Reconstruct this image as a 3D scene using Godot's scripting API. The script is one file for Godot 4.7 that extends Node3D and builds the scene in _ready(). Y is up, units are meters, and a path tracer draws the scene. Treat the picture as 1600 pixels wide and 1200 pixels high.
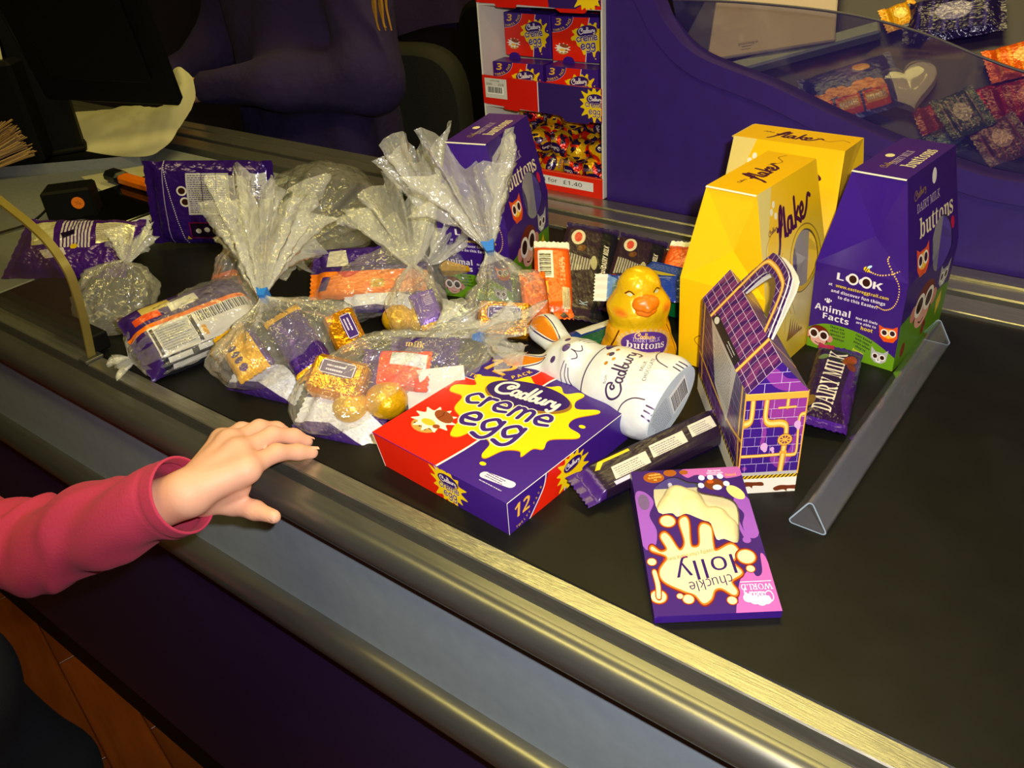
extends Node3D

const BELT := 0.9
var used := {}
var text_cache := {}
var fonts := {}
var M := {}
var foam := FastNoiseLite.new()


func _ready() -> void:
	setup_view()
	setup_materials()
	build_room()
	build_counter()
	build_back_panel()
	build_display()
	build_cartons()
	build_egg_box()
	build_lolly_box()
	build_house_box()
	build_divider()
	build_bars()
	build_figures()
	build_left_end()
	build_bags()
	build_people()
	build_goods()


func setup_view() -> void:
	var cam := Camera3D.new()
	cam.name = "camera"
	cam.fov = 48.56
	cam.near = 0.02
	cam.far = 40.0
	cam.transform = Transform3D(Basis(Vector3(0.7962, -0.0636, -0.6017), Vector3(-0.2771, 0.8457, -0.4561), Vector3(0.5379, 0.5299, 0.6557)).orthonormalized(), Vector3(0.4356, 1.4, 0.6004))
	add_child(cam)
	cam.current = true
	var we := WorldEnvironment.new()
	we.name = "environment"
	var env := Environment.new()
	env.background_mode = Environment.BG_COLOR
	env.background_color = Color(0.02, 0.02, 0.025)
	env.tonemap_mode = Environment.TONE_MAPPER_LINEAR
	env.tonemap_exposure = 1.0
	env.sdfgi_enabled = true
	env.ssao_enabled = true
	env.ssil_enabled = true
	we.environment = env
	add_child(we)
	# the flash of the camera, a little right of and above the lens
	var fl := SpotLight3D.new()
	fl.name = "camera_flash"
	fl.light_color = Color(1.0, 0.97, 0.93)
	fl.light_energy = 0.95
	fl.light_size = 0.012
	fl.spot_range = 8.0
	fl.spot_angle = 52.0
	fl.spot_attenuation = 2.0
	fl.spot_angle_attenuation = 0.9
	fl.shadow_enabled = true
	fl.transform = cam.transform * Transform3D(Basis(), Vector3(0.045, 0.05, 0.0))
	fl.rotate_object_local(Vector3.UP, -0.06)
	fl.rotate_object_local(Vector3.RIGHT, -0.12)
	add_child(fl)


func ceiling_lamp(at: Vector3, size: Vector2, energy: float) -> void:
	var t := thing("ceiling_lamp", "white framed fluorescent ceiling lamp above the checkout, out of the picture", "lamp", Transform3D(Basis(), at), "ceiling lamps above the shop")
	var fr := MB.new()
	fr.box(M.white_metal, Vector3(0, 0.03, 0), Vector3(size.x + 0.06, 0.06, size.y + 0.06))
	leaf("frame", fr, t)
	var d := MB.new()
	d.box(M.lamp, Vector3(0, -0.006, 0), Vector3(size.x, 0.008, size.y))
	leaf("diffuser", d, t)
	var l := AreaLight3D.new()
	l.name = "lamp_light"
	l.light_color = Color(1.0, 0.92, 0.50)
	l.light_energy = energy
	l.area_size = size
	l.area_normalize_energy = true
	l.set("area_range", 12.0)
	l.shadow_enabled = true
	l.transform = Transform3D(Basis(Vector3.RIGHT, -PI / 2), at + Vector3(0, -0.02, 0))
	add_child(l)


# ---------------------------------------------------------------- naming and tagging

func numbered(called: String, parent: Node) -> String:
	var key := str(parent.get_instance_id()) + called
	var n: int = used.get(key, 0)
	used[key] = n + 1
	return called if n == 0 else "%s_%03d" % [called, n]


func thing(called: String, label: String, category: String, xf := Transform3D(), group := "") -> Node3D:
	var o := Node3D.new()
	o.name = numbered(called, self)
	o.transform = xf
	tag(o, label, category, group)
	add_child(o, true)
	return o


func tag(o: Node, label: String, category: String, group := "") -> void:
	o.set_meta("label", label)
	o.set_meta("category", category)
	if group:
		o.set_meta("group", group)


func leaf(called: String, mb: MB, parent: Node = self, label := "") -> MeshInstance3D:
	var o := MeshInstance3D.new()
	o.name = numbered(called, parent)
	o.mesh = mb.mesh()
	if label:
		o.set_meta("label", label)
	parent.add_child(o, true)
	return o


func struct(called: String, mb: MB, label: String) -> MeshInstance3D:
	var o := leaf(called, mb, self, label)
	o.set_meta("kind", "structure")
	return o


func again(o: Node3D, xf: Transform3D, label: String) -> Node3D:
	var base := str(o.name).trim_suffix("_000")
	var c: Node3D = o.duplicate()
	var r := RegEx.create_from_string("_\\d{3}$")
	c.name = numbered(r.sub(base, ""), self)
	c.transform = xf
	c.set_meta("label", label)
	add_child(c, true)
	return c


func turn(deg: float, at := Vector3.ZERO) -> Transform3D:
	return Transform3D(Basis(Vector3.UP, deg_to_rad(deg)), at)


func frame(x: Vector3, y: Vector3, at: Vector3) -> Transform3D:
	var z := x.cross(y).normalized()
	return Transform3D(Basis(x.normalized(), z.cross(x.normalized()), z), at)

# ---------------------------------------------------------------- mesh builder: corners run counter-clockwise seen from outside

class Surf:
	var v := PackedVector3Array()
	var n := PackedVector3Array()
	var u := PackedVector2Array()


class MB:
	var s := {}

	func of(m: Material) -> Surf:
		if not s.has(m):
			s[m] = Surf.new()
		return s[m]

	func vert(f: Surf, p: Vector3, n: Vector3, t: Vector2) -> void:
		f.v.append(p)
		f.n.append(n)
		f.u.append(t)

	func tri(m: Material, a: Vector3, b: Vector3, c: Vector3, ua := Vector2.ZERO, ub := Vector2.RIGHT, uc := Vector2.ONE) -> void:
		var n := (b - a).cross(c - a).normalized()
		var f := of(m)
		vert(f, a, n, ua)
		vert(f, c, n, uc)
		vert(f, b, n, ub)

	# a bottom left, b bottom right, c top right, d top left, seen from outside; the picture fills it
	func quad(m: Material, a: Vector3, b: Vector3, c: Vector3, d: Vector3, r := Rect2(0, 0, 1, 1)) -> void:
		var ua := Vector2(r.position.x, r.end.y)
		var uc := Vector2(r.end.x, r.position.y)
		tri(m, a, b, c, ua, r.end, uc)
		tri(m, a, c, d, ua, uc, r.position)

	func stri(m: Material, a: Vector3, b: Vector3, c: Vector3, na: Vector3, nb: Vector3, nc: Vector3, ua: Vector2, ub: Vector2, uc: Vector2) -> void:
		if (b - a).cross(c - a).length_squared() < 1e-18:
			return
		var f := of(m)
		vert(f, a, na, ua)
		vert(f, c, nc, uc)
		vert(f, b, nb, ub)

	# rows of points; rows run upwards (v from 1 to 0), points to the right, seen from outside
	func grid(m: Material, rows: Array, loop := false, r := Rect2(0, 0, 1, 1)) -> void:
		var h := rows.size()
		var w: int = rows[0].size()
		var nn := []
		for j in h:
			var row: PackedVector3Array = rows[j]
			var up: PackedVector3Array = rows[mini(j + 1, h - 1)]
			var dn: PackedVector3Array = rows[maxi(j - 1, 0)]
			var ns := PackedVector3Array()
			for i in w:
				var e: Vector3 = row[(i + 1) % w] if loop or i < w - 1 else row[i]
				var q: Vector3 = row[(i - 1 + w) % w] if loop or i > 0 else row[i]
				var n := (e - q).cross(up[i] - dn[i])
				if n.length_squared() < 1e-20:
					n = (up[(i + 1) % w] - up[(i - 1 + w) % w] + dn[(i + 1) % w] - dn[(i - 1 + w) % w]).cross(up[i] - dn[i])
				if n.length_squared() < 1e-20:
					n = (rows[1][i] - rows[0][i]) * (-1.0 if j == 0 else 1.0)
				ns.append(n.normalized())
			nn.append(ns)
		var c := w if loop else w - 1
		for j in h - 1:
			for i in c:
				var k := (i + 1) % w
				var u0 := r.position.x + r.size.x * i / c
				var u1 := r.position.x + r.size.x * (i + 1) / c
				var v0 := r.end.y - r.size.y * j / (h - 1)
				var v1 := r.end.y - r.size.y * (j + 1) / (h - 1)
				stri(m, rows[j][i], rows[j][k], rows[j + 1][k], nn[j][i], nn[j][k], nn[j + 1][k], Vector2(u0, v0), Vector2(u1, v0), Vector2(u1, v1))
				stri(m, rows[j][i], rows[j + 1][k], rows[j + 1][i], nn[j][i], nn[j + 1][k], nn[j + 1][i], Vector2(u0, v0), Vector2(u1, v1), Vector2(u0, v1))

	func box(m: Material, c: Vector3, size: Vector3, xf := Transform3D(), bevel := 0.0) -> void:
		rbox(m, xf * Transform3D(Basis(), c), size, bevel if bevel > 0.0 else minf(0.0015, 0.08 * minf(size.x, minf(size.y, size.z))))

	# a box with chamfered edges; faces may have their own materials: +x -x +y -y +z -z
	func rbox(m: Material, xf: Transform3D, size: Vector3, e: float, faces := {}) -> void:
		var h := size / 2
		var ax := [Vector3.RIGHT, Vector3.UP, Vector3.BACK]
		for k in 3:
			for sg in [1.0, -1.0]:
				var n: Vector3 = ax[k] * sg
				var up: Vector3 = Vector3.UP if k != 1 else Vector3.FORWARD * sg
				var rt := up.cross(n)
				var hu := absf(h.dot(up)) - e
				var hr := absf(h.dot(rt)) - e
				var o := n * absf(h.dot(n))
				var mm: Material = faces.get(n.round(), m)
				quad(mm, xf * (o - rt * hr - up * hu), xf * (o + rt * hr - up * hu), xf * (o + rt * hr + up * hu), xf * (o - rt * hr + up * hu))
		for k in 3:
			var a: Vector3 = ax[k]
			var b: Vector3 = ax[(k + 1) % 3]
			var c: Vector3 = ax[(k + 2) % 3]
			for sb in [1.0, -1.0]:
				for sc in [1.0, -1.0]:
					var pb: Vector3 = b * sb * absf(h.dot(b)) + c * sc * (absf(h.dot(c)) - e)
					var pc: Vector3 = c * sc * absf(h.dot(c)) + b * sb * (absf(h.dot(b)) - e)
					var da: Vector3 = a * (absf(h.dot(a)) - e)
					_edge(m, xf, pb, pc, da, b * sb + c * sc)
		for sx in [1.0, -1.0]:
			for sy in [1.0, -1.0]:
				for sz in [1.0, -1.0]:
					var sv := Vector3(sx, sy, sz)
					var p := sv * (h - Vector3.ONE * e)
					_face3(m, xf, p + Vector3(sx * e, 0, 0), p + Vector3(0, sy * e, 0), p + Vector3(0, 0, sz * e), sv)

	func _edge(m: Material, xf: Transform3D, pb: Vector3, pc: Vector3, da: Vector3, out: Vector3) -> void:
		_face3(m, xf, pb - da, pb + da, pc + da, out)
		_face3(m, xf, pb - da, pc + da, pc - da, out)

	func _face3(m: Material, xf: Transform3D, a: Vector3, b: Vector3, c: Vector3, out: Vector3) -> void:
		if (b - a).cross(c - a).dot(out) > 0.0:
			tri(m, xf * a, xf * b, xf * c)
		else:
			tri(m, xf * a, xf * c, xf * b)

	# a tube along points, with rounded look; radii may differ
	func tube(m: Material, pts: PackedVector3Array, rad, sides := 12, caps := true) -> void:
		var rows := []
		var last := pts.size() - 1
		var t0 := (pts[1] - pts[0]).normalized()
		var x := t0.cross(Vector3.UP if absf(t0.y) < 0.9 else Vector3.RIGHT).normalized()
		for j in pts.size():
			var t := (pts[mini(j + 1, last)] - pts[maxi(j - 1, 0)]).normalized()
			x = (x - t * x.dot(t)).normalized()
			var y := t.cross(x)
			var r: float = rad if rad is float else rad[j]
			var row := PackedVector3Array()
			for i in sides:
				var a := TAU * i / sides
				row.append(pts[j] + (x * cos(a) + y * sin(a)) * r)
			rows.append(row)
		grid(m, rows, true)
		if caps:
			for e in 2:
				var row: PackedVector3Array = rows[0] if e == 0 else rows[last]
				var p := pts[0] if e == 0 else pts[last]
				for i in sides:
					var a := row[i]
					var b := row[(i + 1) % sides]
					if e == 0:
						tri(m, p, b, a)
					else:
						tri(m, p, a, b)

	# turned about y: profile of (radius, height) from bottom to top
	func lathe(m: Material, prof: PackedVector2Array, sides := 24, xf := Transform3D()) -> void:
		var rows := []
		for p in prof:
			var row := PackedVector3Array()
			for i in sides:
				var a := -TAU * i / sides
				row.append(xf * Vector3(cos(a) * p.x, p.y, sin(a) * p.x))
			rows.append(row)
		grid(m, rows, true)

	# a flat outline (counter-clockwise in x, y) pushed out along z from z0 to z1
	func extrude(m: Material, o: PackedVector2Array, z0: float, z1: float, xf := Transform3D(), rim: Material = null, uv := Rect2(0, 0, 1, 1)) -> void:
		var ids := Geometry2D.triangulate_polygon(o)
		for k in range(0, ids.size(), 3):
			var a := o[ids[k]]
			var b := o[ids[k + 1]]
			var c := o[ids[k + 2]]
			if (b - a).cross(c - a) < 0.0:
				var q := b
				b = c
				c = q
			var ta := Vector2((a.x - uv.position.x) / uv.size.x, 1.0 - (a.y - uv.position.y) / uv.size.y)
			var tb := Vector2((b.x - uv.position.x) / uv.size.x, 1.0 - (b.y - uv.position.y) / uv.size.y)
			var tc := Vector2((c.x - uv.position.x) / uv.size.x, 1.0 - (c.y - uv.position.y) / uv.size.y)
			tri(m, xf * Vector3(a.x, a.y, z1), xf * Vector3(b.x, b.y, z1), xf * Vector3(c.x, c.y, z1), ta, tb, tc)
			tri(rim if rim else m, xf * Vector3(a.x, a.y, z0), xf * Vector3(c.x, c.y, z0), xf * Vector3(b.x, b.y, z0), ta, tc, tb)
		for i in o.size():
			var a := o[i]
			var b := o[(i + 1) % o.size()]
			quad(rim if rim else m, xf * Vector3(a.x, a.y, z0), xf * Vector3(b.x, b.y, z0), xf * Vector3(b.x, b.y, z1), xf * Vector3(a.x, a.y, z1))

	func mesh() -> ArrayMesh:
		var am := ArrayMesh.new()
		for m in s:
			var f: Surf = s[m]
			var arr := []
			arr.resize(Mesh.ARRAY_MAX)
			arr[Mesh.ARRAY_VERTEX] = f.v
			arr[Mesh.ARRAY_NORMAL] = f.n
			arr[Mesh.ARRAY_TEX_UV] = f.u
			am.add_surface_from_arrays(Mesh.PRIMITIVE_TRIANGLES, arr)
			am.surface_set_material(am.get_surface_count() - 1, m)
		return am

# ---------------------------------------------------------------- drawing print for packaging

func smooth(p: PackedVector2Array, closed := false, steps := 6) -> PackedVector2Array:
	var out := PackedVector2Array()
	var n := p.size()
	for i in (n if closed else n - 1):
		var a := p[(i - 1 + n) % n] if closed or i > 0 else p[i]
		var b := p[i]
		var c := p[(i + 1) % n]
		var d := p[(i + 2) % n] if closed or i < n - 2 else c
		for k in steps:
			out.append(b.cubic_interpolate(c, a, d, float(k) / steps))
	if not closed:
		out.append(p[n - 1])
	return out


func V(a: Array) -> PackedVector2Array:
	var out := PackedVector2Array()
	for k in range(0, a.size(), 2):
		out.append(Vector2(a[k], a[k + 1]))
	return out


class Pic:
	var im: Image
	var X := Transform2D()   # units to pixels
	var w: int
	var h: int
	var host

	func _init(the_host, units: Vector2, px: int, back: Color) -> void:
		host = the_host
		w = px * 2
		h = int(px * 2 * units.y / units.x)
		im = Image.create(w, h, false, Image.FORMAT_RGB8)
		im.fill(back)
		X = Transform2D(Vector2(w / units.x, 0), Vector2(0, h / units.y), Vector2.ZERO)

	func poly(pts: PackedVector2Array, col: Color) -> void:
		var n := pts.size()
		var q := PackedVector2Array()
		var lo := 1e9
		var hi := -1e9
		for p in pts:
			var t := X * p
			q.append(t)
			lo = minf(lo, t.y)
			hi = maxf(hi, t.y)
		for y in range(maxi(0, floori(lo)), mini(h, ceili(hi))):
			var yc := y + 0.5
			var xs := PackedFloat32Array()
			for i in n:
				var a := q[i]
				var b := q[(i + 1) % n]
				if (a.y <= yc) != (b.y <= yc):
					xs.append(a.x + (yc - a.y) * (b.x - a.x) / (b.y - a.y))
			xs.sort()
			for k in range(0, xs.size() - 1, 2):
				var x0 := clampi(roundi(xs[k]), 0, w)
				var x1 := clampi(roundi(xs[k + 1]), 0, w)
				if x1 > x0:
					im.fill_rect(Rect2i(x0, y, x1 - x0, 1), col)

	func rect(x: float, y: float, ww: float, hh: float, col: Color) -> void:
		poly(PackedVector2Array([Vector2(x, y), Vector2(x + ww, y), Vector2(x + ww, y + hh), Vector2(x, y + hh)]), col)

	func ell(c: Vector2, rx: float, ry: float, col: Color, rot := 0.0, n := 40) -> void:
		var p := PackedVector2Array()
		for i in n:
			p.append(c + Vector2(cos(TAU * i / n) * rx, sin(TAU * i / n) * ry).rotated(rot))
		poly(p, col)

	func stroke(pts: PackedVector2Array, wd: float, col: Color, curved := true, wd2 := -1.0) -> void:
		var p: PackedVector2Array = host.smooth(pts) if curved and pts.size() > 2 else pts
		for i in p.size():
			var r := wd / 2 if wd2 < 0.0 else lerpf(wd, wd2, float(i) / maxi(1, p.size() - 1)) / 2
			ell(p[i], r, r, col, 0.0, 10)
			if i < p.size() - 1:
				var d := (p[i + 1] - p[i]).normalized().orthogonal() * r
				poly(PackedVector2Array([p[i] + d, p[i + 1] + d, p[i + 1] - d, p[i] - d]), col)

	# letters made of pen strokes: lines of a drawn word, scaled from its own units
	func pen(word: Array, at: Vector2, size: float, wd: float, col: Color, rot := 0.0, wide := 1.0) -> void:
		for line in word:
			var p := PackedVector2Array()
			for q in line:
				p.append(at + Vector2(q.x * size * wide, -q.y * size).rotated(rot))
			stroke(p, wd, col)

	# set type; c is the middle of the line, size the height of a capital
	func text(t: String, c: Vector2, size: float, col: Color, face := "sans", wide := 0.0, rot := 0.0, slant := 0.0) -> void:
		var tris: PackedVector2Array = host.type_triangles(t, face)
		var lo := Vector2(1e9, 1e9)
		var hi := -lo
		for p in tris:
			lo = lo.min(p)
			hi = hi.max(p)
		var mid := Vector2((lo.x + hi.x) / 2, 0.36)
		var k := size / 0.72
		var kx := k if wide <= 0.0 else wide / (hi.x - lo.x)
		for i in range(0, tris.size() - 2, 3):
			var q := PackedVector2Array()
			for j in 3:
				var p := tris[i + j] - mid
				q.append(c + Vector2(p.x * kx + p.y * slant * k, -p.y * k).rotated(rot))
			poly(q, col)

	func lines(x: float, y: float, ww: float, n: int, gap: float, th: float, col: Color, sd := 1) -> void:
		var r := RandomNumberGenerator.new()
		r.seed = sd
		for k in n:
			var at := x
			var end := x + ww * r.randf_range(0.75, 1.0)
			while at < end:
				var l := minf(r.randf_range(0.02, 0.09) * ww, end - at)
				rect(at, y + k * gap, l, th, col)
				at += l + 0.018 * ww

	func barcode(x: float, y: float, ww: float, hh: float, sd := 3) -> void:
		var r := RandomNumberGenerator.new()
		r.seed = sd
		rect(x, y, ww, hh, Color.WHITE)
		var at := x + ww * 0.06
		while at < x + ww * 0.92:
			var b := r.randf_range(0.008, 0.035) * ww
			rect(at, y + hh * 0.06, b, hh * 0.8, Color(0.05, 0.05, 0.07))
			at += b + r.randf_range(0.01, 0.03) * ww

	func tex() -> ImageTexture:
		im.shrink_x2()
		return ImageTexture.create_from_image(im)


func type_triangles(t: String, face: String) -> PackedVector2Array:
	var key := face + "|" + t
	if text_cache.has(key):
		return text_cache[key]
	if not fonts.has(face):
		var f := SystemFont.new()
		f.font_names = PackedStringArray(["Droid Serif" if face.begins_with("serif") else "Droid Sans"])
		f.font_weight = 700 if face.ends_with("bold") else 400
		fonts[face] = f
	var tm := TextMesh.new()
	tm.font = fonts[face]
	tm.font_size = 32
	tm.pixel_size = 1.0 / 32.0
	tm.depth = 0.0
	tm.curve_step = 1.0
	tm.text = t
	tm.vertical_alignment = VERTICAL_ALIGNMENT_BOTTOM
	var out := PackedVector2Array()
	var arr := tm.get_mesh_arrays()
	var v: PackedVector3Array = arr[Mesh.ARRAY_VERTEX]
	var ix: PackedInt32Array = arr[Mesh.ARRAY_INDEX] if arr[Mesh.ARRAY_INDEX] != null else PackedInt32Array(range(v.size()))
	var base := 1e9
	for i in ix:
		base = minf(base, v[i].y)
	# the foot of a capital stands on 0
	if not text_cache.has(face + "|foot") and t != "Hp":
		type_triangles("Hp", face)
	for i in ix:
		out.append(Vector2(v[i].x, v[i].y))
	if t == "Hp":
		var h_low := 1e9
		for p in out:
			if p.x < (tm.get_aabb().position.x + tm.get_aabb().size.x * 0.45):
				h_low = minf(h_low, p.y)
		text_cache[face + "|foot"] = h_low
	var foot: float = text_cache[face + "|foot"]
	for i in out.size():
		out[i].y -= foot
	text_cache[key] = out
	return out

# ---------------------------------------------------------------- bodies: rounded bones melted together and meshed as surface nets

# bones: [a, b, radius at a, radius at b]
func melt(mb: MB, m: Material, bones: Array, cell: float, k: float, uv := Rect2(), stretch := Vector3.ONE, post = null) -> void:
	var lo := Vector3.INF
	var hi := -Vector3.INF
	for b in bones:
		var r: float = maxf(b[2], b[3]) + 3.0 * cell + k
		lo = lo.min(b[0] - Vector3.ONE * r).min(b[1] - Vector3.ONE * r)
		hi = hi.max(b[0] + Vector3.ONE * r).max(b[1] + Vector3.ONE * r)
	var n := Vector3i(((hi - lo) / cell).ceil()) + Vector3i.ONE
	var f := PackedFloat32Array()
	f.resize(n.x * n.y * n.z)
	for b in bones:
		var a: Vector3 = b[0]
		var ab: Vector3 = b[1] - b[0]
		var l2 := maxf(ab.length_squared(), 1e-12)
		var ra: float = b[2]
		var rb: float = b[3]
		var reach := maxf(ra, rb) + 3.0 * cell + 2.0 * k
		var i0 := Vector3i(((a.min(b[1]) - Vector3.ONE * reach - lo) / cell).floor()).clamp(Vector3i.ZERO, n - Vector3i.ONE)
		var i1 := Vector3i(((a.max(b[1]) + Vector3.ONE * reach - lo) / cell).ceil()).clamp(Vector3i.ZERO, n - Vector3i.ONE)
		for z in range(i0.z, i1.z + 1):
			for y in range(i0.y, i1.y + 1):
				var row := (z * n.y + y) * n.x
				for x in range(i0.x, i1.x + 1):
					var p := lo + Vector3(x, y, z) * cell - a
					var t := clampf(p.dot(ab) / l2, 0.0, 1.0)
					var d := (p - ab * t).length() - lerpf(ra, rb, t)
					if d < 3.0 * cell + 2.0 * k:
						f[row + x] += exp(-d / k)
	for i in f.size():
		f[i] = -k * log(f[i]) if f[i] > 1e-12 else 4.0 * cell
	var id := {}
	var vs := PackedVector3Array()
	var corner := [Vector3i(0, 0, 0), Vector3i(1, 0, 0), Vector3i(0, 1, 0), Vector3i(1, 1, 0), Vector3i(0, 0, 1), Vector3i(1, 0, 1), Vector3i(0, 1, 1), Vector3i(1, 1, 1)]
	var edges := [0, 1, 2, 3, 4, 5, 6, 7, 0, 2, 1, 3, 4, 6, 5, 7, 0, 4, 1, 5, 2, 6, 3, 7]
	var sx := 1
	var sy := n.x
	var sz := n.x * n.y
	for z in n.z - 1:
		for y in n.y - 1:
			for x in n.x - 1:
				var at := z * sz + y * sy + x
				var g := [f[at], f[at + 1], f[at + sy], f[at + sy + 1], f[at + sz], f[at + sz + 1], f[at + sz + sy], f[at + sz + sy + 1]]
				var neg := 0
				for q in g:
					if q < 0.0:
						neg += 1
				if neg == 0 or neg == 8:
					continue
				var sum := Vector3.ZERO
				var cnt := 0
				for e in range(0, 24, 2):
					var ga: float = g[edges[e]]
					var gb: float = g[edges[e + 1]]
					if (ga < 0.0) != (gb < 0.0):
						sum += Vector3(corner[edges[e]]).lerp(Vector3(corner[edges[e + 1]]), ga / (ga - gb))
						cnt += 1
				id[at] = vs.size()
				vs.append(lo + (Vector3(x, y, z) + sum / cnt) * cell)
	var tris := PackedInt32Array()
	for at in id:
		var x: int = at % n.x
		var y: int = (at / n.x) % n.y
		var z: int = at / sz
		for ax in 3:
			var d1: int = [sx, sy, sz][ax]
			var d2: int = [sy, sz, sx][ax]
			var d3: int = [sz, sx, sy][ax]
			if [y == 0 or z == 0, z == 0 or x == 0, x == 0 or y == 0][ax]:
				continue
			var s0: bool = f[at] < 0.0
			if s0 == (f[at + d1] < 0.0):
				continue
			var a: int = id.get(at - d2 - d3, -1)
			var b: int = id.get(at - d3, -1)
			var c: int = id[at]
			var d: int = id.get(at - d2, -1)
			if a < 0 or b < 0 or d < 0:
				continue
			if s0:
				tris.append_array([a, b, c, a, c, d])
			else:
				tris.append_array([a, c, b, a, d, c])
	for i in vs.size():
		vs[i] *= stretch
		if post != null:
			vs[i] = post.call(vs[i])
	var ns := PackedVector3Array()
	ns.resize(vs.size())
	for t in range(0, tris.size(), 3):
		var q := (vs[tris[t + 1]] - vs[tris[t]]).cross(vs[tris[t + 2]] - vs[tris[t]])
		for j in 3:
			ns[tris[t + j]] += q
	for i in ns.size():
		ns[i] = ns[i].normalized()
	for t in range(0, tris.size(), 3):
		var u := []
		for j in 3:
			var p := vs[tris[t + j]]
			u.append(Vector2((p.x - uv.position.x) / uv.size.x, 1.0 - (p.y - uv.position.y) / uv.size.y) if uv.has_area() else Vector2(p.x, p.y))
		mb.stri(m, vs[tris[t]], vs[tris[t + 1]], vs[tris[t + 2]], ns[tris[t]], ns[tris[t + 1]], ns[tris[t + 2]], u[0], u[1], u[2])

# ---------------------------------------------------------------- materials

func mat(c: Color, rough := 0.5, metal := 0.0, spec := 0.5) -> StandardMaterial3D:
	var m := StandardMaterial3D.new()
	m.albedo_color = c
	m.roughness = rough
	m.metallic = metal
	m.metallic_specular = spec
	return m


func printed(t: Texture2D, rough := 0.3, metal := 0.0) -> StandardMaterial3D:
	var m := mat(Color.WHITE, rough, metal)
	m.albedo_texture = t
	m.texture_repeat = false
	return m


func noise_tex(freq: float, as_normal: bool, kind := FastNoiseLite.TYPE_CELLULAR, strength := 6.0, size := 256, ramp: Gradient = null) -> NoiseTexture2D:
	var n := FastNoiseLite.new()
	n.noise_type = kind
	n.seed = 7
	n.frequency = freq
	if kind == FastNoiseLite.TYPE_CELLULAR:
		n.cellular_return_type = FastNoiseLite.RETURN_DISTANCE2_SUB
		n.fractal_octaves = 3
	var t := NoiseTexture2D.new()
	t.width = size
	t.height = size
	t.seamless = true
	t.noise = n
	t.as_normal_map = as_normal
	t.bump_strength = strength
	if ramp:
		t.color_ramp = ramp
	return t


func crumpled(m: StandardMaterial3D, t: Texture2D, per_metre: float, how_much: float) -> StandardMaterial3D:
	m.normal_enabled = true
	m.normal_texture = t
	m.normal_scale = how_much
	m.uv1_triplanar = true
	m.uv1_scale = Vector3.ONE * per_metre
	return m


func grain(c0: Color, c1: Color) -> Gradient:
	var g := Gradient.new()
	g.set_color(0, c0)
	g.set_color(1, c1)
	return g


func toned(freq: float, c0: Color, c1: Color, per_metre: Vector3, rough: float, metal := 0.0, size := 256) -> StandardMaterial3D:
	var m := mat(Color.WHITE, rough, metal)
	m.albedo_texture = noise_tex(freq, false, FastNoiseLite.TYPE_SIMPLEX_SMOOTH, 1.0, size, grain(c0, c1))
	m.uv1_triplanar = true
	m.uv1_scale = per_metre
	return m


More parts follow.
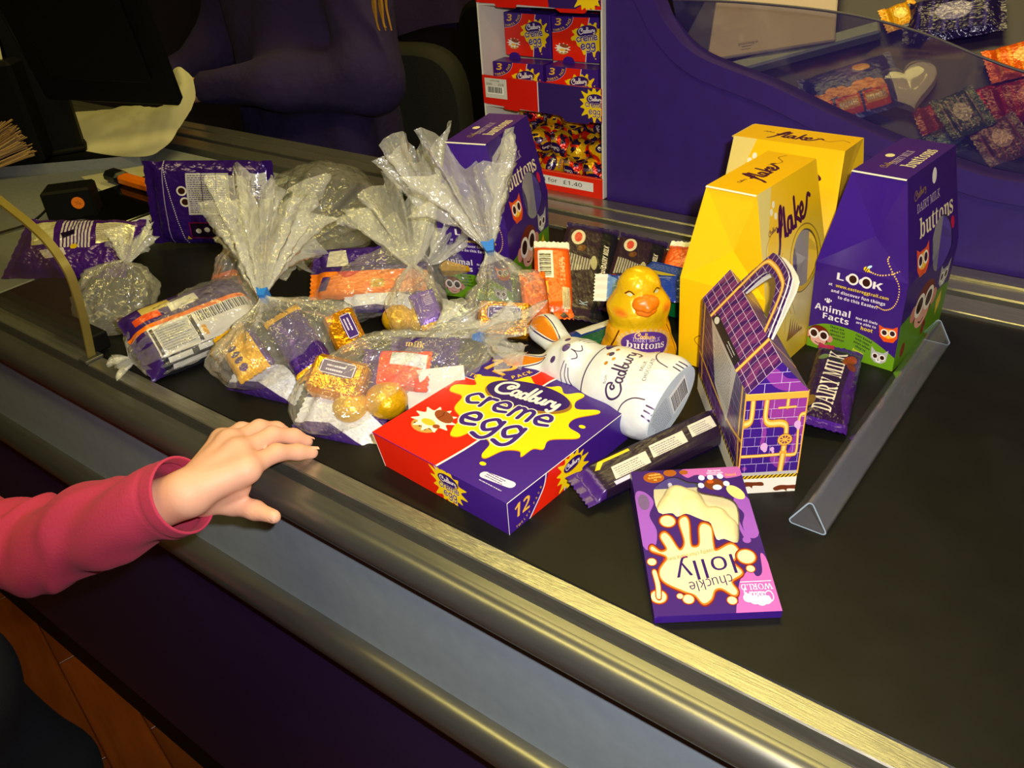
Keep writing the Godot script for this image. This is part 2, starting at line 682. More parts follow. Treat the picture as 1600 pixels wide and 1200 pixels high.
func setup_materials() -> void:
	foam.noise_type = FastNoiseLite.TYPE_CELLULAR
	foam.cellular_return_type = FastNoiseLite.RETURN_DISTANCE
	foam.frequency = 1.0
	foam.seed = 5
	var folds := noise_tex(0.02, true, FastNoiseLite.TYPE_CELLULAR, 5.0)
	M.folds = folds
	M.belt = toned(0.02, Color(0.062, 0.06, 0.054), Color(0.085, 0.083, 0.075), Vector3.ONE * 3.0, 0.42)
	M.belt.metallic_specular = 0.32
	M.steel = toned(0.03, Color(0.62, 0.61, 0.57), Color(0.72, 0.71, 0.67), Vector3(2.5, 30, 40), 0.30, 0.85)
	M.steel.normal_enabled = true
	M.steel.normal_texture = noise_tex(0.05, true, FastNoiseLite.TYPE_SIMPLEX, 1.2)
	M.steel.normal_scale = 0.25
	M.dark_steel = toned(0.02, Color(0.44, 0.44, 0.43), Color(0.50, 0.50, 0.49), Vector3(2.0, 20, 20), 0.30, 0.8)
	M.groove = mat(Color(0.05, 0.05, 0.055), 0.45)
	M.grey_panel = toned(0.04, Color(0.50, 0.55, 0.61), Color(0.53, 0.58, 0.64), Vector3.ONE * 4.0, 0.5)
	M.grey_top = toned(0.06, Color(0.50, 0.52, 0.56), Color(0.56, 0.58, 0.62), Vector3.ONE * 5.0, 0.4)
	M.deep_purple = mat(Color(0.14, 0.09, 0.28), 0.5)
	M.wall_purple = toned(0.03, Color(0.19, 0.10, 0.44), Color(0.215, 0.115, 0.48), Vector3.ONE * 3.0, 0.5)
	M.black = mat(Color(0.055, 0.055, 0.055), 0.6)
	M.black.metallic_specular = 0.25
	M.black_gloss = mat(Color(0.03, 0.03, 0.03), 0.08)
	M.black_cloth = mat(Color(0.05, 0.05, 0.055), 0.9)
	M.white_metal = mat(Color(0.85, 0.85, 0.82), 0.5)
	M.lamp = mat(Color(1, 1, 1), 0.5)
	M.lamp.emission_enabled = true
	M.lamp.emission = Color(1.0, 0.88, 0.5)
	M.lamp.emission_energy_multiplier = 2.5
	M.plank = []
	for k in 4:
		M.plank.append(toned(0.012, Color(0.44, 0.20, 0.05).darkened(0.06 * k), Color(0.54, 0.27, 0.07).darkened(0.06 * k), Vector3(1.2, 1.2, 12), 0.4))
	M.wall_paint = mat(Color(0.16, 0.13, 0.22), 0.8)
	M.ceiling_paint = mat(Color(0.55, 0.54, 0.5), 0.9)
	M.purple = mat(Color(0.235, 0.09, 0.53), 0.33)
	M.flake_yellow = mat(Color(0.97, 0.79, 0.05), 0.33)
	M.red = mat(Color(0.87, 0.10, 0.04), 0.35)
	M.white_card = mat(Color(0.88, 0.87, 0.84), 0.6)
	M.grey_card = mat(Color(0.66, 0.63, 0.58), 0.8)
	M.paper = mat(Color(0.80, 0.78, 0.68), 0.85)
	M.gold_foil = crumpled(mat(Color(0.93, 0.62, 0.12), 0.26, 0.75), folds, 14.0, 0.9)
	M.yellow_foil = crumpled(mat(Color(0.88, 0.68, 0.05), 0.30, 0.35), folds, 16.0, 1.0)
	M.orange_foil = crumpled(mat(Color(0.93, 0.42, 0.05), 0.28, 0.4), folds, 14.0, 0.8)
	M.purple_foil = crumpled(mat(Color(0.27, 0.10, 0.62), 0.22, 0.55), folds, 12.0, 0.9)
	M.silver_foil = crumpled(mat(Color(0.75, 0.76, 0.78), 0.25, 0.7), folds, 14.0, 0.9)
	var ep := Pic.new(self, Vector2(2, 1), 512, Color(0.24, 0.10, 0.50))
	for k in 10:
		ep.pen(script_word(), Vector2(0.06 + 0.2 * k, 0.30 + 0.16 * (k % 4)), 0.045, 0.012, Color(0.85, 0.82, 0.92), -0.7)
		ep.stroke(V([0.1 + 0.2 * k, 0.1, 0.16 + 0.2 * k, 0.4, 0.08 + 0.2 * k, 0.7, 0.14 + 0.2 * k, 0.95]), 0.012, Color(0.8, 0.76, 0.9))
	M.egg_foil = printed(ep.tex(), 0.25, 0.3)
	M.egg_foil.normal_enabled = true
	M.egg_foil.normal_texture = folds
	M.egg_foil.normal_scale = 0.8
	M.blue_tie = mat(Color(0.05, 0.47, 0.85), 0.4)
	M.film = crumpled(film_mat(Color(0.93, 0.92, 0.87), 0.11, 0.10), folds, 9.0, 1.6)
	M.film_thick = crumpled(film_mat(Color(0.93, 0.93, 0.90), 0.27, 0.13), folds, 9.0, 1.7)
	M.window_film = film_mat(Color(0.95, 0.95, 0.95), 0.05, 0.06)
	M.acrylic = film_mat(Color(0.20, 0.16, 0.42), 0.36, 0.05)
	M.clear_acrylic = film_mat(Color(0.6, 0.6, 0.55), 0.05, 0.05)
	M.acrylic_edge = mat(Color(0.52, 0.46, 0.22), 0.3)
	M.wing_edge = mat(Color(0.30, 0.28, 0.34), 0.4)
	M.divider = film_mat(Color(0.62, 0.63, 0.72), 0.09, 0.09)
	M.divider_edge = film_mat(Color(0.75, 0.85, 0.95), 0.55, 0.2)


func film_mat(c: Color, alpha: float, rough: float) -> StandardMaterial3D:
	var m := mat(Color(c.r, c.g, c.b, alpha), rough)
	m.transparency = BaseMaterial3D.TRANSPARENCY_ALPHA
	m.cull_mode = BaseMaterial3D.CULL_DISABLED
	return m


func build_room() -> void:
	# floor boards run nearly along the counter; those the photograph can see are boards of their own
	var sub := MB.new()
	sub.box(M.plank[3], Vector3(0, -0.06, 0.2), Vector3(9, 0.1, 8.4))
	var fl := struct("floor", sub, "orange brown laminate floor in front of the checkout")
	var dir := deg_to_rad(-12.0)
	var rnd := RandomNumberGenerator.new()
	rnd.seed = 4
	var shapes := []
	for k in 4:
		var b := MB.new()
		b.box(M.plank[k], Vector3(0, -0.006, 0), Vector3(0.597, 0.012, 0.0835), Transform3D(), 0.0012)
		shapes.append(b.mesh())
	for row in range(-4, 8):
		for col in range(-2, 3):
			var o := MeshInstance3D.new()
			o.name = numbered("plank", fl)
			o.mesh = shapes[rnd.randi_range(0, 3)]
			var local := Vector3(col * 0.6 + (0.3 if row % 2 else 0.0) + 0.127, 0, row * 0.085)
			o.transform = Transform3D(Basis(Vector3.UP, dir), Vector3(-0.96, 0.0, 0.26) + Basis(Vector3.UP, dir) * local)
			fl.add_child(o, true)
	var rest := MB.new()
	for row in range(-46, 50):
		for col in range(-7, 9):
			if row >= -4 and row < 8 and col >= -2 and col < 3:
				continue
			var local := Vector3(col * 0.6 + (0.3 if row % 2 else 0.0) + 0.127, -0.006, row * 0.085)
			var at := Vector3(-0.96, 0, 0.26) + Basis(Vector3.UP, dir) * local
			if absf(at.x) < 4.2 and at.z > -3.8 and at.z < 4.2:
				rest.rbox(M.plank[rnd.randi_range(0, 3)], Transform3D(Basis(Vector3.UP, dir), at), Vector3(0.597, 0.012, 0.0835), 0.001)
	var far := leaf("planks_beyond", rest, fl)
	far.set_meta("kind", "stuff")
	for wl in [["wall_back", Vector3(0, 1.5, -4.1), Vector3(9, 3.2, 0.2), "dark purple shop wall at the back"], ["wall_front", Vector3(0, 1.5, 4.5), Vector3(9, 3.2, 0.2), "shop wall behind the photographer"], ["wall_left", Vector3(-4.4, 1.5, 0.2), Vector3(0.2, 3.2, 8.6), "shop wall past the till"], ["wall_right", Vector3(4.4, 1.5, 0.2), Vector3(0.2, 3.2, 8.6), "shop wall at the end of the belt"]]:
		var w := MB.new()
		w.box(M.wall_paint, wl[1], wl[2])
		struct(wl[0], w, wl[3])
	var c := MB.new()
	c.box(M.ceiling_paint, Vector3(0, 3.15, 0.2), Vector3(9, 0.1, 8.8))
	struct("ceiling", c, "pale shop ceiling above the checkout")
	ceiling_lamp(Vector3(-0.4, 3.0, 0.9), Vector2(1.5, 0.3), 1.9)
	ceiling_lamp(Vector3(-0.4, 3.0, -1.0), Vector2(1.5, 0.3), 1.9)
	ceiling_lamp(Vector3(2.2, 3.0, -1.0), Vector2(1.5, 0.3), 1.9)


func build_counter() -> void:
	var t := thing("checkout_counter", "long supermarket checkout with black belt, steel rails and grey side panel", "checkout counter")
	var b := MB.new()
	b.box(M.belt, Vector3(0.415, 0.885, -0.11), Vector3(2.57, 0.03, 0.618), Transform3D(), 0.003)
	leaf("conveyor_belt", b, t, "black rubber conveyor belt")
	b = MB.new()
	b.box(M.groove, Vector3(-0.2, 0.495, -0.15), Vector3(3.8, 0.75, 0.76))
	leaf("body", b, t)
	b = MB.new()
	b.box(M.steel, Vector3(-0.2, 0.888, 0.21), Vector3(3.8, 0.03, 0.021), Transform3D(), 0.0012)
	leaf("steel_strip", b, t, "narrow brushed steel strip along the belt")
	b = MB.new()
	b.box(M.groove, Vector3(-0.2, 0.872, 0.226), Vector3(3.8, 0.026, 0.012))
	leaf("groove", b, t)
	for q in [["bumper_rail", 0.8821, 0.2410, 0.0166], ["lower_rail", 0.7040, 0.241, 0.0215]]:
		b = MB.new()
		var rows := []
		for x in [-2.1, 1.7]:
			var row := PackedVector3Array()
			for k in 19:
				var a := lerpf(-0.55 * PI, 0.55 * PI, k / 18.0)
				row.append(Vector3(x, q[1] + sin(a) * q[3], q[2] + cos(a) * q[3]))
			rows.append(row)
		b.grid(M.dark_steel, rows)
		b.box(M.dark_steel, Vector3(-0.2, q[1], q[2] - 0.006), Vector3(3.8, q[3] * 1.9, 0.012))
		leaf(q[0], b, t)
	b = MB.new()
	b.box(M.grey_panel, Vector3(-0.2, 0.79, 0.233), Vector3(3.8, 0.16, 0.012))
	leaf("side_panel", b, t, "smooth grey side panel")
	b = MB.new()
	b.box(M.deep_purple, Vector3(-0.2, 0.395, 0.233), Vector3(3.8, 0.59, 0.014))
	leaf("base_panel", b, t, "dark purple base panel")
	b = MB.new()
	b.box(M.black, Vector3(-0.2, 0.05, 0.0), Vector3(3.8, 0.1, 0.47))
	leaf("plinth", b, t)
	b = MB.new()
	b.box(M.steel, Vector3(-0.2, 0.888, -0.442), Vector3(3.8, 0.03, 0.042), Transform3D(), 0.0012)
	b.box(M.groove, Vector3(-0.2, 0.882, -0.4685), Vector3(3.8, 0.03, 0.011))
	b.box(M.steel, Vector3(-0.2, 0.891, -0.4905), Vector3(3.8, 0.03, 0.033), Transform3D(), 0.002)
	b.box(M.steel, Vector3(-0.2, 0.8935, -0.5235), Vector3(3.8, 0.03, 0.033), Transform3D(), 0.002)
	leaf("far_rail", b, t, "stepped steel rail at the far side of the belt")
	b = MB.new()
	b.box(M.grey_top, Vector3(-1.487, 0.884, -0.105), Vector3(1.226, 0.03, 0.585))
	leaf("worktop", b, t, "grey laminate worktop past the belt")
	b = MB.new()
	b.box(M.black_gloss, Vector3(-1.06, 0.9, -0.19), Vector3(0.20, 0.006, 0.26), Transform3D(), 0.001)
	leaf("scanner_plate", b, t, "dark glass scanner plate")


func build_back_panel() -> void:
	# the purple screen behind the belt with its swept top, the acrylic wing above it
	var t := thing("checkout_screen", "tall purple board with a swept top edge behind the belt", "screen")
	var curve := smooth(V([-0.276, 1.5, -0.245, 1.3, -0.193, 1.211, -0.172, 1.179, -0.122, 1.1414, -0.017, 1.112, 0.073, 1.081, 0.15, 1.057, 0.238, 1.034, 0.31, 1.026, 0.5, 1.03, 0.9, 1.05]))
	var o := V([0.9, 0.905, -0.276, 0.905])
	var out := PackedVector2Array([Vector2(-0.276, 0.905), Vector2(0.9, 0.905)])
	for k in range(curve.size() - 1, -1, -1):
		out.append(curve[k])
	var b := MB.new()
	b.extrude(M.wall_purple, out, -0.575, -0.548)
	leaf("board", b, t)
	b = MB.new()
	var inner := PackedVector2Array()
	for k in curve.size():
		var d := (curve[mini(k + 1, curve.size() - 1)] - curve[maxi(k - 1, 0)]).normalized().orthogonal()
		inner.append(curve[k] + d * (0.028 if d.y < 0.0 else -0.028))
	var rim := PackedVector2Array(inner)
	for k in range(curve.size() - 1, -1, -1):
		rim.append(curve[k])
	b.extrude(M.wall_purple, rim, -0.5485, -0.541)
	leaf("raised_edge", b, t)
	var w := thing("acrylic_guard", "clear acrylic wing rising above the purple screen at right", "acrylic guard")
	var top := smooth(V([-0.184, 1.206, -0.07, 1.2055, 0.057, 1.1975, 0.152, 1.180, 0.227, 1.156, 0.2835, 1.141, 0.4, 1.12, 0.6, 1.09]))
	var wing := PackedVector2Array(top)
	wing.append(Vector2(0.6, 1.0))
	wing.append_array(PackedVector2Array([Vector2(0.31, 1.0), Vector2(0.15, 1.03), Vector2(0.0, 1.09), Vector2(-0.12, 1.125), Vector2(-0.17, 1.16)]))
	var ws := MB.new()
	ws.extrude(M.acrylic, PackedVector2Array(Array(wing)), -0.582, -0.577)
	leaf("sheet", ws, w)
	var edge := MB.new()
	var ep := PackedVector3Array()
	for p in top:
		ep.append(Vector3(p.x, p.y + 0.0005, -0.5795))
	edge.tube(M.wing_edge, ep, 0.0018, 6)
	leaf("edge", edge, w)


func build_divider() -> void:
	var t := thing("lane_divider", "clear hollow triangular plastic divider bar lying across the belt", "divider", frame(Vector3(1, 0, 0.01), Vector3.UP, Vector3(0.2815, BELT + 0.0005, 0.0355)))
	var o := []
	var outer := PackedVector2Array()
	var inner := PackedVector2Array()
	for k in 3:
		var a := TAU * k / 3 + PI / 2
		for j in 5:
			var d := Vector2(cos(a + (j - 2) * 0.5), sin(a + (j - 2) * 0.5))
			outer.append(Vector2(cos(a), sin(a)) * 0.0145 + d * 0.0035)
			inner.append(Vector2(cos(a), sin(a)) * 0.0145 + d * 0.0022)
	for i in outer.size():
		outer[i].y += 0.0108
		inner[i].y += 0.0108
	var b := MB.new()
	var n := outer.size()
	for q in [[outer, 1], [inner, -1]]:
		var rows := [PackedVector3Array(), PackedVector3Array()]
		for p in q[0]:
			rows[0].append(Vector3(p.x, p.y, 0))
			rows[1].append(Vector3(p.x, p.y, -0.372))
		if q[1] > 0:
			rows.reverse()
		for i in n:
			var j := (i + 1) % n
			b.quad(M.divider, rows[0][i], rows[0][j], rows[1][j], rows[1][i])
	leaf("tube", b, t)
	for z in [0.0, -0.372]:
		b = MB.new()
		for i in n:
			var j := (i + 1) % n
			var f := 0.0008 if z == 0.0 else -0.0008
			b.quad(M.divider_edge, Vector3(inner[i].x, inner[i].y, z + f), Vector3(outer[i].x, outer[i].y, z + f), Vector3(outer[j].x, outer[j].y, z + f), Vector3(inner[j].x, inner[j].y, z + f))
		leaf("rim", b, t)

# ---------------------------------------------------------------- pen-drawn words

func shifted(word: Array, dx: float) -> Array:
	var out := []
	for line in word:
		var p := PackedVector2Array()
		for q in line:
			p.append(q + Vector2(dx, 0))
		out.append(p)
	return out


func script_word() -> Array:
	return [V([1.3, 0.95, 1.05, 0.8, 0.9, 1.0, 1.1, 1.25, 1.5, 1.15, 1.4, 1.6, 0.8, 1.65, 0.2, 1.3, 0.02, 0.7, 0.3, 0.12, 0.9, -0.02, 1.5, 0.25]),
		V([2.1, 0.75, 1.8, 0.85, 1.6, 0.5, 1.75, 0.1, 2.05, 0.3, 2.15, 0.8, 2.1, 0.2, 2.3, 0.05]), V([2.9, 0.7, 2.55, 0.8, 2.4, 0.4, 2.6, 0.05, 2.85, 0.3, 3.1, 1.7, 2.95, 0.3, 3.1, 0.05]),
		V([3.25, 0.3, 3.55, 1.6, 3.35, 0.4, 3.45, 0.05, 3.75, 0.2, 3.8, 0.6, 3.55, 0.65]), V([4.0, 0.7, 3.95, 0.2, 4.15, 0.02, 4.4, 0.3, 4.5, 0.7, 4.45, 0.15, 4.6, 0.02]),
		V([4.75, 0.1, 4.85, 0.6, 4.95, 0.72, 5.2, 0.65]), V([5.35, 0.7, 5.35, 0.25, 5.55, 0.1, 5.8, 0.6, 5.75, -0.2, 5.5, -0.6, 5.25, -0.45])]


func round_e() -> Array:
	return [V([0.03, 0.5, 0.4, 0.48, 0.76, 0.56, 0.66, 0.92, 0.32, 0.98, 0.02, 0.52, 0.28, 0.04, 0.85, 0.16])]


func creme_word() -> Array:
	return [V([0.78, 0.8, 0.4, 1.0, 0.05, 0.5, 0.38, 0.02, 0.85, 0.2]), V([1.12, 0.0, 1.12, 0.95]), V([1.12, 0.55, 1.32, 0.9, 1.65, 0.92])] + shifted(round_e(), 1.8) + [
		V([2.95, 0.0, 3.0, 0.95]), V([3.0, 0.55, 3.2, 0.95, 3.48, 0.8, 3.5, 0.0]), V([3.5, 0.55, 3.72, 0.95, 4.02, 0.8, 4.06, 0.0])] + shifted(round_e(), 4.35)


func egg_word() -> Array:
	var g := [V([0.82, 0.78, 0.45, 1.0, 0.08, 0.55, 0.4, 0.06, 0.85, 0.45]), V([0.85, 0.98, 0.85, -0.15, 0.55, -0.55, 0.05, -0.4])]
	return round_e() + shifted(g, 1.08) + shifted(g, 2.2)


func flake_word() -> Array:
	return [V([0.0, -0.6, 0.35, 0.0, 0.7, 1.3, 0.98, 1.72, 0.95, 1.2, 0.5, 0.3]), V([0.3, 0.72, 0.85, 0.8]), V([1.0, 0.1, 1.28, 1.5, 1.1, 0.25, 1.32, 0.0]),
		V([1.95, 0.72, 1.6, 0.75, 1.42, 0.25, 1.68, 0.03, 1.95, 0.68, 1.93, 0.1, 2.15, 0.06]), V([2.28, 0.0, 2.55, 1.5, 2.38, 0.4]), V([2.85, 0.82, 2.45, 0.42, 2.62, 0.28, 2.9, 0.0]),
		V([3.02, 0.35, 3.36, 0.5, 3.3, 0.86, 3.0, 0.62, 3.04, 0.15, 3.35, 0.04, 3.75, 0.4, 4.1, 0.95, 4.35, 0.8])]

const RED := Color(0.91, 0.14, 0.04)
const PURPLE := Color(0.24, 0.10, 0.52)
const YOLK := Color(0.99, 0.84, 0.08)
const GOLD := Color(0.93, 0.66, 0.22)
const INK := Color(0.25, 0.12, 0.50)


func burst() -> PackedVector2Array:
	return smooth(V([0.07, 0.27, 0.13, 0.33, 0.03, 0.395, 0.05, 0.46, 0.15, 0.46, 0.2, 0.57, 0.3, 0.62, 0.33, 0.7, 0.37, 0.765, 0.42, 0.75, 0.45, 0.67, 0.52, 0.67, 0.6, 0.7, 0.63, 0.79, 0.67, 0.8, 0.7, 0.70, 0.77, 0.655, 0.81, 0.685, 0.815, 0.6, 0.86, 0.57, 0.835, 0.49, 0.94, 0.40, 0.93, 0.36, 0.84, 0.34, 0.82, 0.26, 0.895, 0.15, 0.865, 0.13, 0.77, 0.185, 0.72, 0.13, 0.725, 0.06, 0.68, 0.05, 0.62, 0.105, 0.55, 0.06, 0.5, 0.1, 0.42, 0.125, 0.335, 0.08, 0.31, 0.105, 0.27, 0.175, 0.16, 0.2]), true, 5)


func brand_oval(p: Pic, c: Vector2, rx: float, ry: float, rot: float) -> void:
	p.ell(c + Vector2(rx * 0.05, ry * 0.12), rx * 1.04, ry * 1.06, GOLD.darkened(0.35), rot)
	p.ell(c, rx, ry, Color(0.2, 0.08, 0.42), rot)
	p.pen(script_word(), c + Vector2(-rx * 0.78, ry * 0.38).rotated(rot), rx * 0.27, rx * 0.075, Color(0.96, 0.93, 0.92), rot, 1.0)


func fried_egg(p: Pic, c: Vector2, k: float) -> void:
	p.ell(c + Vector2(0.0, 0.52) * k, 0.62 * k, 0.42 * k, Color(0.80, 0.62, 0.30))
	for i in 9:
		p.ell(c + Vector2(-0.45 + 0.11 * i, 0.62 + 0.1 * sin(i * 2.3)) * k, 0.05 * k, 0.035 * k, Color(0.3, 0.16, 0.3))
	var w := PackedVector2Array()
	for i in 22:
		var a := TAU * i / 22
		w.append(c + Vector2(cos(a) * (1.0 if i % 2 else 0.66), sin(a) * (0.8 if i % 2 else 0.55) + 0.05) * k)
	p.poly(smooth(w, true, 4), Color(0.97, 0.96, 0.92))
	p.ell(c + Vector2(-0.05, 0.3) * k, 0.34 * k, 0.17 * k, Color(0.98, 0.77, 0.2))
	p.ell(c + Vector2(0.18, -0.3) * k, 0.55 * k, 0.27 * k, Color(0.60, 0.29, 0.13), 0.25)
	p.stroke(V([c.x + 0.0 * k, c.y - 0.5 * k, c.x + 0.1 * k, c.y - 0.3 * k, c.x + 0.05 * k, c.y - 0.1 * k]), 0.05 * k, Color(0.45, 0.2, 0.09))
	p.ell(c + Vector2(0.42, 0.33) * k, 0.16 * k, 0.12 * k, Color(0.62, 0.3, 0.13))


func logo_block(p: Pic, at: Vector2, k: float, rot: float) -> void:
	# the stacked words under the oval, pale outline first
	for q in [[0.40, Color(0.97, 0.95, 0.88)], [0.255, INK]]:
		p.pen(creme_word(), at, 0.100 * k, 0.100 * k * q[0], q[1], rot, 1.08)
		p.pen(egg_word(), at + Vector2(0.10, 0.18).rotated(rot) * k, 0.116 * k, 0.112 * k * q[0], q[1], rot, 1.06)


func egg_face(count: String, aspect: float, words: String) -> ImageTexture:
	var p := Pic.new(self, Vector2(1.0, 1.0 / aspect), 900 if count == "12" else 512, RED)
	p.X = Transform2D(Vector2(p.w, 0), Vector2(0, p.h), Vector2.ZERO)
	var line := smooth(V([0.478, 0.0, 0.465, 0.12, 0.50, 0.42, 0.53, 0.72, 0.507, 1.0]) if count == "12" else V([0.70, 0.0, 0.66, 0.3, 0.64, 0.7, 0.62, 1.0]))
	var right := PackedVector2Array(line)
	right.append_array(V([1, 1, 1, 0]))
	p.poly(right, PURPLE)
	p.stroke(line, 0.014, Color(0.95, 0.93, 0.92), false)
	var r := 0.345 if count == "12" else 0.40
	p.ell(Vector2.ZERO, r + 0.006, r * 0.87 + 0.006, Color(0.95, 0.93, 0.95))
	p.ell(Vector2.ZERO, r, r * 0.87, PURPLE)
	for i in words.length():
		var a := 0.16 + (PI / 2 - 0.26) * (1.0 - float(i) / (words.length() - 1))
		if words[i] != " ":
			p.text(words[i], Vector2(cos(a) * r * 0.87, sin(a) * r * 0.87 * 0.88), 0.033 if count == "12" else 0.05, Color(0.95, 0.78, 0.15), "sansbold", 0.0, a - PI / 2)
	p.text(count, Vector2(r * 0.32, r * 0.29), r * 0.40, GOLD.darkened(0.4), "sansbold", 0.0, 0.0, 0.15)
	p.text(count, Vector2(r * 0.305, r * 0.275), r * 0.40, Color(0.98, 0.75, 0.28), "sansbold", 0.0, 0.0, 0.15)
	var b := burst()
	if count == "3":
		p.X = p.X * Transform2D(Vector2(0.68, 0), Vector2(0, 1.02), Vector2(0.335, 0.05))
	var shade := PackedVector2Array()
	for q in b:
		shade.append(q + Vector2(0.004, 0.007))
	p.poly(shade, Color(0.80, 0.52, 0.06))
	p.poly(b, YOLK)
	for d in [Vector2(0.075, 0.245), Vector2(0.69, 0.845), Vector2(0.90, 0.30)]:
		p.ell(d, 0.02, 0.014, YOLK)
	brand_oval(p, Vector2(0.455, 0.238), 0.27, 0.122, -0.16)
	logo_block(p, Vector2(0.185, 0.49), 1.0, -0.13)
	p.X = Transform2D(Vector2(p.w, 0), Vector2(0, p.h), Vector2.ZERO)
	fried_egg(p, Vector2(0.19, 0.71) if count == "12" else Vector2(0.19, 0.70), 0.145 if count == "12" else 0.16)
	if count == "12":
		p.stroke(V([0.76, 0.905, 0.92, 0.885]), 0.05, Color(0.9, 0.88, 0.93))
		p.lines(0.765, 0.878, 0.14, 3, 0.014, 0.006, INK)
		p.lines(0.765, 0.945, 0.17, 1, 0.014, 0.006, Color(0.8, 0.78, 0.86), 5)
	return p.tex()


func small_burst(p: Pic, c: Vector2, sx: float, sy: float) -> void:
	var q := PackedVector2Array()
	for k in 28:
		var a := TAU * k / 28
		var r := 0.56 + 0.06 * sin(k * 1.9) if k % 2 else 0.40
		q.append(c + Vector2(cos(a) * r * sx, sin(a) * r * sy))
	p.poly(smooth(q, true, 4), YOLK)
	brand_oval(p, c + Vector2(0.02 * sx, -0.17 * sy), 0.30 * sx, 0.15 * sy, -0.08)


func build_egg_box() -> void:
	var t := thing("chocolate_egg_box", "flat red and purple carton for twelve eggs with a yellow splash on its lid", "box", frame(Vector3(0.997, 0, 0.078), Vector3.UP, Vector3(-0.0055, BELT, 0.082)))
	var w := 0.1745
	var d := 0.1805
	var h := 0.035
	var inset := 0.012
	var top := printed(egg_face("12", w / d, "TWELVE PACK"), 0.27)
	var p := Pic.new(self, Vector2(w, h), 640, RED)
	p.poly(V([0.085, 0, 0.175, 0, 0.175, 0.04, 0.105, 0.04]), PURPLE)
	p.stroke(V([0.085, 0, 0.105, 0.036]), 0.0018, Color(0.95, 0.93, 0.95), false)
	small_burst(p, Vector2(0.097, 0.0175), 0.042, 0.041)
	for q in [[0.3, Color(0.97, 0.95, 0.88)], [0.19, INK]]:
		p.pen(creme_word(), Vector2(0.0835, 0.0215), 0.0052, 0.0052 * q[0], q[1])
		p.pen(egg_word(), Vector2(0.089, 0.0295), 0.0056, 0.0054 * q[0], q[1])
	var front := printed(p.tex(), 0.3)
	p = Pic.new(self, Vector2(d, h), 640, PURPLE)
	p.poly(V([0.055, 0, 0.092, 0, 0.075, 0.036, 0.02, 0.036]), RED)
	p.poly(smooth(V([-0.01, -0.01, 0.05, -0.004, 0.048, 0.012, 0.028, 0.034, -0.01, 0.04])), PURPLE)
	p.stroke(V([0.052, 0.0, 0.047, 0.014, 0.027, 0.035]), 0.0016, Color(0.95, 0.93, 0.95))
	p.stroke(V([0.09, 0, 0.076, 0.035]), 0.0016, Color(0.95, 0.93, 0.95), false)
	p.text("12", Vector2(0.0185, 0.0155), 0.0145, Color(0.98, 0.75, 0.28), "sansbold", 0.0, 0.0, 0.15)
	for i in 11:
		var s := "TWELVE PACK"
		if s[i] != " ":
			p.text(s[i], Vector2(0.010 + 0.0034 * i, 0.0325 - 0.00022 * i * i), 0.0026, Color(0.95, 0.78, 0.15), "sansbold", 0.0, -0.1 - 0.05 * i)
	small_burst(p, Vector2(0.088, 0.019), 0.042, 0.04)
	var side := printed(p.tex(), 0.3)
	var a := [Vector3(-w / 2 + inset, 0, d / 2), Vector3(w / 2, 0, d / 2), Vector3(w / 2, 0, -d / 2), Vector3(-w / 2 + inset, 0, -d / 2)]
	var c := [Vector3(-w / 2, h, d / 2), Vector3(w / 2, h, d / 2), Vector3(w / 2, h, -d / 2), Vector3(-w / 2, h, -d / 2)]
	var b := MB.new()
	b.quad(front, a[0], a[1], c[1], c[0])
	b.quad(side, a[1], a[2], c[2], c[1])
	b.quad(M.purple, a[2], a[3], c[3], c[2])
	b.quad(M.red, a[3], a[0], c[0], c[3])
	b.quad(M.white_card, a[3], a[2], a[1], a[0])
	leaf("tray", b, t)
	b = MB.new()
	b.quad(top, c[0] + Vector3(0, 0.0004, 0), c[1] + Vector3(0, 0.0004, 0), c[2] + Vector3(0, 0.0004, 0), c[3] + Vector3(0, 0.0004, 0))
	leaf("lid", b, t, "lid with yellow splash and fried egg picture")
	b = MB.new()
	for k in 4:
		b.tube(M.white_card, PackedVector3Array([a[k], c[k]]), 0.0003, 5)
		b.tube(M.white_card if k == 1 else (M.red if k > 1 else M.purple), PackedVector3Array([c[k], c[(k + 1) % 4]]), 0.00045, 5)
	leaf("card_edge", b, t)

# ---------------------------------------------------------------- tall egg cartons: front faces +x, printed end faces +z

func carton_point(u: float, v: float, off := 0.0) -> Vector3:
	# u across the front from +z to -z, v down
	var y := 0.208 * (1.0 - v)
	var w := lerpf(0.132, 0.140, y / 0.105) if y < 0.105 else lerpf(0.140, 0.128, (y - 0.105) / 0.103)
	var x := 0.049 if y < 0.105 else lerpf(0.049, 0.0272, (y - 0.105) / 0.103)
	return Vector3(x + off, y, w * (0.5 - u))


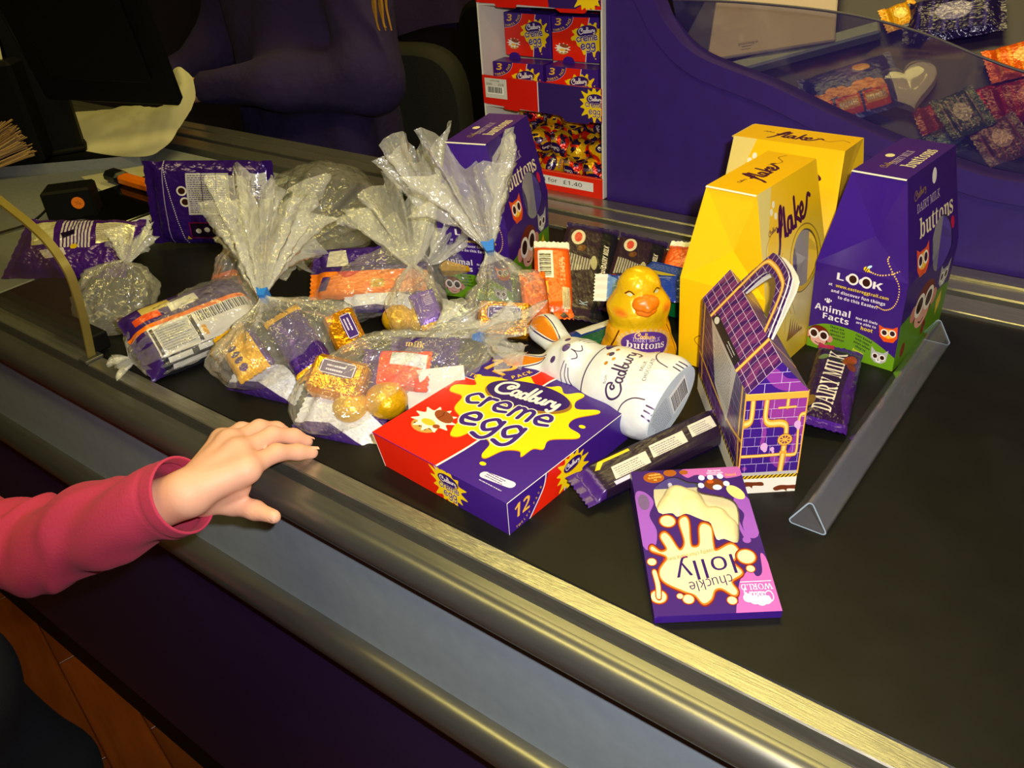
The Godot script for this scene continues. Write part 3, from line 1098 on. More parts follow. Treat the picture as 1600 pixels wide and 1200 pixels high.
func carton(called: String, label: String, xf: Transform3D, front: Material, end: Material, top: Material, plain: Material, egg: Material, group := "") -> Node3D:
	var t := thing(called, label, "box", xf, group)
	var b := MB.new()
	var wc := Vector2(0.66, 0.44)
	var steps := 48
	var rows := [[], [], [], [], []]
	for k in steps:
		var a := TAU * k / steps
		var dir := Vector2(cos(a), sin(a))
		var rim := wc + dir * Vector2(0.21, 0.145)
		var far := 1e9
		for q in [[dir.x, wc.x], [dir.y, wc.y]]:
			if q[0] > 1e-6:
				far = minf(far, (1.0 - q[1]) / q[0])
			elif q[0] < -1e-6:
				far = minf(far, -q[1] / q[0])
		var edge := wc + dir * far
		for j in 5:
			rows[j].append(edge.lerp(rim, pow(j / 4.0, 0.8)))
	for j in 4:
		for k in steps:
			var q := [rows[j][k], rows[j][(k + 1) % steps], rows[j + 1][(k + 1) % steps], rows[j + 1][k]]
			var p := []
			for e in q:
				p.append(carton_point(e.x, e.y))
			b.tri(front, p[0], p[2], p[1], q[0], q[2], q[1])
			b.tri(front, p[0], p[3], p[2], q[0], q[3], q[2])
	# corners that the ring of rays cuts off
	for cn in [Vector2(0, 0), Vector2(1, 0), Vector2(1, 1), Vector2(0, 1)]:
		var best := []
		for k in steps:
			var e0: Vector2 = rows[0][k]
			var e1: Vector2 = rows[0][(k + 1) % steps]
			if absf(e0.x - e1.x) > 1e-5 and absf(e0.y - e1.y) > 1e-5 and e0.distance_to(cn) < 0.3 and e1.distance_to(cn) < 0.3:
				best = [e0, e1]
		if best:
			b.tri(front, carton_point(best[0].x, best[0].y), carton_point(best[1].x, best[1].y), carton_point(cn.x, cn.y), best[0], best[1], cn)
	var L := func(u, v): return carton_point(u, v) * Vector3(-1, 1, 1)
	for q in [[1.0, 0.4952], [0.4952, 0.0]]:
		b.quad(plain, L.call(1.0, q[0]), L.call(0.0, q[0]), L.call(0.0, q[1]), L.call(1.0, q[1]))
	leaf("body", b, t)
	b = MB.new()
	b.quad(top, carton_point(0, 0), carton_point(1, 0), L.call(1.0, 0.0), L.call(0.0, 0.0))
	b.quad(plain, carton_point(0, 0) + Vector3(0, -0.0022, 0.0006), carton_point(0, 0) + Vector3(0, -0.0008, 0.0028), L.call(0.0, 0.0) + Vector3(0, -0.0008, 0.0028), L.call(0.0, 0.0) + Vector3(0, -0.0022, 0.0006))
	b.quad(M.white_card, L.call(0.0, 0.0) + Vector3(0, -0.0010, 0.0028), carton_point(0, 0) + Vector3(0, -0.0010, 0.0028), carton_point(0, 0) + Vector3(0, 0, 0.0006), L.call(0.0, 0.0) + Vector3(0, 0, 0.0006))
	leaf("top_flap", b, t)
	for sg in [1.0, -1.0]:
		b = MB.new()
		var u := 0.0 if sg > 0.0 else 1.0
		var f: Material = end if sg > 0.0 else plain
		var B1 := carton_point(u, 1.0)
		var B0: Vector3 = L.call(u, 1.0)
		var W1 := carton_point(u, 0.4952)
		var W0: Vector3 = L.call(u, 0.4952)
		var T1 := carton_point(u, 0.0)
		var T0: Vector3 = L.call(u, 0.0)
		if sg < 0.0:
			var q := B0; B0 = B1; B1 = q
			q = W0; W0 = W1; W1 = q
			q = T0; T0 = T1; T1 = q
		var A := Vector3(0.004, 0.142, (W0.z - sg * 0.013))
		var Tm := T0.lerp(T1, 0.68) - Vector3(0, 0, sg * 0.001)
		b.quad(f, B0, B1, W1, W0, Rect2(0, 0.26, 1, 0.74))
		b.tri(f, W0, W1, A, Vector2(0, 0.26), Vector2(1, 0.26), Vector2(0.5, 0.0))
		b.tri(plain, W0, A, T0)
		b.tri(plain, A, Tm, T0)
		b.tri(plain, A, T1, Tm)
		b.tri(plain, A, W1, T1)
		leaf("end_panel", b, t)
	b = MB.new()
	b.quad(M.grey_card, Vector3(-0.035, 0.004, 0.06), Vector3(-0.035, 0.004, -0.06), Vector3(-0.02, 0.19, -0.056), Vector3(-0.02, 0.19, 0.056))
	b.quad(M.grey_card, Vector3(0.030, 0.06, -0.030), Vector3(0.036, 0.06, -0.062), Vector3(0.028, 0.170, -0.060), Vector3(0.022, 0.170, -0.030))
	leaf("inner_card", b, t)
	b = MB.new()
	var prof := PackedVector2Array()
	for k in 17:
		var a := -PI / 2 + PI * k / 16.0
		prof.append(Vector2(cos(a) * 0.037 * (1.0 - 0.16 * sin(a)) + 0.00001, 0.108 + sin(a) * 0.05))
	b.lathe(egg, prof, 28, Transform3D(Basis(), Vector3(0.0065, -0.002, -0.004)))
	leaf("foil_egg", b, t, "foil wrapped chocolate egg in the window")
	b = MB.new()
	var fan := []
	for k in 32:
		fan.append(wc + Vector2(cos(TAU * k / 32), sin(TAU * k / 32)) * Vector2(0.212, 0.147))
	for k in 32:
		b.tri(M.window_film, carton_point(wc.x, wc.y, -0.0006), carton_point(fan[(k + 1) % 32].x, fan[(k + 1) % 32].y, -0.0006), carton_point(fan[k].x, fan[k].y, -0.0006))
	leaf("window", b, t)
	return t


func big_eyes(p: Pic, c: Vector2, r: float, gap: float, rot := 0.0) -> void:
	for s in [-1.0, 1.0]:
		var e := c + Vector2(s * gap, 0).rotated(rot)
		p.ell(e, r, r * 1.1, Color(0.97, 0.95, 0.93), rot)
		p.ell(e, r * 0.66, r * 0.74, Color(0.22, 0.10, 0.08), rot)


func owl(p: Pic, c: Vector2, k: float, rot := 0.0) -> void:
	var q := PackedVector2Array()
	for e in V([-1.0, -1.0, -0.5, -0.7, 0.5, -0.7, 1.0, -1.0, 0.95, 0.4, 0.5, 1.0, -0.5, 1.0, -0.95, 0.4]):
		q.append(c + (e * k).rotated(rot))
	p.poly(q, Color(0.93, 0.33, 0.06))
	p.ell(c, 0.8 * k, 0.55 * k, Color(0.98, 0.68, 0.15), rot)
	big_eyes(p, c + Vector2(0, -0.1 * k).rotated(rot), 0.40 * k, 0.43 * k, rot)
	p.poly(PackedVector2Array([c + Vector2(-0.18 * k, 0.25 * k).rotated(rot), c + Vector2(0.18 * k, 0.25 * k).rotated(rot), c + Vector2(0, 0.62 * k).rotated(rot)]), Color(0.98, 0.85, 0.15))


func monkey(p: Pic, c: Vector2, k: float) -> void:
	p.ell(c, k, 0.95 * k, Color(0.45, 0.13, 0.07))
	p.ell(c + Vector2(-1.0 * k, 0.1 * k), 0.3 * k, 0.35 * k, Color(0.85, 0.55, 0.5))
	p.ell(c + Vector2(1.0 * k, 0.1 * k), 0.3 * k, 0.35 * k, Color(0.85, 0.55, 0.5))
	p.ell(c + Vector2(0, 0.45 * k), 0.72 * k, 0.6 * k, Color(0.92, 0.68, 0.62))
	big_eyes(p, c + Vector2(0, -0.05 * k), 0.46 * k, 0.45 * k)
	p.stroke(V([c.x - 0.25 * k, c.y + 0.75 * k, c.x, c.y + 0.85 * k, c.x + 0.25 * k, c.y + 0.75 * k]), 0.07 * k, Color(0.3, 0.05, 0.08))


func cat(p: Pic, c: Vector2, k: float) -> void:
	p.poly(PackedVector2Array([c + Vector2(-1.1, -1.4) * k, c + Vector2(-0.5, -0.8) * k, c + Vector2(0.5, -0.8) * k, c + Vector2(1.1, -1.4) * k, c + Vector2(1.0, 0.3) * k, c + Vector2(0.4, 0.85) * k, c + Vector2(-0.4, 0.85) * k, c + Vector2(-1.0, 0.3) * k]), Color(0.72, 0.72, 0.74))
	big_eyes(p, c + Vector2(0, -0.1 * k), 0.42 * k, 0.46 * k)
	p.ell(c + Vector2(0, 0.5 * k), 0.34 * k, 0.26 * k, Color(0.95, 0.95, 0.95))
	p.poly(PackedVector2Array([c + Vector2(-0.14, 0.34) * k, c + Vector2(0.14, 0.34) * k, c + Vector2(0, 0.5) * k]), Color(0.1, 0.08, 0.1))


func build_cartons() -> void:
	# purple ones
	var white := Color(0.95, 0.93, 0.96)
	var cream := Color(0.95, 0.90, 0.74)
	var p := Pic.new(self, Vector2(1.0, 1.45), 640, PURPLE.darkened(0.05))
	p.poly(smooth(V([0, 1.2, 0.2, 1.1, 0.5, 1.09, 0.75, 1.15, 1, 1.28])) + V([1, 1.45, 0, 1.45]), Color(0.42, 0.62, 0.10))
	p.text("LOOK", Vector2(0.5, 0.485), 0.085, white, "sansbold", 0.5)
	big_eyes(p, Vector2(0.5, 0.48), 0.062, 0.073)
	p.text("at", Vector2(0.19, 0.60), 0.033, white, "sansbold")
	p.text("www.eastereggtrail.com", Vector2(0.54, 0.60), 0.036, Color(0.98, 0.85, 0.1), "sansbold", 0.58)
	p.text("and discover fun things", Vector2(0.505, 0.672), 0.036, white, "sansbold", 0.6)
	p.text("to do this Easter!", Vector2(0.51, 0.735), 0.036, white, "sansbold", 0.44)
	p.text("Animal", Vector2(0.25, 0.91), 0.078, white, "sansbold", 0.41)
	p.text("Facts", Vector2(0.3, 1.005), 0.075, white, "sansbold", 0.3)
	for k in 4:
		p.ell(Vector2(0.155 + 0.022 * k, 0.785 + 0.012 * absf(k - 1.5)), 0.009, 0.013, white)
	p.ell(Vector2(0.188, 0.82), 0.022, 0.018, white)
	for q in [["Not all Owls", 0.64, 0.925, 0.24], ["are able to", 0.64, 0.975, 0.22]]:
		p.text(q[0], Vector2(q[1], q[2]), 0.03, white, "sansbold", q[3])
	p.text("hoot", Vector2(0.655, 1.03), 0.045, Color(0.98, 0.85, 0.1), "sansbold")
	for q in [["There are", 0.33, 1.12], ["about 125", 0.34, 1.165], ["species of", 0.345, 1.21], ["monkeys", 0.35, 1.255]]:
		p.text(q[0], Vector2(q[1], q[2]), 0.026, Color(0.1, 0.05, 0.2), "sansbold")
	for q in [["Cats knead", 0.64, 1.15], ["with their", 0.63, 1.195], ["paws when", 0.63, 1.24], ["they're", 0.62, 1.285]]:
		p.text(q[0], Vector2(q[1], q[2]), 0.026, Color(0.1, 0.05, 0.2), "sansbold", 0.0, 0.25)
	p.text("happy", Vector2(0.60, 1.335), 0.032, Color(0.98, 0.9, 0.2), "sansbold", 0.0, 0.25)
	owl(p, Vector2(0.89, 1.01), 0.10, -0.15)
	monkey(p, Vector2(0.13, 1.27), 0.13)
	cat(p, Vector2(0.83, 1.33), 0.085)
	var trail := smooth(V([0.585, 0.35, 0.7, 0.36, 0.83, 0.31, 0.9, 0.22, 0.78, 0.12, 0.71, 0.19, 0.8, 0.3, 0.9, 0.4, 0.925, 0.55, 0.89, 0.68, 0.81, 0.74, 0.72, 0.72]), false, 5)
	for q in trail:
		p.ell(q, 0.0085, 0.0085, Color(0.95, 0.78, 0.35), 0.0, 10)
	p.ell(Vector2(0.545, 0.335), 0.036, 0.024, Color(0.95, 0.78, 0.1), 0.4)
	p.stroke(V([0.54, 0.31, 0.53, 0.355]), 0.009, Color(0.15, 0.1, 0.1))
	p.stroke(V([0.56, 0.32, 0.55, 0.362]), 0.009, Color(0.15, 0.1, 0.1))
	p.ell(Vector2(0.565, 0.305), 0.025, 0.014, Color(0.75, 0.9, 0.97), -0.6)
	var end := printed(p.tex(), 0.3)
	p = Pic.new(self, Vector2(0.136, 0.208), 560, PURPLE.darkened(0.1))
	p.poly(V([0, 0.152, 0.05, 0.146, 0.136, 0.152, 0.136, 0.208, 0, 0.208]), Color(0.36, 0.55, 0.08))
	p.pen(script_word(), Vector2(0.018, 0.027), 0.0052, 0.0012, Color(0.55, 0.42, 0.25), -0.15)
	p.ell(Vector2(0.072, 0.015), 0.006, 0.008, white, 0.3)
	p.text("DAIRY MILK", Vector2(0.055, 0.036), 0.0085, Color(0.80, 0.74, 0.80), "serif", 0.062)
	p.text("buttons", Vector2(0.076, 0.058), 0.019, cream, "serifbold", 0.092)
	p.ell(Vector2(0.12, 0.078), 0.005, 0.007, Color(0.8, 0.1, 0.2))
	owl(p, Vector2(0.038, 0.092), 0.016)
	monkey(p, Vector2(0.062, 0.150), 0.028)
	cat(p, Vector2(0.112, 0.138), 0.013)
	p.poly(V([0.105, 0.165, 0.115, 0.155, 0.12, 0.17, 0.11, 0.185]), Color(0.9, 0.75, 0.1))
	for q in [Vector2(0.02, 0.19), Vector2(0.075, 0.185)]:
		p.ell(q, 0.006, 0.009, Color(0.5, 0.14, 0.05))
	var front := printed(p.tex(), 0.3)
	p = Pic.new(self, Vector2(0.128, 0.054), 420, PURPLE.lightened(0.04))
	p.pen(script_word(), Vector2(0.022, 0.024), 0.0042, 0.001, Color(0.6, 0.48, 0.3))
	p.ell(Vector2(0.062, 0.012), 0.006, 0.0045, cream)
	p.text("DAIRY MILK", Vector2(0.062, 0.0245), 0.0075, Color(0.80, 0.74, 0.80), "serif", 0.05)
	p.text("buttons", Vector2(0.068, 0.040), 0.013, cream, "serifbold", 0.066)
	var top := printed(p.tex(), 0.33)
	carton("easter_egg_carton", "purple egg carton with an owl and cat printed end, standing at right against the divider", turn(-5.6, Vector3(0.2225, BELT, -0.323)), front, end, top, M.purple, M.egg_foil, "purple egg cartons")
	carton("easter_egg_carton", "purple egg carton standing behind the cellophane bags in front of the display", turn(14.0, Vector3(-0.252, BELT, -0.228)), front, end, top, M.purple, M.egg_foil, "purple egg cartons")
	# yellow ones
	var ink := Color(0.28, 0.08, 0.22)
	p = Pic.new(self, Vector2(0.136, 0.208), 640, Color(0.97, 0.78, 0.06))
	for k in 14:
		var f := 1.0 - k / 14.0
		var e := Color(0.97, 0.78, 0.06).lerp(Color(0.93, 0.86, 0.55), 0.09 * k if k < 11 else 1.0)
		var ring := PackedVector2Array()
		for j in 40:
			var a := TAU * j / 40
			ring.append(Vector2(0.085 + cos(a) * 0.12 * f, 0.13 + sin(a) * 0.1 * f))
		p.poly(ring, e)
	p.poly(V([0, 0, 0.03, 0, 0.012, 0.06, 0.0, 0.11]), Color(0.92, 0.84, 0.48))
	p.ell(Vector2(0.090, 0.0925), 0.0355, 0.037, Color(0.62, 0.50, 0.2))
	p.ell(Vector2(0.090, 0.0925), 0.034, 0.0355, Color(0.96, 0.80, 0.15))
	p.pen(flake_word(), Vector2(0.032, 0.060), 0.0192, 0.0046, ink, -0.16)
	p.pen(script_word(), Vector2(0.017, 0.046), 0.0032, 0.0007, ink, -0.16)
	p.stroke(V([0.03, 0.04, 0.01, 0.055, 0.012, 0.075, 0.03, 0.08, 0.042, 0.07]), 0.0005, Color(0.55, 0.42, 0.2))
	for k in 5:
		p.stroke(V([0.03 + 0.006 * k, 0.095 + 0.018 * k, 0.02 + 0.008 * k, 0.12, 0.035 + 0.01 * k, 0.135 + 0.004 * k]), 0.0006, Color(0.6, 0.46, 0.2))
	for q in [Vector2(0.026, 0.024), Vector2(0.031, 0.018), Vector2(0.034, 0.03)]:
		p.ell(q, 0.003, 0.0035, Color(0.97, 0.95, 0.85))
	for k in 6:
		p.poly(V([0.062 + 0.006 * k, 0.18, 0.066 + 0.006 * k, 0.15 + 0.005 * k, 0.07 + 0.006 * k, 0.18]), Color(0.55, 0.38, 0.15))
	front = printed(p.tex(), 0.3)
	p = Pic.new(self, Vector2(0.128, 0.054), 420, Color(0.95, 0.74, 0.03))
	p.pen(flake_word(), Vector2(0.036, 0.036), 0.0130, 0.0032, ink)
	p.pen(script_word(), Vector2(0.022, 0.024), 0.0022, 0.0005, ink)
	p.stroke(V([0.085, 0.022, 0.1, 0.03, 0.112, 0.02, 0.122, 0.024]), 0.0012, Color(0.55, 0.36, 0.1))
	top = printed(p.tex(), 0.33)
	p = Pic.new(self, Vector2(1.0, 1.45), 300, Color(0.97, 0.79, 0.06))
	p.stroke(V([0.3, 1.2, 0.2, 1.1, 0.3, 1.02, 0.36, 1.1]), 0.008, Color(0.5, 0.3, 0.15))
	end = printed(p.tex(), 0.3)
	carton("tall_egg_carton", "yellow egg carton with its printed window side turned right, behind the purple brick house box", turn(-4.2, Vector3(0.1135, BELT, -0.219)), front, end, top, M.flake_yellow, M.egg_foil, "yellow egg cartons")
	carton("tall_egg_carton", "rearmost yellow egg carton with its printed front turned to the belt, against the purple screen", turn(-92.0, Vector3(0.1, BELT, -0.346)), front, end, top, M.flake_yellow, M.egg_foil, "yellow egg cartons")


# ---------------------------------------------------------------- flat box with a film window

func build_lolly_box() -> void:
	var a := Vector3(0.2265, 0.909, 0.1984)
	var b0 := Vector3(0.302, 0.909, 0.1411)
	var up := Vector3(-0.5817, 0.136, -0.765).normalized()
	# its own axes: x along the title, y up the face, origin at the title's top left corner (the near right one)
	var ex := (a - b0).normalized()
	var ey := -(Vector3(0.17015, 0.93, 0.05615) - (a + b0) / 2).normalized()
	var xf := frame(ex, ey, b0)
	var w := 0.0950
	var h := 0.1495
	var t := thing("chocolate_lolly_box", "flat purple box with cream splash lettering lying nearest the camera on the belt", "box", xf)
	var P := func(u: float, v: float, z: float) -> Vector3: return Vector3(u * w, -v * h, z)
	var cream := Color(0.98, 0.87, 0.63)
	var lilac := Color(0.56, 0.32, 0.70)
	var pink := Color(0.70, 0.36, 0.66)
	var p := Pic.new(self, Vector2(1, 1), 900, Color(0.23, 0.11, 0.40))
	p.poly(smooth(V([0.0, 0.0, 0.30, 0.0, 0.31, 0.10, 0.26, 0.2, 0.19, 0.25, 0.16, 0.31, 0.13, 0.22, 0.07, 0.24, 0.04, 0.36, 0.0, 0.30]), true, 4), pink)
	p.poly(smooth(V([0.30, 0.0, 0.33, 0.06, 0.36, 0.0]), false, 4), pink)
	p.poly(smooth(V([0.0, 0.50, 0.10, 0.47, 0.12, 0.56, 0.08, 0.64, 0.14, 0.72, 0.1, 0.78, 0.0, 0.74]), true, 4), lilac)
	p.stroke(V([0.16, 0.62, 0.14, 0.53, 0.12, 0.47]), 0.03, lilac)
	p.ell(Vector2(0.12, 0.455), 0.035, 0.022, lilac)
	p.poly(smooth(V([1.0, 0.45, 0.9, 0.44, 0.86, 0.55, 0.90, 0.66, 0.84, 0.76, 0.92, 0.84, 1.0, 0.80]), true, 4), lilac)
	p.ell(Vector2(0.93, 0.76), 0.05, 0.06, Color(0.42, 0.33, 0.50))
	p.poly(smooth(V([0.0, 0.93, 0.25, 0.91, 0.40, 0.95, 0.5, 0.93, 0.52, 1.0, 0.0, 1.0]), true, 4), pink)
	p.text("yummy", Vector2(0.1, 0.935), 0.02, Color(0.9, 0.6, 0.2), "sansbold", 0.1)
	for q in [["yummy", 0.94], ["white chocolate", 0.957], ["chuckle lolly!", 0.975]]:
		p.text(q[0], Vector2(0.24, q[1]), 0.014, Color(0.96, 0.88, 0.95), "sansbold")
	for q in [Vector3(0.8, 0.945, 0.095), Vector3(0.645, 0.975, 0.06), Vector3(0.52, 0.975, 0.04)]:
		p.ell(Vector2(q.x, q.y), q.z, q.z * 0.45, Color(0.60, 0.32, 0.10))
	for q in [["the", 0.925], ["ChocOLATE TO", 0.945], ["Imagination", 0.965]]:
		p.text(q[0], Vector2(0.79, q[1]), 0.013, Color(0.98, 0.82, 0.4), "sansbold", 0.0, -0.06)
	var blob := smooth(V([0.932, 0.415, 0.813, 0.366, 0.892, 0.28, 0.874, 0.211, 0.729, 0.146, 0.65, 0.12, 0.597, 0.067, 0.53, 0.09, 0.485, 0.144, 0.423, 0.151, 0.345, 0.108, 0.31, 0.13, 0.336, 0.193, 0.233, 0.243, 0.289, 0.313, 0.215, 0.37, 0.26, 0.43, 0.40, 0.39, 0.41, 0.45, 0.395, 0.55, 0.45, 0.58, 0.49, 0.55, 0.52, 0.44, 0.575, 0.42, 0.60, 0.45, 0.575, 0.60, 0.60, 0.635, 0.65, 0.60, 0.64, 0.46, 0.70, 0.405, 0.76, 0.50, 0.80, 0.53, 0.835, 0.50, 0.80, 0.42, 0.86, 0.40, 0.92, 0.44]), true, 5)
	for q in [[0.022, Color(0.45, 0.12, 0.10)], [0.012, Color(0.85, 0.42, 0.12)]]:
		p.stroke(PackedVector2Array(blob) + PackedVector2Array([blob[0]]), q[0] * 2.0, q[1], false)
	p.poly(blob, cream)
	for q in [Vector3(0.752, 0.612, 0.062), Vector3(0.163, 0.344, 0.07), Vector3(0.947, 0.339, 0.035), Vector3(0.94, 0.118, 0.06), Vector3(0.708, 0.095, 0.042), Vector3(0.367, 0.075, 0.036), Vector3(0.155, 0.265, 0.032), Vector3(0.77, 0.115, 0.024)]:
		for e in [[1.32, Color(0.45, 0.12, 0.10)], [1.16, Color(0.85, 0.42, 0.12)], [1.0, cream]]:
			p.ell(Vector2(q.x, q.y), q.z * e[0], q.z * 0.62 * e[0], e[1])
	for e in [[0.05, Color(0.45, 0.12, 0.10)], [0.04, Color(0.85, 0.42, 0.12)], [0.03, cream]]:
		p.stroke(V([0.94, 0.27, 0.93, 0.19, 0.94, 0.12]), e[0] * 1.1, e[1])
	p.text("lolly", Vector2(0.52, 0.285), 0.115, INK.darkened(0.25), "sans", 0.5, -0.10)
	p.text("chuckle", Vector2(0.5, 0.188), 0.06, INK.darkened(0.25), "sans", 0.36, -0.12)
	p.text("novelty chocolate treat!", Vector2(0.62, 0.372), 0.024, Color(0.85, 0.25, 0.08), "sans", 0.46, -0.12)
	p.text("WORLD", Vector2(0.145, 0.152), 0.034, Color(0.95, 0.9, 0.95), "serif", 0.25)
	p.rect(0.02, 0.182, 0.25, 0.004, Color(0.95, 0.9, 0.95))
	p.pen(script_word(), Vector2(0.035, 0.122), 0.038, 0.006, Color(0.95, 0.9, 0.95))
	for q in [Vector2(0.14, 0.062), Vector2(0.19, 0.072), Vector2(0.235, 0.085), Vector2(0.10, 0.07)]:
		p.ell(q, 0.04, 0.026, Color(0.97, 0.96, 0.98))
	var face := Vector2(0.27, 0.87)
	p.ell(face + Vector2(0.0, 0.01), 0.14, 0.06, Color(0.22, 0.12, 0.42))
	p.ell(face + Vector2(0.0, 0.0), 0.09, 0.045, Color(0.42, 0.2, 0.1))
	for q in [Vector2(-0.11, 0.0), Vector2(0.12, -0.005), Vector2(0.02, 0.055), Vector2(-0.07, 0.06), Vector2(0.1, 0.055)]:
		p.ell(face + q, 0.028, 0.02, Color(0.93, 0.93, 0.97))
	p.ell(face + Vector2(-0.02, -0.025), 0.04, 0.02, Color(0.95, 0.95, 0.97))
	p.ell(face + Vector2(0.03, 0.02), 0.03, 0.013, Color(0.9, 0.32, 0.08))
	p.ell(Vector2(0.1, 0.80), 0.08, 0.045, Color(0.95, 0.83, 0.5), 0.5)
	var art := printed(p.tex(), 0.55)
	art.metallic_specular = 0.25
	# the window is cut out of the face
	var hole := smooth(V([0.82, 0.85, 0.70, 0.925, 0.60, 0.94, 0.5, 0.90, 0.415, 0.885, 0.42, 0.82, 0.30, 0.79, 0.18, 0.76, 0.115, 0.70, 0.15, 0.55, 0.2, 0.44, 0.305, 0.47, 0.37, 0.47, 0.385, 0.58, 0.44, 0.605, 0.50, 0.63, 0.58, 0.66, 0.66, 0.64, 0.70, 0.67, 0.815, 0.68]), true, 3)
	if Geometry2D.is_polygon_clockwise(hole):
		hole.reverse()
	# join the outer edge and the hole through a slit
	var start := 0
	for k in hole.size():
		if hole[k].x > hole[start].x:
			start = k
	var ring := PackedVector2Array([Vector2(0, 0), Vector2(1, 0), Vector2(1, hole[start].y - 0.0004)])
	var inner := PackedVector2Array()
	for k in hole.size() + 1:
		inner.append(hole[(start + k) % hole.size()])
	inner[0].y -= 0.0004
	var outer_turn := Geometry2D.is_polygon_clockwise(V([0, 0, 1, 0, 1, 1, 0, 1]))
	if Geometry2D.is_polygon_clockwise(inner) == outer_turn:
		inner.reverse()
		inner[0].y = hole[start].y - 0.0004
		inner[inner.size() - 1].y = hole[start].y
	ring.append_array(inner)
	ring.append_array(PackedVector2Array([Vector2(1, hole[start].y + 0.0004), Vector2(1, 1), Vector2(0, 1)]))
	var b := MB.new()
	var ids := Geometry2D.triangulate_polygon(ring)
	if ids.is_empty():
		print("lolly face was not cut")
	for k in range(0, ids.size(), 3):
		var q := [ring[ids[k]], ring[ids[k + 1]], ring[ids[k + 2]]]
		if (q[1] - q[0]).cross(q[2] - q[0]) > 0.0:
			q = [q[0], q[2], q[1]]
		b.tri(art, P.call(q[0].x, q[0].y, 0), P.call(q[1].x, q[1].y, 0), P.call(q[2].x, q[2].y, 0), q[0], q[1], q[2])
	leaf("front", b, t)
	b = MB.new()
	var zn := -0.0085
	var zf := -0.029
	var c := [P.call(0, 0, 0), P.call(1, 0, 0), P.call(1, 1, 0), P.call(0, 1, 0)]
	var g := [P.call(0, 0, zn), P.call(1, 0, zn), P.call(1, 0.98, zf), P.call(0, 0.98, zf)]
	b.quad(M.purple, c[1], c[0], g[0], g[1])
	b.quad(M.purple, c[3], c[2], g[2], g[3])
	b.quad(M.purple, c[2], c[1], g[1], g[2])
	b.quad(M.purple, c[0], c[3], g[3], g[0])
	b.quad(M.white_card, g[0], g[3], g[2], g[1])
	leaf("carton", b, t)
	b = MB.new()
	var fi := Geometry2D.triangulate_polygon(hole)
	for k in range(0, fi.size(), 3):
		var q := [hole[fi[k]], hole[fi[k + 1]], hole[fi[k + 2]]]
		if (q[1] - q[0]).cross(q[2] - q[0]) > 0.0:
			q = [q[0], q[2], q[1]]
		var z := -0.0006
		b.tri(M.window_film, P.call(q[0].x, q[0].y, z), P.call(q[1].x, q[1].y, z), P.call(q[2].x, q[2].y, z))
	leaf("window", b, t)
	b = MB.new()
	var choc := mat(Color(0.93, 0.85, 0.62), 0.4)
	choc.subsurf_scatter_enabled = true
	choc.subsurf_scatter_strength = 0.2
	var bones := [[P.call(0.5, 0.74, -0.0125), P.call(0.45, 0.60, -0.0125), 0.013, 0.012], [P.call(0.3, 0.68, -0.013), P.call(0.30, 0.56, -0.012), 0.011, 0.011], [P.call(0.68, 0.78, -0.013), P.call(0.74, 0.72, -0.013), 0.011, 0.010], [P.call(0.22, 0.60, -0.012), P.call(0.25, 0.50, -0.012), 0.009, 0.008], [P.call(0.6, 0.86, -0.013), P.call(0.48, 0.82, -0.013), 0.011, 0.01], [P.call(0.4, 0.52, -0.012), P.call(0.33, 0.50, -0.012), 0.008, 0.007]]
	melt(b, choc, bones, 0.0025, 0.0025)
	b.rbox(choc, Transform3D(Basis(), P.call(0.5, 0.68, -0.0165)), Vector3(0.085, 0.08, 0.004), 0.001)
	leaf("white_chocolate", b, t, "pale chocolate figure behind the film")
	b = MB.new()
	b.tube(M.white_card, PackedVector3Array([P.call(0.62, 0.9, -0.017), P.call(0.645, 1.075, -0.017)]), 0.0021, 10)
	leaf("stick", b, t, "white lolly stick")


# ---------------------------------------------------------------- card box shaped like a little brick house

func pipe(p: Pic, pts: PackedVector2Array, wd: float) -> void:
	p.stroke(pts, wd, Color(0.62, 0.38, 0.10))
	p.stroke(pts, wd * 0.82, Color(0.90, 0.66, 0.24))
	p.stroke(pts, wd * 0.35, Color(0.98, 0.85, 0.50))


func brickwork(p: Pic, w: float, h: float, course: float, seed_: int) -> void:
	var r := RandomNumberGenerator.new()
	r.seed = seed_
	var y := 0.0
	var n := 0
	while y < h:
		p.rect(0, y, w, course * 0.035, Color(0.93, 0.88, 0.95))
		var x := -course * r.randf_range(0.2, 2.0)
		while x < w:
			p.rect(x, y, course * 0.04, course, Color(0.93, 0.88, 0.95))
			x += course * 2.0
		y += course
		n += 1


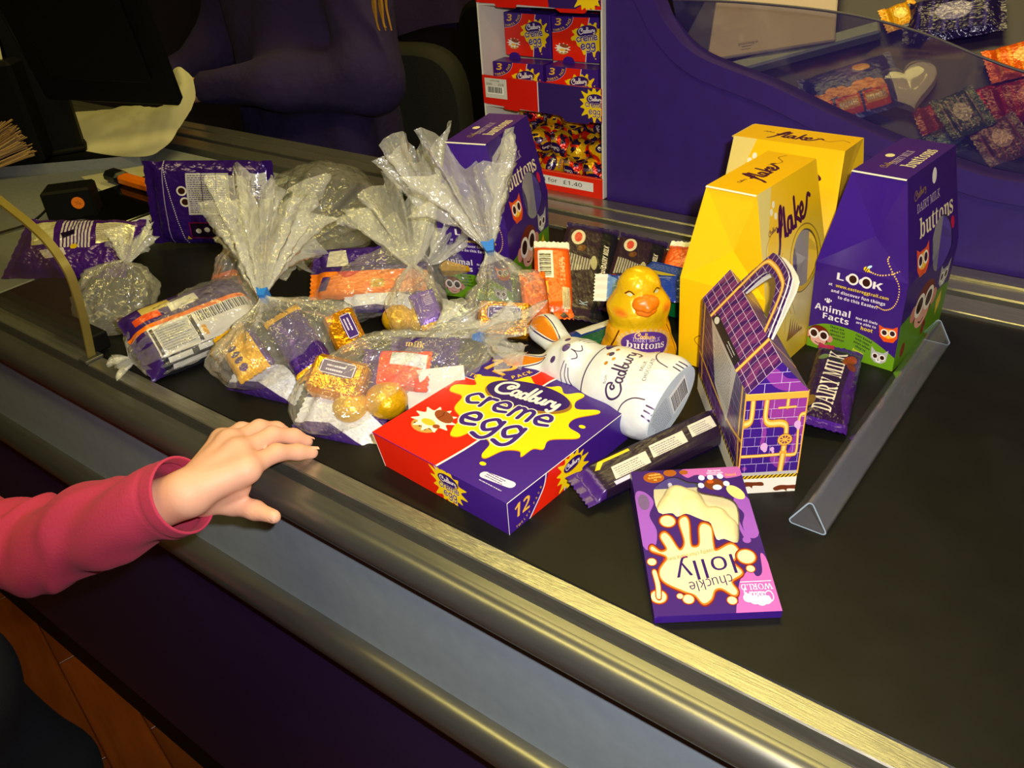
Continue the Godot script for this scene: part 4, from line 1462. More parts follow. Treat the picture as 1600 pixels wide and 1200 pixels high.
func build_house_box() -> void:
	var fw := 0.0517
	var eave := 0.107
	var peak := 0.137
	var len := 0.177
	var t := thing("house_carton", "purple brick printed house shaped carton with golden pipes and a card handle", "box", turn(37.9, Vector3(0.2335, BELT, 0.0088)))
	var lilac := Color(0.55, 0.22, 0.62)
	var p := Pic.new(self, Vector2(1.0, 1.0), 700, PURPLE)
	p.X = Transform2D(Vector2(p.w, 0), Vector2(0, p.h), Vector2.ZERO)
	p.poly(smooth(V([0.30, 0.0, 1.0, 0.0, 1.0, 0.42, 0.9, 0.3, 0.72, 0.27, 0.5, 0.24, 0.4, 0.16]), true, 4), Color(0.58, 0.22, 0.60))
	p.stroke(V([0.3, 0.2, 0.36, 0.34, 0.34, 0.45]), 0.07, lilac)
	p.stroke(V([0.9, 0.4, 0.85, 0.55, 0.7, 0.68, 0.55, 0.62]), 0.1, lilac)
	p.ell(Vector2(0.09, 0.72), 0.04, 0.022, lilac)
	brickwork(p, 1.0, 0.78, 0.0955, 3)
	pipe(p, V([0.125, 0.0, 0.125, 0.17, 0.09, 0.23, -0.05, 0.25]), 0.085)
	pipe(p, V([0.35, 0.0, 0.35, 0.18, 0.42, 0.245, 0.62, 0.25, 0.71, 0.29, 0.72, 0.42]), 0.085)
	pipe(p, V([1.02, 0.165, 0.92, 0.18, 0.91, 0.3, 0.93, 0.55, 0.87, 0.59, 0.72, 0.585]), 0.045)
	pipe(p, V([-0.02, 0.585, 0.3, 0.585, 0.68, 0.58]), 0.036)
	pipe(p, V([0.715, 0.45, 0.71, 0.60, 0.70, 0.765]), 0.10)
	p.rect(0.65, 0.545, 0.12, 0.03, GOLD)
	pipe(p, V([0.69, 0.0, 0.69, 0.085]), 0.06)
	pipe(p, V([0.55, 0.092, 0.69, 0.09, 0.83, 0.088]), 0.025)
	p.ell(Vector2(0.715, 0.425), 0.125, 0.065, Color(0.62, 0.38, 0.10))
	p.ell(Vector2(0.715, 0.425), 0.115, 0.058, Color(0.93, 0.7, 0.28))
	p.ell(Vector2(0.715, 0.425), 0.085, 0.042, Color(0.45, 0.2, 0.3))
	for k in 4:
		var a := PI * k / 4
		p.stroke(PackedVector2Array([Vector2(0.715 + cos(a) * 0.1, 0.425 + sin(a) * 0.05), Vector2(0.715 - cos(a) * 0.1, 0.425 - sin(a) * 0.05)]), 0.014, Color(0.93, 0.7, 0.28), false)
	p.ell(Vector2(0.715, 0.425), 0.03, 0.016, Color(0.93, 0.7, 0.28))
	for q in [Vector3(0.38, 0.49, 0.06), Vector3(0.52, 0.52, 0.035), Vector3(0.89, 0.27, 0.055)]:
		p.ell(Vector2(q.x, q.y), q.z, q.z * 0.7, Color(0.85, 0.66, 0.86))
		p.ell(Vector2(q.x + 0.02, q.y + 0.03), q.z * 0.6, q.z * 0.5, Color(0.85, 0.66, 0.86))
	p.rect(0, 0.765, 1, 0.035, Color(0.75, 0.73, 0.72))
	p.rect(0, 0.80, 1, 0.035, Color(0.93, 0.75, 0.12))
	for k in 16:
		p.poly(V([k * 0.07 - 0.05, 0.835, k * 0.07 - 0.02, 0.835, k * 0.07 + 0.04, 0.80, k * 0.07 + 0.01, 0.80]), Color(0.12, 0.1, 0.08))
	p.rect(0, 0.835, 1, 0.165, Color(0.93, 0.92, 0.88))
	for q in [Vector2(0.22, 0.90), Vector2(0.82, 0.955)]:
		p.poly(smooth(V([q.x - 0.2, q.y, q.x - 0.1, q.y - 0.03, q.x + 0.05, q.y - 0.025, q.x + 0.2, q.y - 0.02, q.x + 0.22, q.y + 0.02, q.x + 0.05, q.y + 0.015, q.x + 0.04, q.y + 0.045, q.x - 0.02, q.y + 0.02, q.x - 0.15, q.y + 0.03]), true, 4), Color(0.45, 0.2, 0.1))
	var wall := printed(p.tex(), 0.3)
	p = Pic.new(self, Vector2(0.0517, 0.03), 300, PURPLE)
	p.stroke(V([0.02, 0.012, 0.03, 0.022, 0.05, 0.024]), 0.012, lilac)
	brickwork(p, 0.0517, 0.03, 0.0102, 8)
	var gable := printed(p.tex(), 0.3)
	# roof, from the front end backwards: u along the length, v from the ridge down
	var sl := Vector2(fw / 2, peak - eave).length()
	p = Pic.new(self, Vector2(len, sl), 700, Color(0.26, 0.10, 0.40))
	for k in 9:
		p.stroke(V([0.01 + 0.02 * k, 0.005, 0.02 + 0.02 * k, 0.02, 0.012 + 0.021 * k, 0.032]), 0.011, Color(0.45, 0.18, 0.45))
	for k in 20:
		p.rect(0.0092 * k, 0, 0.0005, sl, Color(0.85, 0.78, 0.88))
	for k in 5:
		p.rect(0, sl * k / 4.6, len, 0.0005, Color(0.85, 0.78, 0.88))
	p.rect(0.046, sl * 0.80, 0.088, sl * 0.2, Color(0.10, 0.08, 0.12))
	p.lines(0.058, sl * 0.86, 0.03, 2, 0.0025, 0.0008, Color(0.8, 0.8, 0.8))
	p.ell(Vector2(0.125, sl * 0.9), 0.006, 0.003, Color(0.8, 0.8, 0.8))
	for x in [0.038, 0.14]:
		pipe(p, V([x, -0.002, x, sl + 0.002]), 0.0055)
	var roof := printed(p.tex(), 0.3)
	# long wall
	p = Pic.new(self, Vector2(len, eave), 700, Color(0.24, 0.12, 0.42))
	p.stroke(V([0.0, 0.07, 0.05, 0.05, 0.1, 0.08, 0.17, 0.06]), 0.02, Color(0.38, 0.2, 0.5))
	brickwork(p, len, 0.082, 0.0102, 12)
	for x in [0.012, 0.165]:
		pipe(p, PackedVector2Array([Vector2(x, 0), Vector2(x, 0.05), Vector2(x - 0.006, 0.09)]), 0.006)
	pipe(p, V([0.0, 0.05, 0.06, 0.062, 0.177, 0.06]), 0.004)
	p.rect(0, 0.085, len, 0.004, Color(0.93, 0.75, 0.12))
	for k in 26:
		p.rect(k * 0.007, 0.085, 0.0035, 0.004, Color(0.12, 0.1, 0.08))
	p.rect(0, 0.089, len, 0.02, Color(0.93, 0.92, 0.88))
	p.poly(V([0.135, 0.0, 0.035, 0.0, 0.055, 0.066, 0.105, 0.056]), Color(0.86, 0.85, 0.84))
	p.lines(0.052, 0.006, 0.07, 14, 0.0034, 0.0011, Color(0.45, 0.44, 0.5), 6)
	var flank := printed(p.tex(), 0.3)
	var x := fw / 2
	var b := MB.new()
	for s in [[0.0, 1.0], [-len, -1.0]]:
		var z: float = s[0]
		var r: float = x * s[1]
		b.quad(wall, Vector3(-r, 0, z), Vector3(r, 0, z), Vector3(r, eave - 0.007, z), Vector3(-r, eave - 0.007, z))
		b.tri(gable, Vector3(-r, eave, z + 0.001 * s[1]), Vector3(r, eave, z + 0.001 * s[1]), Vector3(0, peak, z + 0.001 * s[1]), Vector2(0, 1), Vector2(1, 1), Vector2(0.5, 0))
	b.quad(flank, Vector3(-x, 0, -len), Vector3(-x, 0, 0), Vector3(-x, eave, 0), Vector3(-x, eave, -len), Rect2(1, 0, -1, 1))
	b.quad(flank, Vector3(x, 0, 0), Vector3(x, 0, -len), Vector3(x, eave, -len), Vector3(x, eave, 0))
	b.quad(M.white_card, Vector3(-x, 0, 0), Vector3(-x, 0, -len), Vector3(x, 0, -len), Vector3(x, 0, 0))
	leaf("body", b, t)
	b = MB.new()
	b.quad(roof, Vector3(-x, eave, -len), Vector3(-x, eave, 0.002), Vector3(0, peak, 0.002), Vector3(0, peak, -len), Rect2(1, 0, -1, 1))
	b.quad(roof, Vector3(x, eave, 0.002), Vector3(x, eave, -len), Vector3(0, peak, -len), Vector3(0, peak, 0.002))
	leaf("roof", b, t)
	b = MB.new()
	var gold := mat(Color(0.92, 0.68, 0.26), 0.35)
	b.rbox(gold, Transform3D(Basis(), Vector3(0, eave - 0.0035, 0.0003)), Vector3(fw + 0.001, 0.0075, 0.0022), 0.0009)
	leaf("cornice", b, t, "golden ledge")
	for q in [[-x, 0.0], [x, 0.0]]:
		b = MB.new()
		b.tube(gold, PackedVector3Array([Vector3(q[0], 0.02, -0.0002), Vector3(q[0], eave, -0.0002)]), 0.0007, 6)
		leaf("corner_edge", b, t)
	# handle: two thin cards that lean to the right of the ridge
	var hx := Transform3D(Basis(Vector3(0, 0, 1), Vector3(0.47, 0.88, 0).normalized(), Vector3(0, 0, 1).cross(Vector3(0.47, 0.88, 0).normalized())), Vector3(0.0, peak - 0.001, -0.186))
	var o := smooth(V([0.040, 0.0, 0.062, 0.041, 0.072, 0.049, 0.108, 0.049, 0.124, 0.040, 0.146, 0.0]), false, 2)
	var i := smooth(V([0.132, 0.0, 0.117, 0.022, 0.103, 0.0335, 0.083, 0.0345, 0.070, 0.025, 0.057, 0.0]), false, 4)
	var loop := PackedVector2Array(o)
	loop.append_array(i)
	if Geometry2D.is_polygon_clockwise(loop) == Geometry2D.is_polygon_clockwise(V([0, 0, 1, 0, 1, 1])):
		pass
	else:
		loop.reverse()
	p = Pic.new(self, Vector2(0.11, 0.05), 500, Color(0.28, 0.11, 0.42))
	for k in 14:
		p.rect(0.0085 * k, 0, 0.0005, 0.05, Color(0.85, 0.78, 0.88))
	for k in 6:
		p.rect(0, 0.009 * k, 0.11, 0.0005, Color(0.85, 0.78, 0.88))
	pipe(p, V([0.0085, 0.05, 0.024, 0.016, 0.04, 0.009, 0.066, 0.009, 0.082, 0.016, 0.098, 0.05]), 0.0052)
	var hm := printed(p.tex(), 0.3)
	b = MB.new()
	b.extrude(hm, loop, -0.0006, 0.0006, hx, M.white_card, Rect2(0.038, 0.0, 0.11, 0.05))
	var back := hx * Transform3D(Basis(Vector3.RIGHT, -0.12), Vector3(0, 0, -0.0045))
	b.extrude(M.white_card, loop, -0.0005, 0.0005, back)
	b.extrude(hm, loop, -0.0006, 0.0006, hx * Transform3D(Basis(), Vector3(0, 0, -0.0035)), M.white_card, Rect2(0.038, 0.0, 0.11, 0.05))
	leaf("handle", b, t, "card carrying handle with a golden pipe print")

# ---------------------------------------------------------------- cardboard display with egg packs and loose foil eggs

func build_display() -> void:
	var t := thing("egg_display", "red cardboard display stand of chocolate eggs left of the purple screen", "display stand", Transform3D(Basis(), Vector3(-0.396, 0.9085, -0.54)))
	var hw := 0.1155
	var b := MB.new()
	b.box(M.white_card, Vector3(-hw - 0.0015, 0.25, -0.075), Vector3(0.003, 0.5, 0.15))
	b.box(M.white_card, Vector3(hw + 0.0015, 0.25, -0.075), Vector3(0.003, 0.5, 0.15))
	b.box(M.white_card, Vector3(0, 0.25, -0.151), Vector3(hw * 2, 0.5, 0.003))
	leaf("card_body", b, t, "white card back and sides")
	for y in [0.0015, 0.1285, 0.287, 0.44]:
		b = MB.new()
		b.box(M.white_card, Vector3(0, y, -0.075), Vector3(hw * 2, 0.003, 0.149))
		leaf("card_shelf", b, t)
	b = MB.new()
	b.box(M.grey_card, Vector3(0, 0.160, -0.1), Vector3(hw * 2 - 0.01, 0.075, 0.088))
	var sh := leaf("card_riser", b, t)
	sh.set_meta("label", "grey card riser")
	# bottom tray
	var p := Pic.new(self, Vector2(0.234, 0.046), 640, RED)
	p.rect(0.0, 0.0, 0.234, 0.0012, Color(0.9, 0.5, 0.3))
	p.rect(0.02, 0.0115, 0.198, 0.021, Color(0.92, 0.92, 0.93))
	p.text("Creme Eggs 4 for   £1.40", Vector2(0.113, 0.0215), 0.0088, Color(0.15, 0.15, 0.2), "sans", 0.165)
	var low := printed(p.tex(), 0.4)
	b = MB.new()
	b.rbox(M.red, Transform3D(Basis(), Vector3(0, 0.0165, 0.0)), Vector3(0.234, 0.0345, 0.004), 0.0008, {Vector3(0, 0, 1): low})
	leaf("tray_front", b, t, "red tray front with a white price strip")
	# middle tray with a stepped lower edge
	p = Pic.new(self, Vector2(0.234, 0.056), 640, Color(0.86, 0.10, 0.05))
	p.poly(V([0.115, 0, 0.234, 0, 0.234, 0.056, 0.112, 0.056]), Color(0.20, 0.11, 0.42))
	p.rect(0.113, 0.0, 0.002, 0.056, Color(0.95, 0.9, 0.95))
	small_burst(p, Vector2(0.221, 0.0285), 0.05, 0.05)
	for q in [[0.3, Color(0.97, 0.95, 0.88)], [0.19, INK]]:
		p.pen(creme_word(), Vector2(0.2045, 0.0325), 0.0062, 0.0062 * q[0], q[1])
		p.pen(egg_word(), Vector2(0.211, 0.0435), 0.0066, 0.0064 * q[0], q[1])
	p.rect(0.005, 0.005, 0.046, 0.032, Color(0.85, 0.85, 0.84))
	p.text("creme egg", Vector2(0.026, 0.0085), 0.0026, Color(0.35, 0.35, 0.35), "sans", 0.02)
	p.text("£0.39", Vector2(0.039, 0.0145), 0.0034, Color(0.2, 0.2, 0.2))
	p.text("50045", Vector2(0.014, 0.0145), 0.0034, Color(0.3, 0.3, 0.3))
	p.barcode(0.008, 0.018, 0.036, 0.012)
	var mid := printed(p.tex(), 0.4)
	b = MB.new()
	b.extrude(mid, V([-0.117, 0.132, -0.075, 0.130, -0.073, 0.126, -0.045, 0.125, -0.043, 0.129, 0.04, 0.127, 0.05, 0.119, 0.092, 0.119, 0.095, 0.123, 0.117, 0.123, 0.117, 0.175, 0.0, 0.176, -0.117, 0.178]), -0.002, 0.002, Transform3D(), M.red, Rect2(-0.117, 0.123, 0.234, 0.056))
	leaf("tray_front", b, t, "red and purple tray front with a price ticket")
	p = Pic.new(self, Vector2(0.234, 0.056), 512, Color(0.86, 0.10, 0.05))
	p.poly(V([0.135, 0, 0.234, 0, 0.234, 0.045, 0.2, 0.045, 0.19, 0.05, 0.142, 0.05]), Color(0.20, 0.11, 0.42))
	small_burst(p, Vector2(0.212, 0.0285), 0.05, 0.05)
	b = MB.new()
	b.extrude(printed(p.tex(), 0.4), V([-0.117, 0.290, -0.08, 0.289, -0.076, 0.284, -0.04, 0.284, -0.037, 0.289, 0.035, 0.287, 0.045, 0.281, 0.088, 0.281, 0.094, 0.287, 0.117, 0.287, 0.117, 0.335, -0.117, 0.338]), -0.002, 0.002, Transform3D(), M.red, Rect2(-0.117, 0.281, 0.234, 0.056))
	leaf("tray_front", b, t, "red and purple top tray front")
	# packs of three
	var face := printed(egg_face("3", 1.45, "THREE PACK"), 0.35)
	var proto: Node3D = null
	var W := 0.097
	var H := 0.067
	var spots := [[Vector3(-0.447, 1.0410, -0.566), 3.0, "pack of three eggs at front left behind the barcode ticket, its lower half hidden"], [Vector3(-0.341, 1.0410, -0.566), 0.0, "pack of three eggs at front right behind the purple part of the middle tray"], [Vector3(-0.455, 1.1082, -0.610), -3.0, "pack of three eggs on the riser, fully seen at left"], [Vector3(-0.352, 1.1082, -0.604), 5.0, "pack of three eggs on the riser beside the purple screen"], [Vector3(-0.448, 1.1082, -0.656), 2.0, "pack of three eggs half hidden behind the left one on the riser"], [Vector3(-0.345, 1.1082, -0.650), -2.0, "pack of three eggs half hidden behind the right one on the riser"]]
	for s in spots:
		var xf := turn(s[1], s[0])
		if proto == null:
			proto = thing("egg_pack", s[2], "box", xf, "packs of three eggs in the display")
			b = MB.new()
			b.rbox(M.purple, Transform3D(Basis(), Vector3(0, H / 2, 0)), Vector3(W, H, 0.034), 0.0006, {Vector3(0, 0, 1): face, Vector3(-1, 0, 0): M.red})
			leaf("carton", b, proto)
			b = MB.new()
			b.extrude(M.purple, smooth(V([-0.012, 0.0, -0.008, 0.008, 0.0, 0.0105, 0.008, 0.008, 0.012, 0.0])), -0.0005, 0.0005, Transform3D(Basis(), Vector3(-0.022, H - 0.0004, -0.010)))
			leaf("hang_tab", b, proto)
		else:
			again(proto, xf, s[2])
	# loose eggs
	p = Pic.new(self, Vector2(2, 1), 512, Color(0.93, 0.72, 0.06))
	var r := RandomNumberGenerator.new()
	r.seed = 11
	for k in 9:
		p.ell(Vector2(r.randf() * 2, r.randf_range(0.1, 0.9)), r.randf_range(0.10, 0.2), r.randf_range(0.08, 0.2), Color(0.85, 0.12, 0.05))
	for k in 16:
		var c := Vector2(r.randf() * 2, r.randf())
		var q := PackedVector2Array()
		for j in 10:
			q.append(c + Vector2.from_angle(TAU * j / 10) * (r.randf_range(0.04, 0.15)))
		p.poly(q, Color(0.14, 0.07, 0.25))
	for c in [Vector2(0.5, 0.45), Vector2(1.45, 0.5)]:
		p.ell(c, 0.2, 0.12, Color(0.17, 0.08, 0.36), 0.6)
		p.pen(script_word(), c + Vector2(-0.12, -0.05), 0.045, 0.014, Color(0.93, 0.9, 0.9), 0.6)
		for q in [[0.3, Color(0.97, 0.93, 0.75)], [0.19, INK]]:
			p.pen(creme_word(), c + Vector2(-0.2, 0.14), 0.06, 0.06 * q[0], q[1], 0.6)
	var em := printed(p.tex(), 0.25, 0.35)
	em.normal_enabled = true
	em.normal_texture = M.folds
	em.normal_scale = 0.9
	var eb := MB.new()
	var prof := PackedVector2Array()
	for k in 15:
		var a := -PI / 2 + PI * k / 14.0
		prof.append(Vector2(cos(a) * 0.0205 * (1.0 - 0.15 * sin(a)) + 0.00001, sin(a) * 0.0270))
	eb.lathe(em, prof, 20)
	var egg0: MeshInstance3D = null
	var tint := "chocolate egg in yellow and red foil, loose in the bottom tray of the display"
	for layer in 3:
		for row in 3:
			for col in 5:
				if layer == 2 and row == 0:
					continue
				var at := Vector3(-0.486 + 0.0435 * col + 0.010 * ((layer + row) % 2), 0.9365 + 0.0345 * layer, -0.5755 - 0.040 * row - 0.008 * layer)
				at += Vector3(r.randf_range(-0.003, 0.003), r.randf_range(-0.002, 0.002), r.randf_range(-0.003, 0.003))
				at.x = clampf(at.x, -0.487, -0.305)
				var xf := Transform3D(Basis.from_euler(Vector3(r.randf_range(-0.9, 0.9), r.randf() * TAU, r.randf_range(0.7, 2.4))), at)
				if row == 2 and layer < 1:
					continue
				if egg0 == null:
					egg0 = leaf("foil_egg", eb)
					egg0.transform = xf
					tag(egg0, tint, "chocolate egg", "loose foil eggs in the display")
				else:
					again(egg0, xf, tint)


# ---------------------------------------------------------------- wrapped bars: x along the print, y up the print, z out of the face

func wrapper(called: String, label: String, xf: Transform3D, size: Vector3, face: Material, back: Material, opt := {}) -> Node3D:
	var t := thing(called, label, opt.get("kind", "chocolate bar"), xf, opt.get("group", ""))
	var nx := 48
	var ny := 16
	var crimp: float = opt.get("crimp", 0.010)
	var square: float = opt.get("square", 3.0)
	var chunk: float = opt.get("chunks", 0.0)
	var amp: float = opt.get("wrinkle", 0.0012)
	var off: float = opt.get("seed", 1.0) * 3.7
	var top := []
	var bot := []
	for j in ny + 1:
		var a := PackedVector3Array()
		var b := PackedVector3Array()
		for i in nx + 1:
			var u := float(i) / nx
			var v := float(j) / ny * 2.0 - 1.0
			var end := clampf((minf(u, 1.0 - u) * size.x - crimp) / (0.35 * size.z + 0.006), 0.0, 1.0)
			var h := size.z / 2 * pow(maxf(0.0, 1.0 - pow(absf(v), square)), 1.0 / square) * sqrt(sin(end * PI / 2)) + 0.0003
			if chunk > 0.0:
				h *= 1.0 - 0.10 * pow(absf(cos(u * PI * chunk)), 6.0)
			var q := Vector3((u - 0.5) * size.x, v * size.y / 2 * (1.0 - 0.03 * sin(end * PI)), 0)
			var w := foam.get_noise_3d(q.x * 45 + off, q.y * 45, off) * amp * (0.3 + 0.7 * end) + foam.get_noise_3d(q.x * 110 + off, q.y * 110, -off) * amp * 0.5
			if end <= 0.0:
				w = 0.0005 * sin(v * 40.0)
				if i == 0 or i == nx:
					q.x += (0.0009 if (j % 2) else -0.0009)
			a.append(q + Vector3(0, 0, h + w))
			b.append(q + Vector3(0, 0, -h + minf(w, 0.0)))
		top.append(a)
		bot.append(b)
	var mb := MB.new()
	mb.grid(face, top)
	bot.reverse()
	mb.grid(back, bot, false, Rect2(0, 0, 1, 1))
	leaf("wrapper", mb, t)
	return t


func foil_print(p: Pic, rough := 0.24, metal := 0.15, bump := 0.6) -> StandardMaterial3D:
	var m := printed(p.tex(), rough, metal)
	m.normal_enabled = true
	m.normal_texture = M.folds
	m.normal_scale = bump
	return m


func lying(x_from: Vector3, x_to: Vector3, up: Vector3, lift := 0.0) -> Transform3D:
	var x := (x_to - x_from).normalized()
	var z := (up - x * up.dot(x)).normalized()
	return Transform3D(Basis(x, z.cross(x), z), (x_from + x_to) / 2 + z * lift)


func build_bars() -> void:
	var cream := Color(0.95, 0.92, 0.84)
	# small bar by the divider
	var p := Pic.new(self, Vector2(0.16, 0.046), 640, Color(0.17, 0.07, 0.24))
	p.rect(0, 0, 0.012, 0.046, Color(0.28, 0.11, 0.55))
	p.rect(0.145, 0, 0.015, 0.046, Color(0.28, 0.11, 0.55))
	p.rect(0.148, 0, 0.012, 0.016, Color(0.78, 0.1, 0.35))
	p.poly(smooth(V([0.0, 0.046, 0.05, 0.034, 0.12, 0.036, 0.15, 0.030, 0.15, 0.046])), Color(0.26, 0.10, 0.46))
	p.text("DAIRY MILK", Vector2(0.080, 0.0205), 0.0175, cream, "serifbold", 0.117, 0.03)
	p.ell(Vector2(0.127, 0.034), 0.011, 0.006, Color(0.62, 0.27, 0.12), 0.4)
	p.ell(Vector2(0.115, 0.037), 0.008, 0.0045, Color(0.48, 0.2, 0.1), -0.3)
	p.ell(Vector2(0.125, 0.008), 0.007, 0.004, Color(0.45, 0.55, 0.3), 0.5)
	p.ell(Vector2(0.035, 0.006), 0.011, 0.005, Color(0.5, 0.38, 0.12), 0.2)
	wrapper("chocolate_bar", "small purple chocolate bar with cream lettering lying between the brick house box and the divider", lying(Vector3(0.242, 0.9075, -0.102), Vector3(0.209, 0.910, -0.250), Vector3(0.12, 1, 0.05), 0.002), Vector3(0.158, 0.047, 0.014), foil_print(p), M.purple_foil, {"chunks": 5.0, "crimp": 0.011})
	# long bar in front of the egg box
	p = Pic.new(self, Vector2(0.185, 0.036), 640, Color(0.13, 0.075, 0.17))
	p.rect(0, 0, 0.02, 0.036, Color(0.24, 0.11, 0.42))
	p.rect(0.172, 0, 0.013, 0.036, Color(0.24, 0.11, 0.46))
	p.poly(V([0.03, 0.004, 0.065, 0.004, 0.065, 0.007, 0.034, 0.007, 0.027, 0.012, 0.022, 0.011]), Color(0.85, 0.72, 0.05))
	for q in [[0.034, 0.078, 0.014], [0.080, 0.125, 0.011], [0.129, 0.163, 0.009]]:
		p.poly(V([q[0] + 0.004, q[2], q[1], q[2], q[1] - 0.003, q[2] + 0.013, q[0], q[2] + 0.013]), Color(0.82, 0.80, 0.74))
		p.lines(q[0] + 0.005, q[2] + 0.0025, q[1] - q[0] - 0.01, 5, 0.0022, 0.0008, Color(0.45, 0.42, 0.5))
	p.rect(0.031, 0.028, 0.022, 0.004, Color(0.75, 0.74, 0.85))
	wrapper("chocolate_bar", "long dark wrapped bar with pale text panels lying against the red and purple egg carton", lying(Vector3(0.1016, 0.9115, 0.110), Vector3(0.1645, 0.9115, -0.058), Vector3(0.35, 1, 0.1), 0.002), Vector3(0.185, 0.036, 0.020), foil_print(p, 0.3, 0.0, 0.25), M.purple_foil, {"square": 7.0, "crimp": 0.012, "wrinkle": 0.0005})
	# orange wrapper standing behind the rabbit's ears
	p = Pic.new(self, Vector2(0.115, 0.048), 512, Color(0.95, 0.38, 0.06))
	p.rect(0.104, 0, 0.011, 0.048, Color(0.92, 0.91, 0.88))
	p.rect(0.0, 0.0, 0.05, 0.016, Color(0.88, 0.70, 0.08))
	p.rect(0.055, 0.004, 0.042, 0.020, Color(0.93, 0.92, 0.9))
	for k in 16:
		p.rect(0.058 + 0.0022 * k, 0.006, 0.0008 + 0.0005 * (k % 3), 0.015, Color(0.1, 0.1, 0.1))
	p.text("45%", Vector2(0.078, 0.036), 0.007, Color(0.98, 0.85, 0.7))
	p.text("1 2 6", Vector2(0.06, 0.036), 0.006, Color(0.98, 0.85, 0.7))
	p.rect(0.012, 0.034, 0.03, 0.010, Color(0.85, 0.78, 0.6))
	p.lines(0.014, 0.0355, 0.026, 4, 0.0021, 0.0009, Color(0.5, 0.4, 0.3))
	wrapper("chocolate_bar", "orange wrapper with a barcode and white end standing behind the rabbit's ears", lying(Vector3(-0.104, 0.918, -0.150), Vector3(-0.164, 0.966, -0.232), Vector3(0.55, 0.6, 0.55), 0.0), Vector3(0.124, 0.046, 0.014), foil_print(p, 0.28, 0.05, 0.4), M.orange_foil, {"crimp": 0.011})
	# two big dark bars
	p = Pic.new(self, Vector2(0.20, 0.085), 768, Color(0.17, 0.09, 0.16))
	p.rect(0, 0.058, 0.2, 0.027, Color(0.07, 0.06, 0.09))
	p.rect(0.185, 0, 0.015, 0.085, Color(0.16, 0.09, 0.32))
	for k in 10:
		p.poly(V([0.085 + 0.0012 * k, 0.006 + 0.0042 * k, 0.128 - 0.001 * k, 0.007 + 0.0042 * k, 0.126 - 0.001 * k, 0.0098 + 0.0042 * k, 0.085 + 0.0012 * k, 0.009 + 0.0042 * k]), Color(0.66, 0.64, 0.58))
	p.ell(Vector2(0.163, 0.022), 0.017, 0.011, Color(0.88, 0.84, 0.72))
	p.ell(Vector2(0.163, 0.022), 0.011, 0.006, Color(0.85, 0.3, 0.22))
	p.ell(Vector2(0.14, 0.03), 0.008, 0.006, Color(0.42, 0.24, 0.08), 0.5)
	p.ell(Vector2(0.112, 0.052), 0.015, 0.005, Color(0.68, 0.66, 0.5), -0.1)
	p.rect(0.06, 0, 0.022, 0.012, Color(0.75, 0.16, 0.1))
	p.text("DAIRY MILK", Vector2(0.13, 0.068), 0.008, cream, "sansbold", 0.048, 0.0, 0.3)
	p.text("fruit", Vector2(0.097, 0.067), 0.008, cream, "sansbold", 0.0, 0.0, 0.3)
	p.text("Nut", Vector2(0.078, 0.068), 0.013, cream, "sansbold", 0.0, 0.0, 0.2)
	p.text("K", Vector2(0.028, 0.046), 0.012, Color(0.6, 0.7, 0.8))
	var dark := foil_print(p, 0.33, 0.0, 0.3)
	wrapper("large_chocolate_bar", "large dark wrapped chocolate bar leaning right beside the standing orange wrapper", lying(Vector3(-0.080, 0.913, -0.165), Vector3(-0.160, 0.958, -0.325), Vector3(0.35, 0.8, 0.3), 0.0), Vector3(0.19, 0.072, 0.012), dark, M.purple_foil, {"group": "large dark bars", "wrinkle": 0.0014})
	wrapper("large_chocolate_bar", "large dark wrapped chocolate bar behind the chick, its end crimp pointing at the rail", lying(Vector3(-0.035, 0.914, -0.20), Vector3(-0.098, 0.940, -0.355), Vector3(0.3, 0.9, 0.2), 0.002), Vector3(0.18, 0.066, 0.012), dark, M.purple_foil, {"group": "large dark bars", "wrinkle": 0.0014, "seed": 2.0})
	# packs behind and beside the chick
	p = Pic.new(self, Vector2(0.15, 0.07), 512, Color(0.12, 0.24, 0.62))
	p.rect(0, 0, 0.02, 0.07, Color(0.90, 0.90, 0.88))
	p.text("FRUIT", Vector2(0.05, 0.012), 0.007, Color(0.75, 0.83, 0.95))
	p.poly(V([0.02, 0.0, 0.04, 0.02, 0.03, 0.07, 0.02, 0.07]), Color(0.45, 0.6, 0.85))
	wrapper("chocolate_bar", "blue wrapped bar with a white crimped end behind the left side of the chick's head", lying(Vector3(-0.071, 0.944, -0.195), Vector3(0.024, 0.944, -0.244), Vector3(0.2, 0.8, 0.6), 0.0), Vector3(0.115, 0.036, 0.010), foil_print(p, 0.25, 0.1, 0.4), M.silver_foil, {"crimp": 0.018, "seed": 4.0})
	var t := thing("chocolate_multipack", "blue and green multipack box with a yellow stripe behind the right side of the chick", "box", lying(Vector3(-0.045, 0.9235, -0.268), Vector3(0.030, 0.9235, -0.268), Vector3(0, 1, 0), 0.0))
	p = Pic.new(self, Vector2(0.085, 0.05), 384, Color(0.13, 0.25, 0.62))
	p.lines(0.004, 0.006, 0.075, 5, 0.0032, 0.0009, Color(0.55, 0.62, 0.85))
	p.rect(0, 0.024, 0.085, 0.009, Color(0.75, 0.68, 0.10))
	p.lines(0.02, 0.037, 0.055, 4, 0.0032, 0.0009, Color(0.55, 0.62, 0.85), 4)
	var mt := printed(p.tex(), 0.3)
	p = Pic.new(self, Vector2(0.085, 0.044), 384, Color(0.03, 0.36, 0.16))
	p.rect(0, 0, 0.085, 0.006, Color(0.10, 0.16, 0.55))
	p.text("FRY'S", Vector2(0.072, 0.020), 0.0085, Color(0.75, 0.9, 0.82), "sans", 0.02, 1.2)
	var mf := printed(p.tex(), 0.25)
	var green := mat(Color(0.04, 0.42, 0.2), 0.25)
	var b := MB.new()
	b.rbox(green, Transform3D(), Vector3(0.085, 0.05, 0.044), 0.001, {Vector3(0, 0, 1): mt, Vector3(0, -1, 0): mf})
	leaf("carton", b, t)
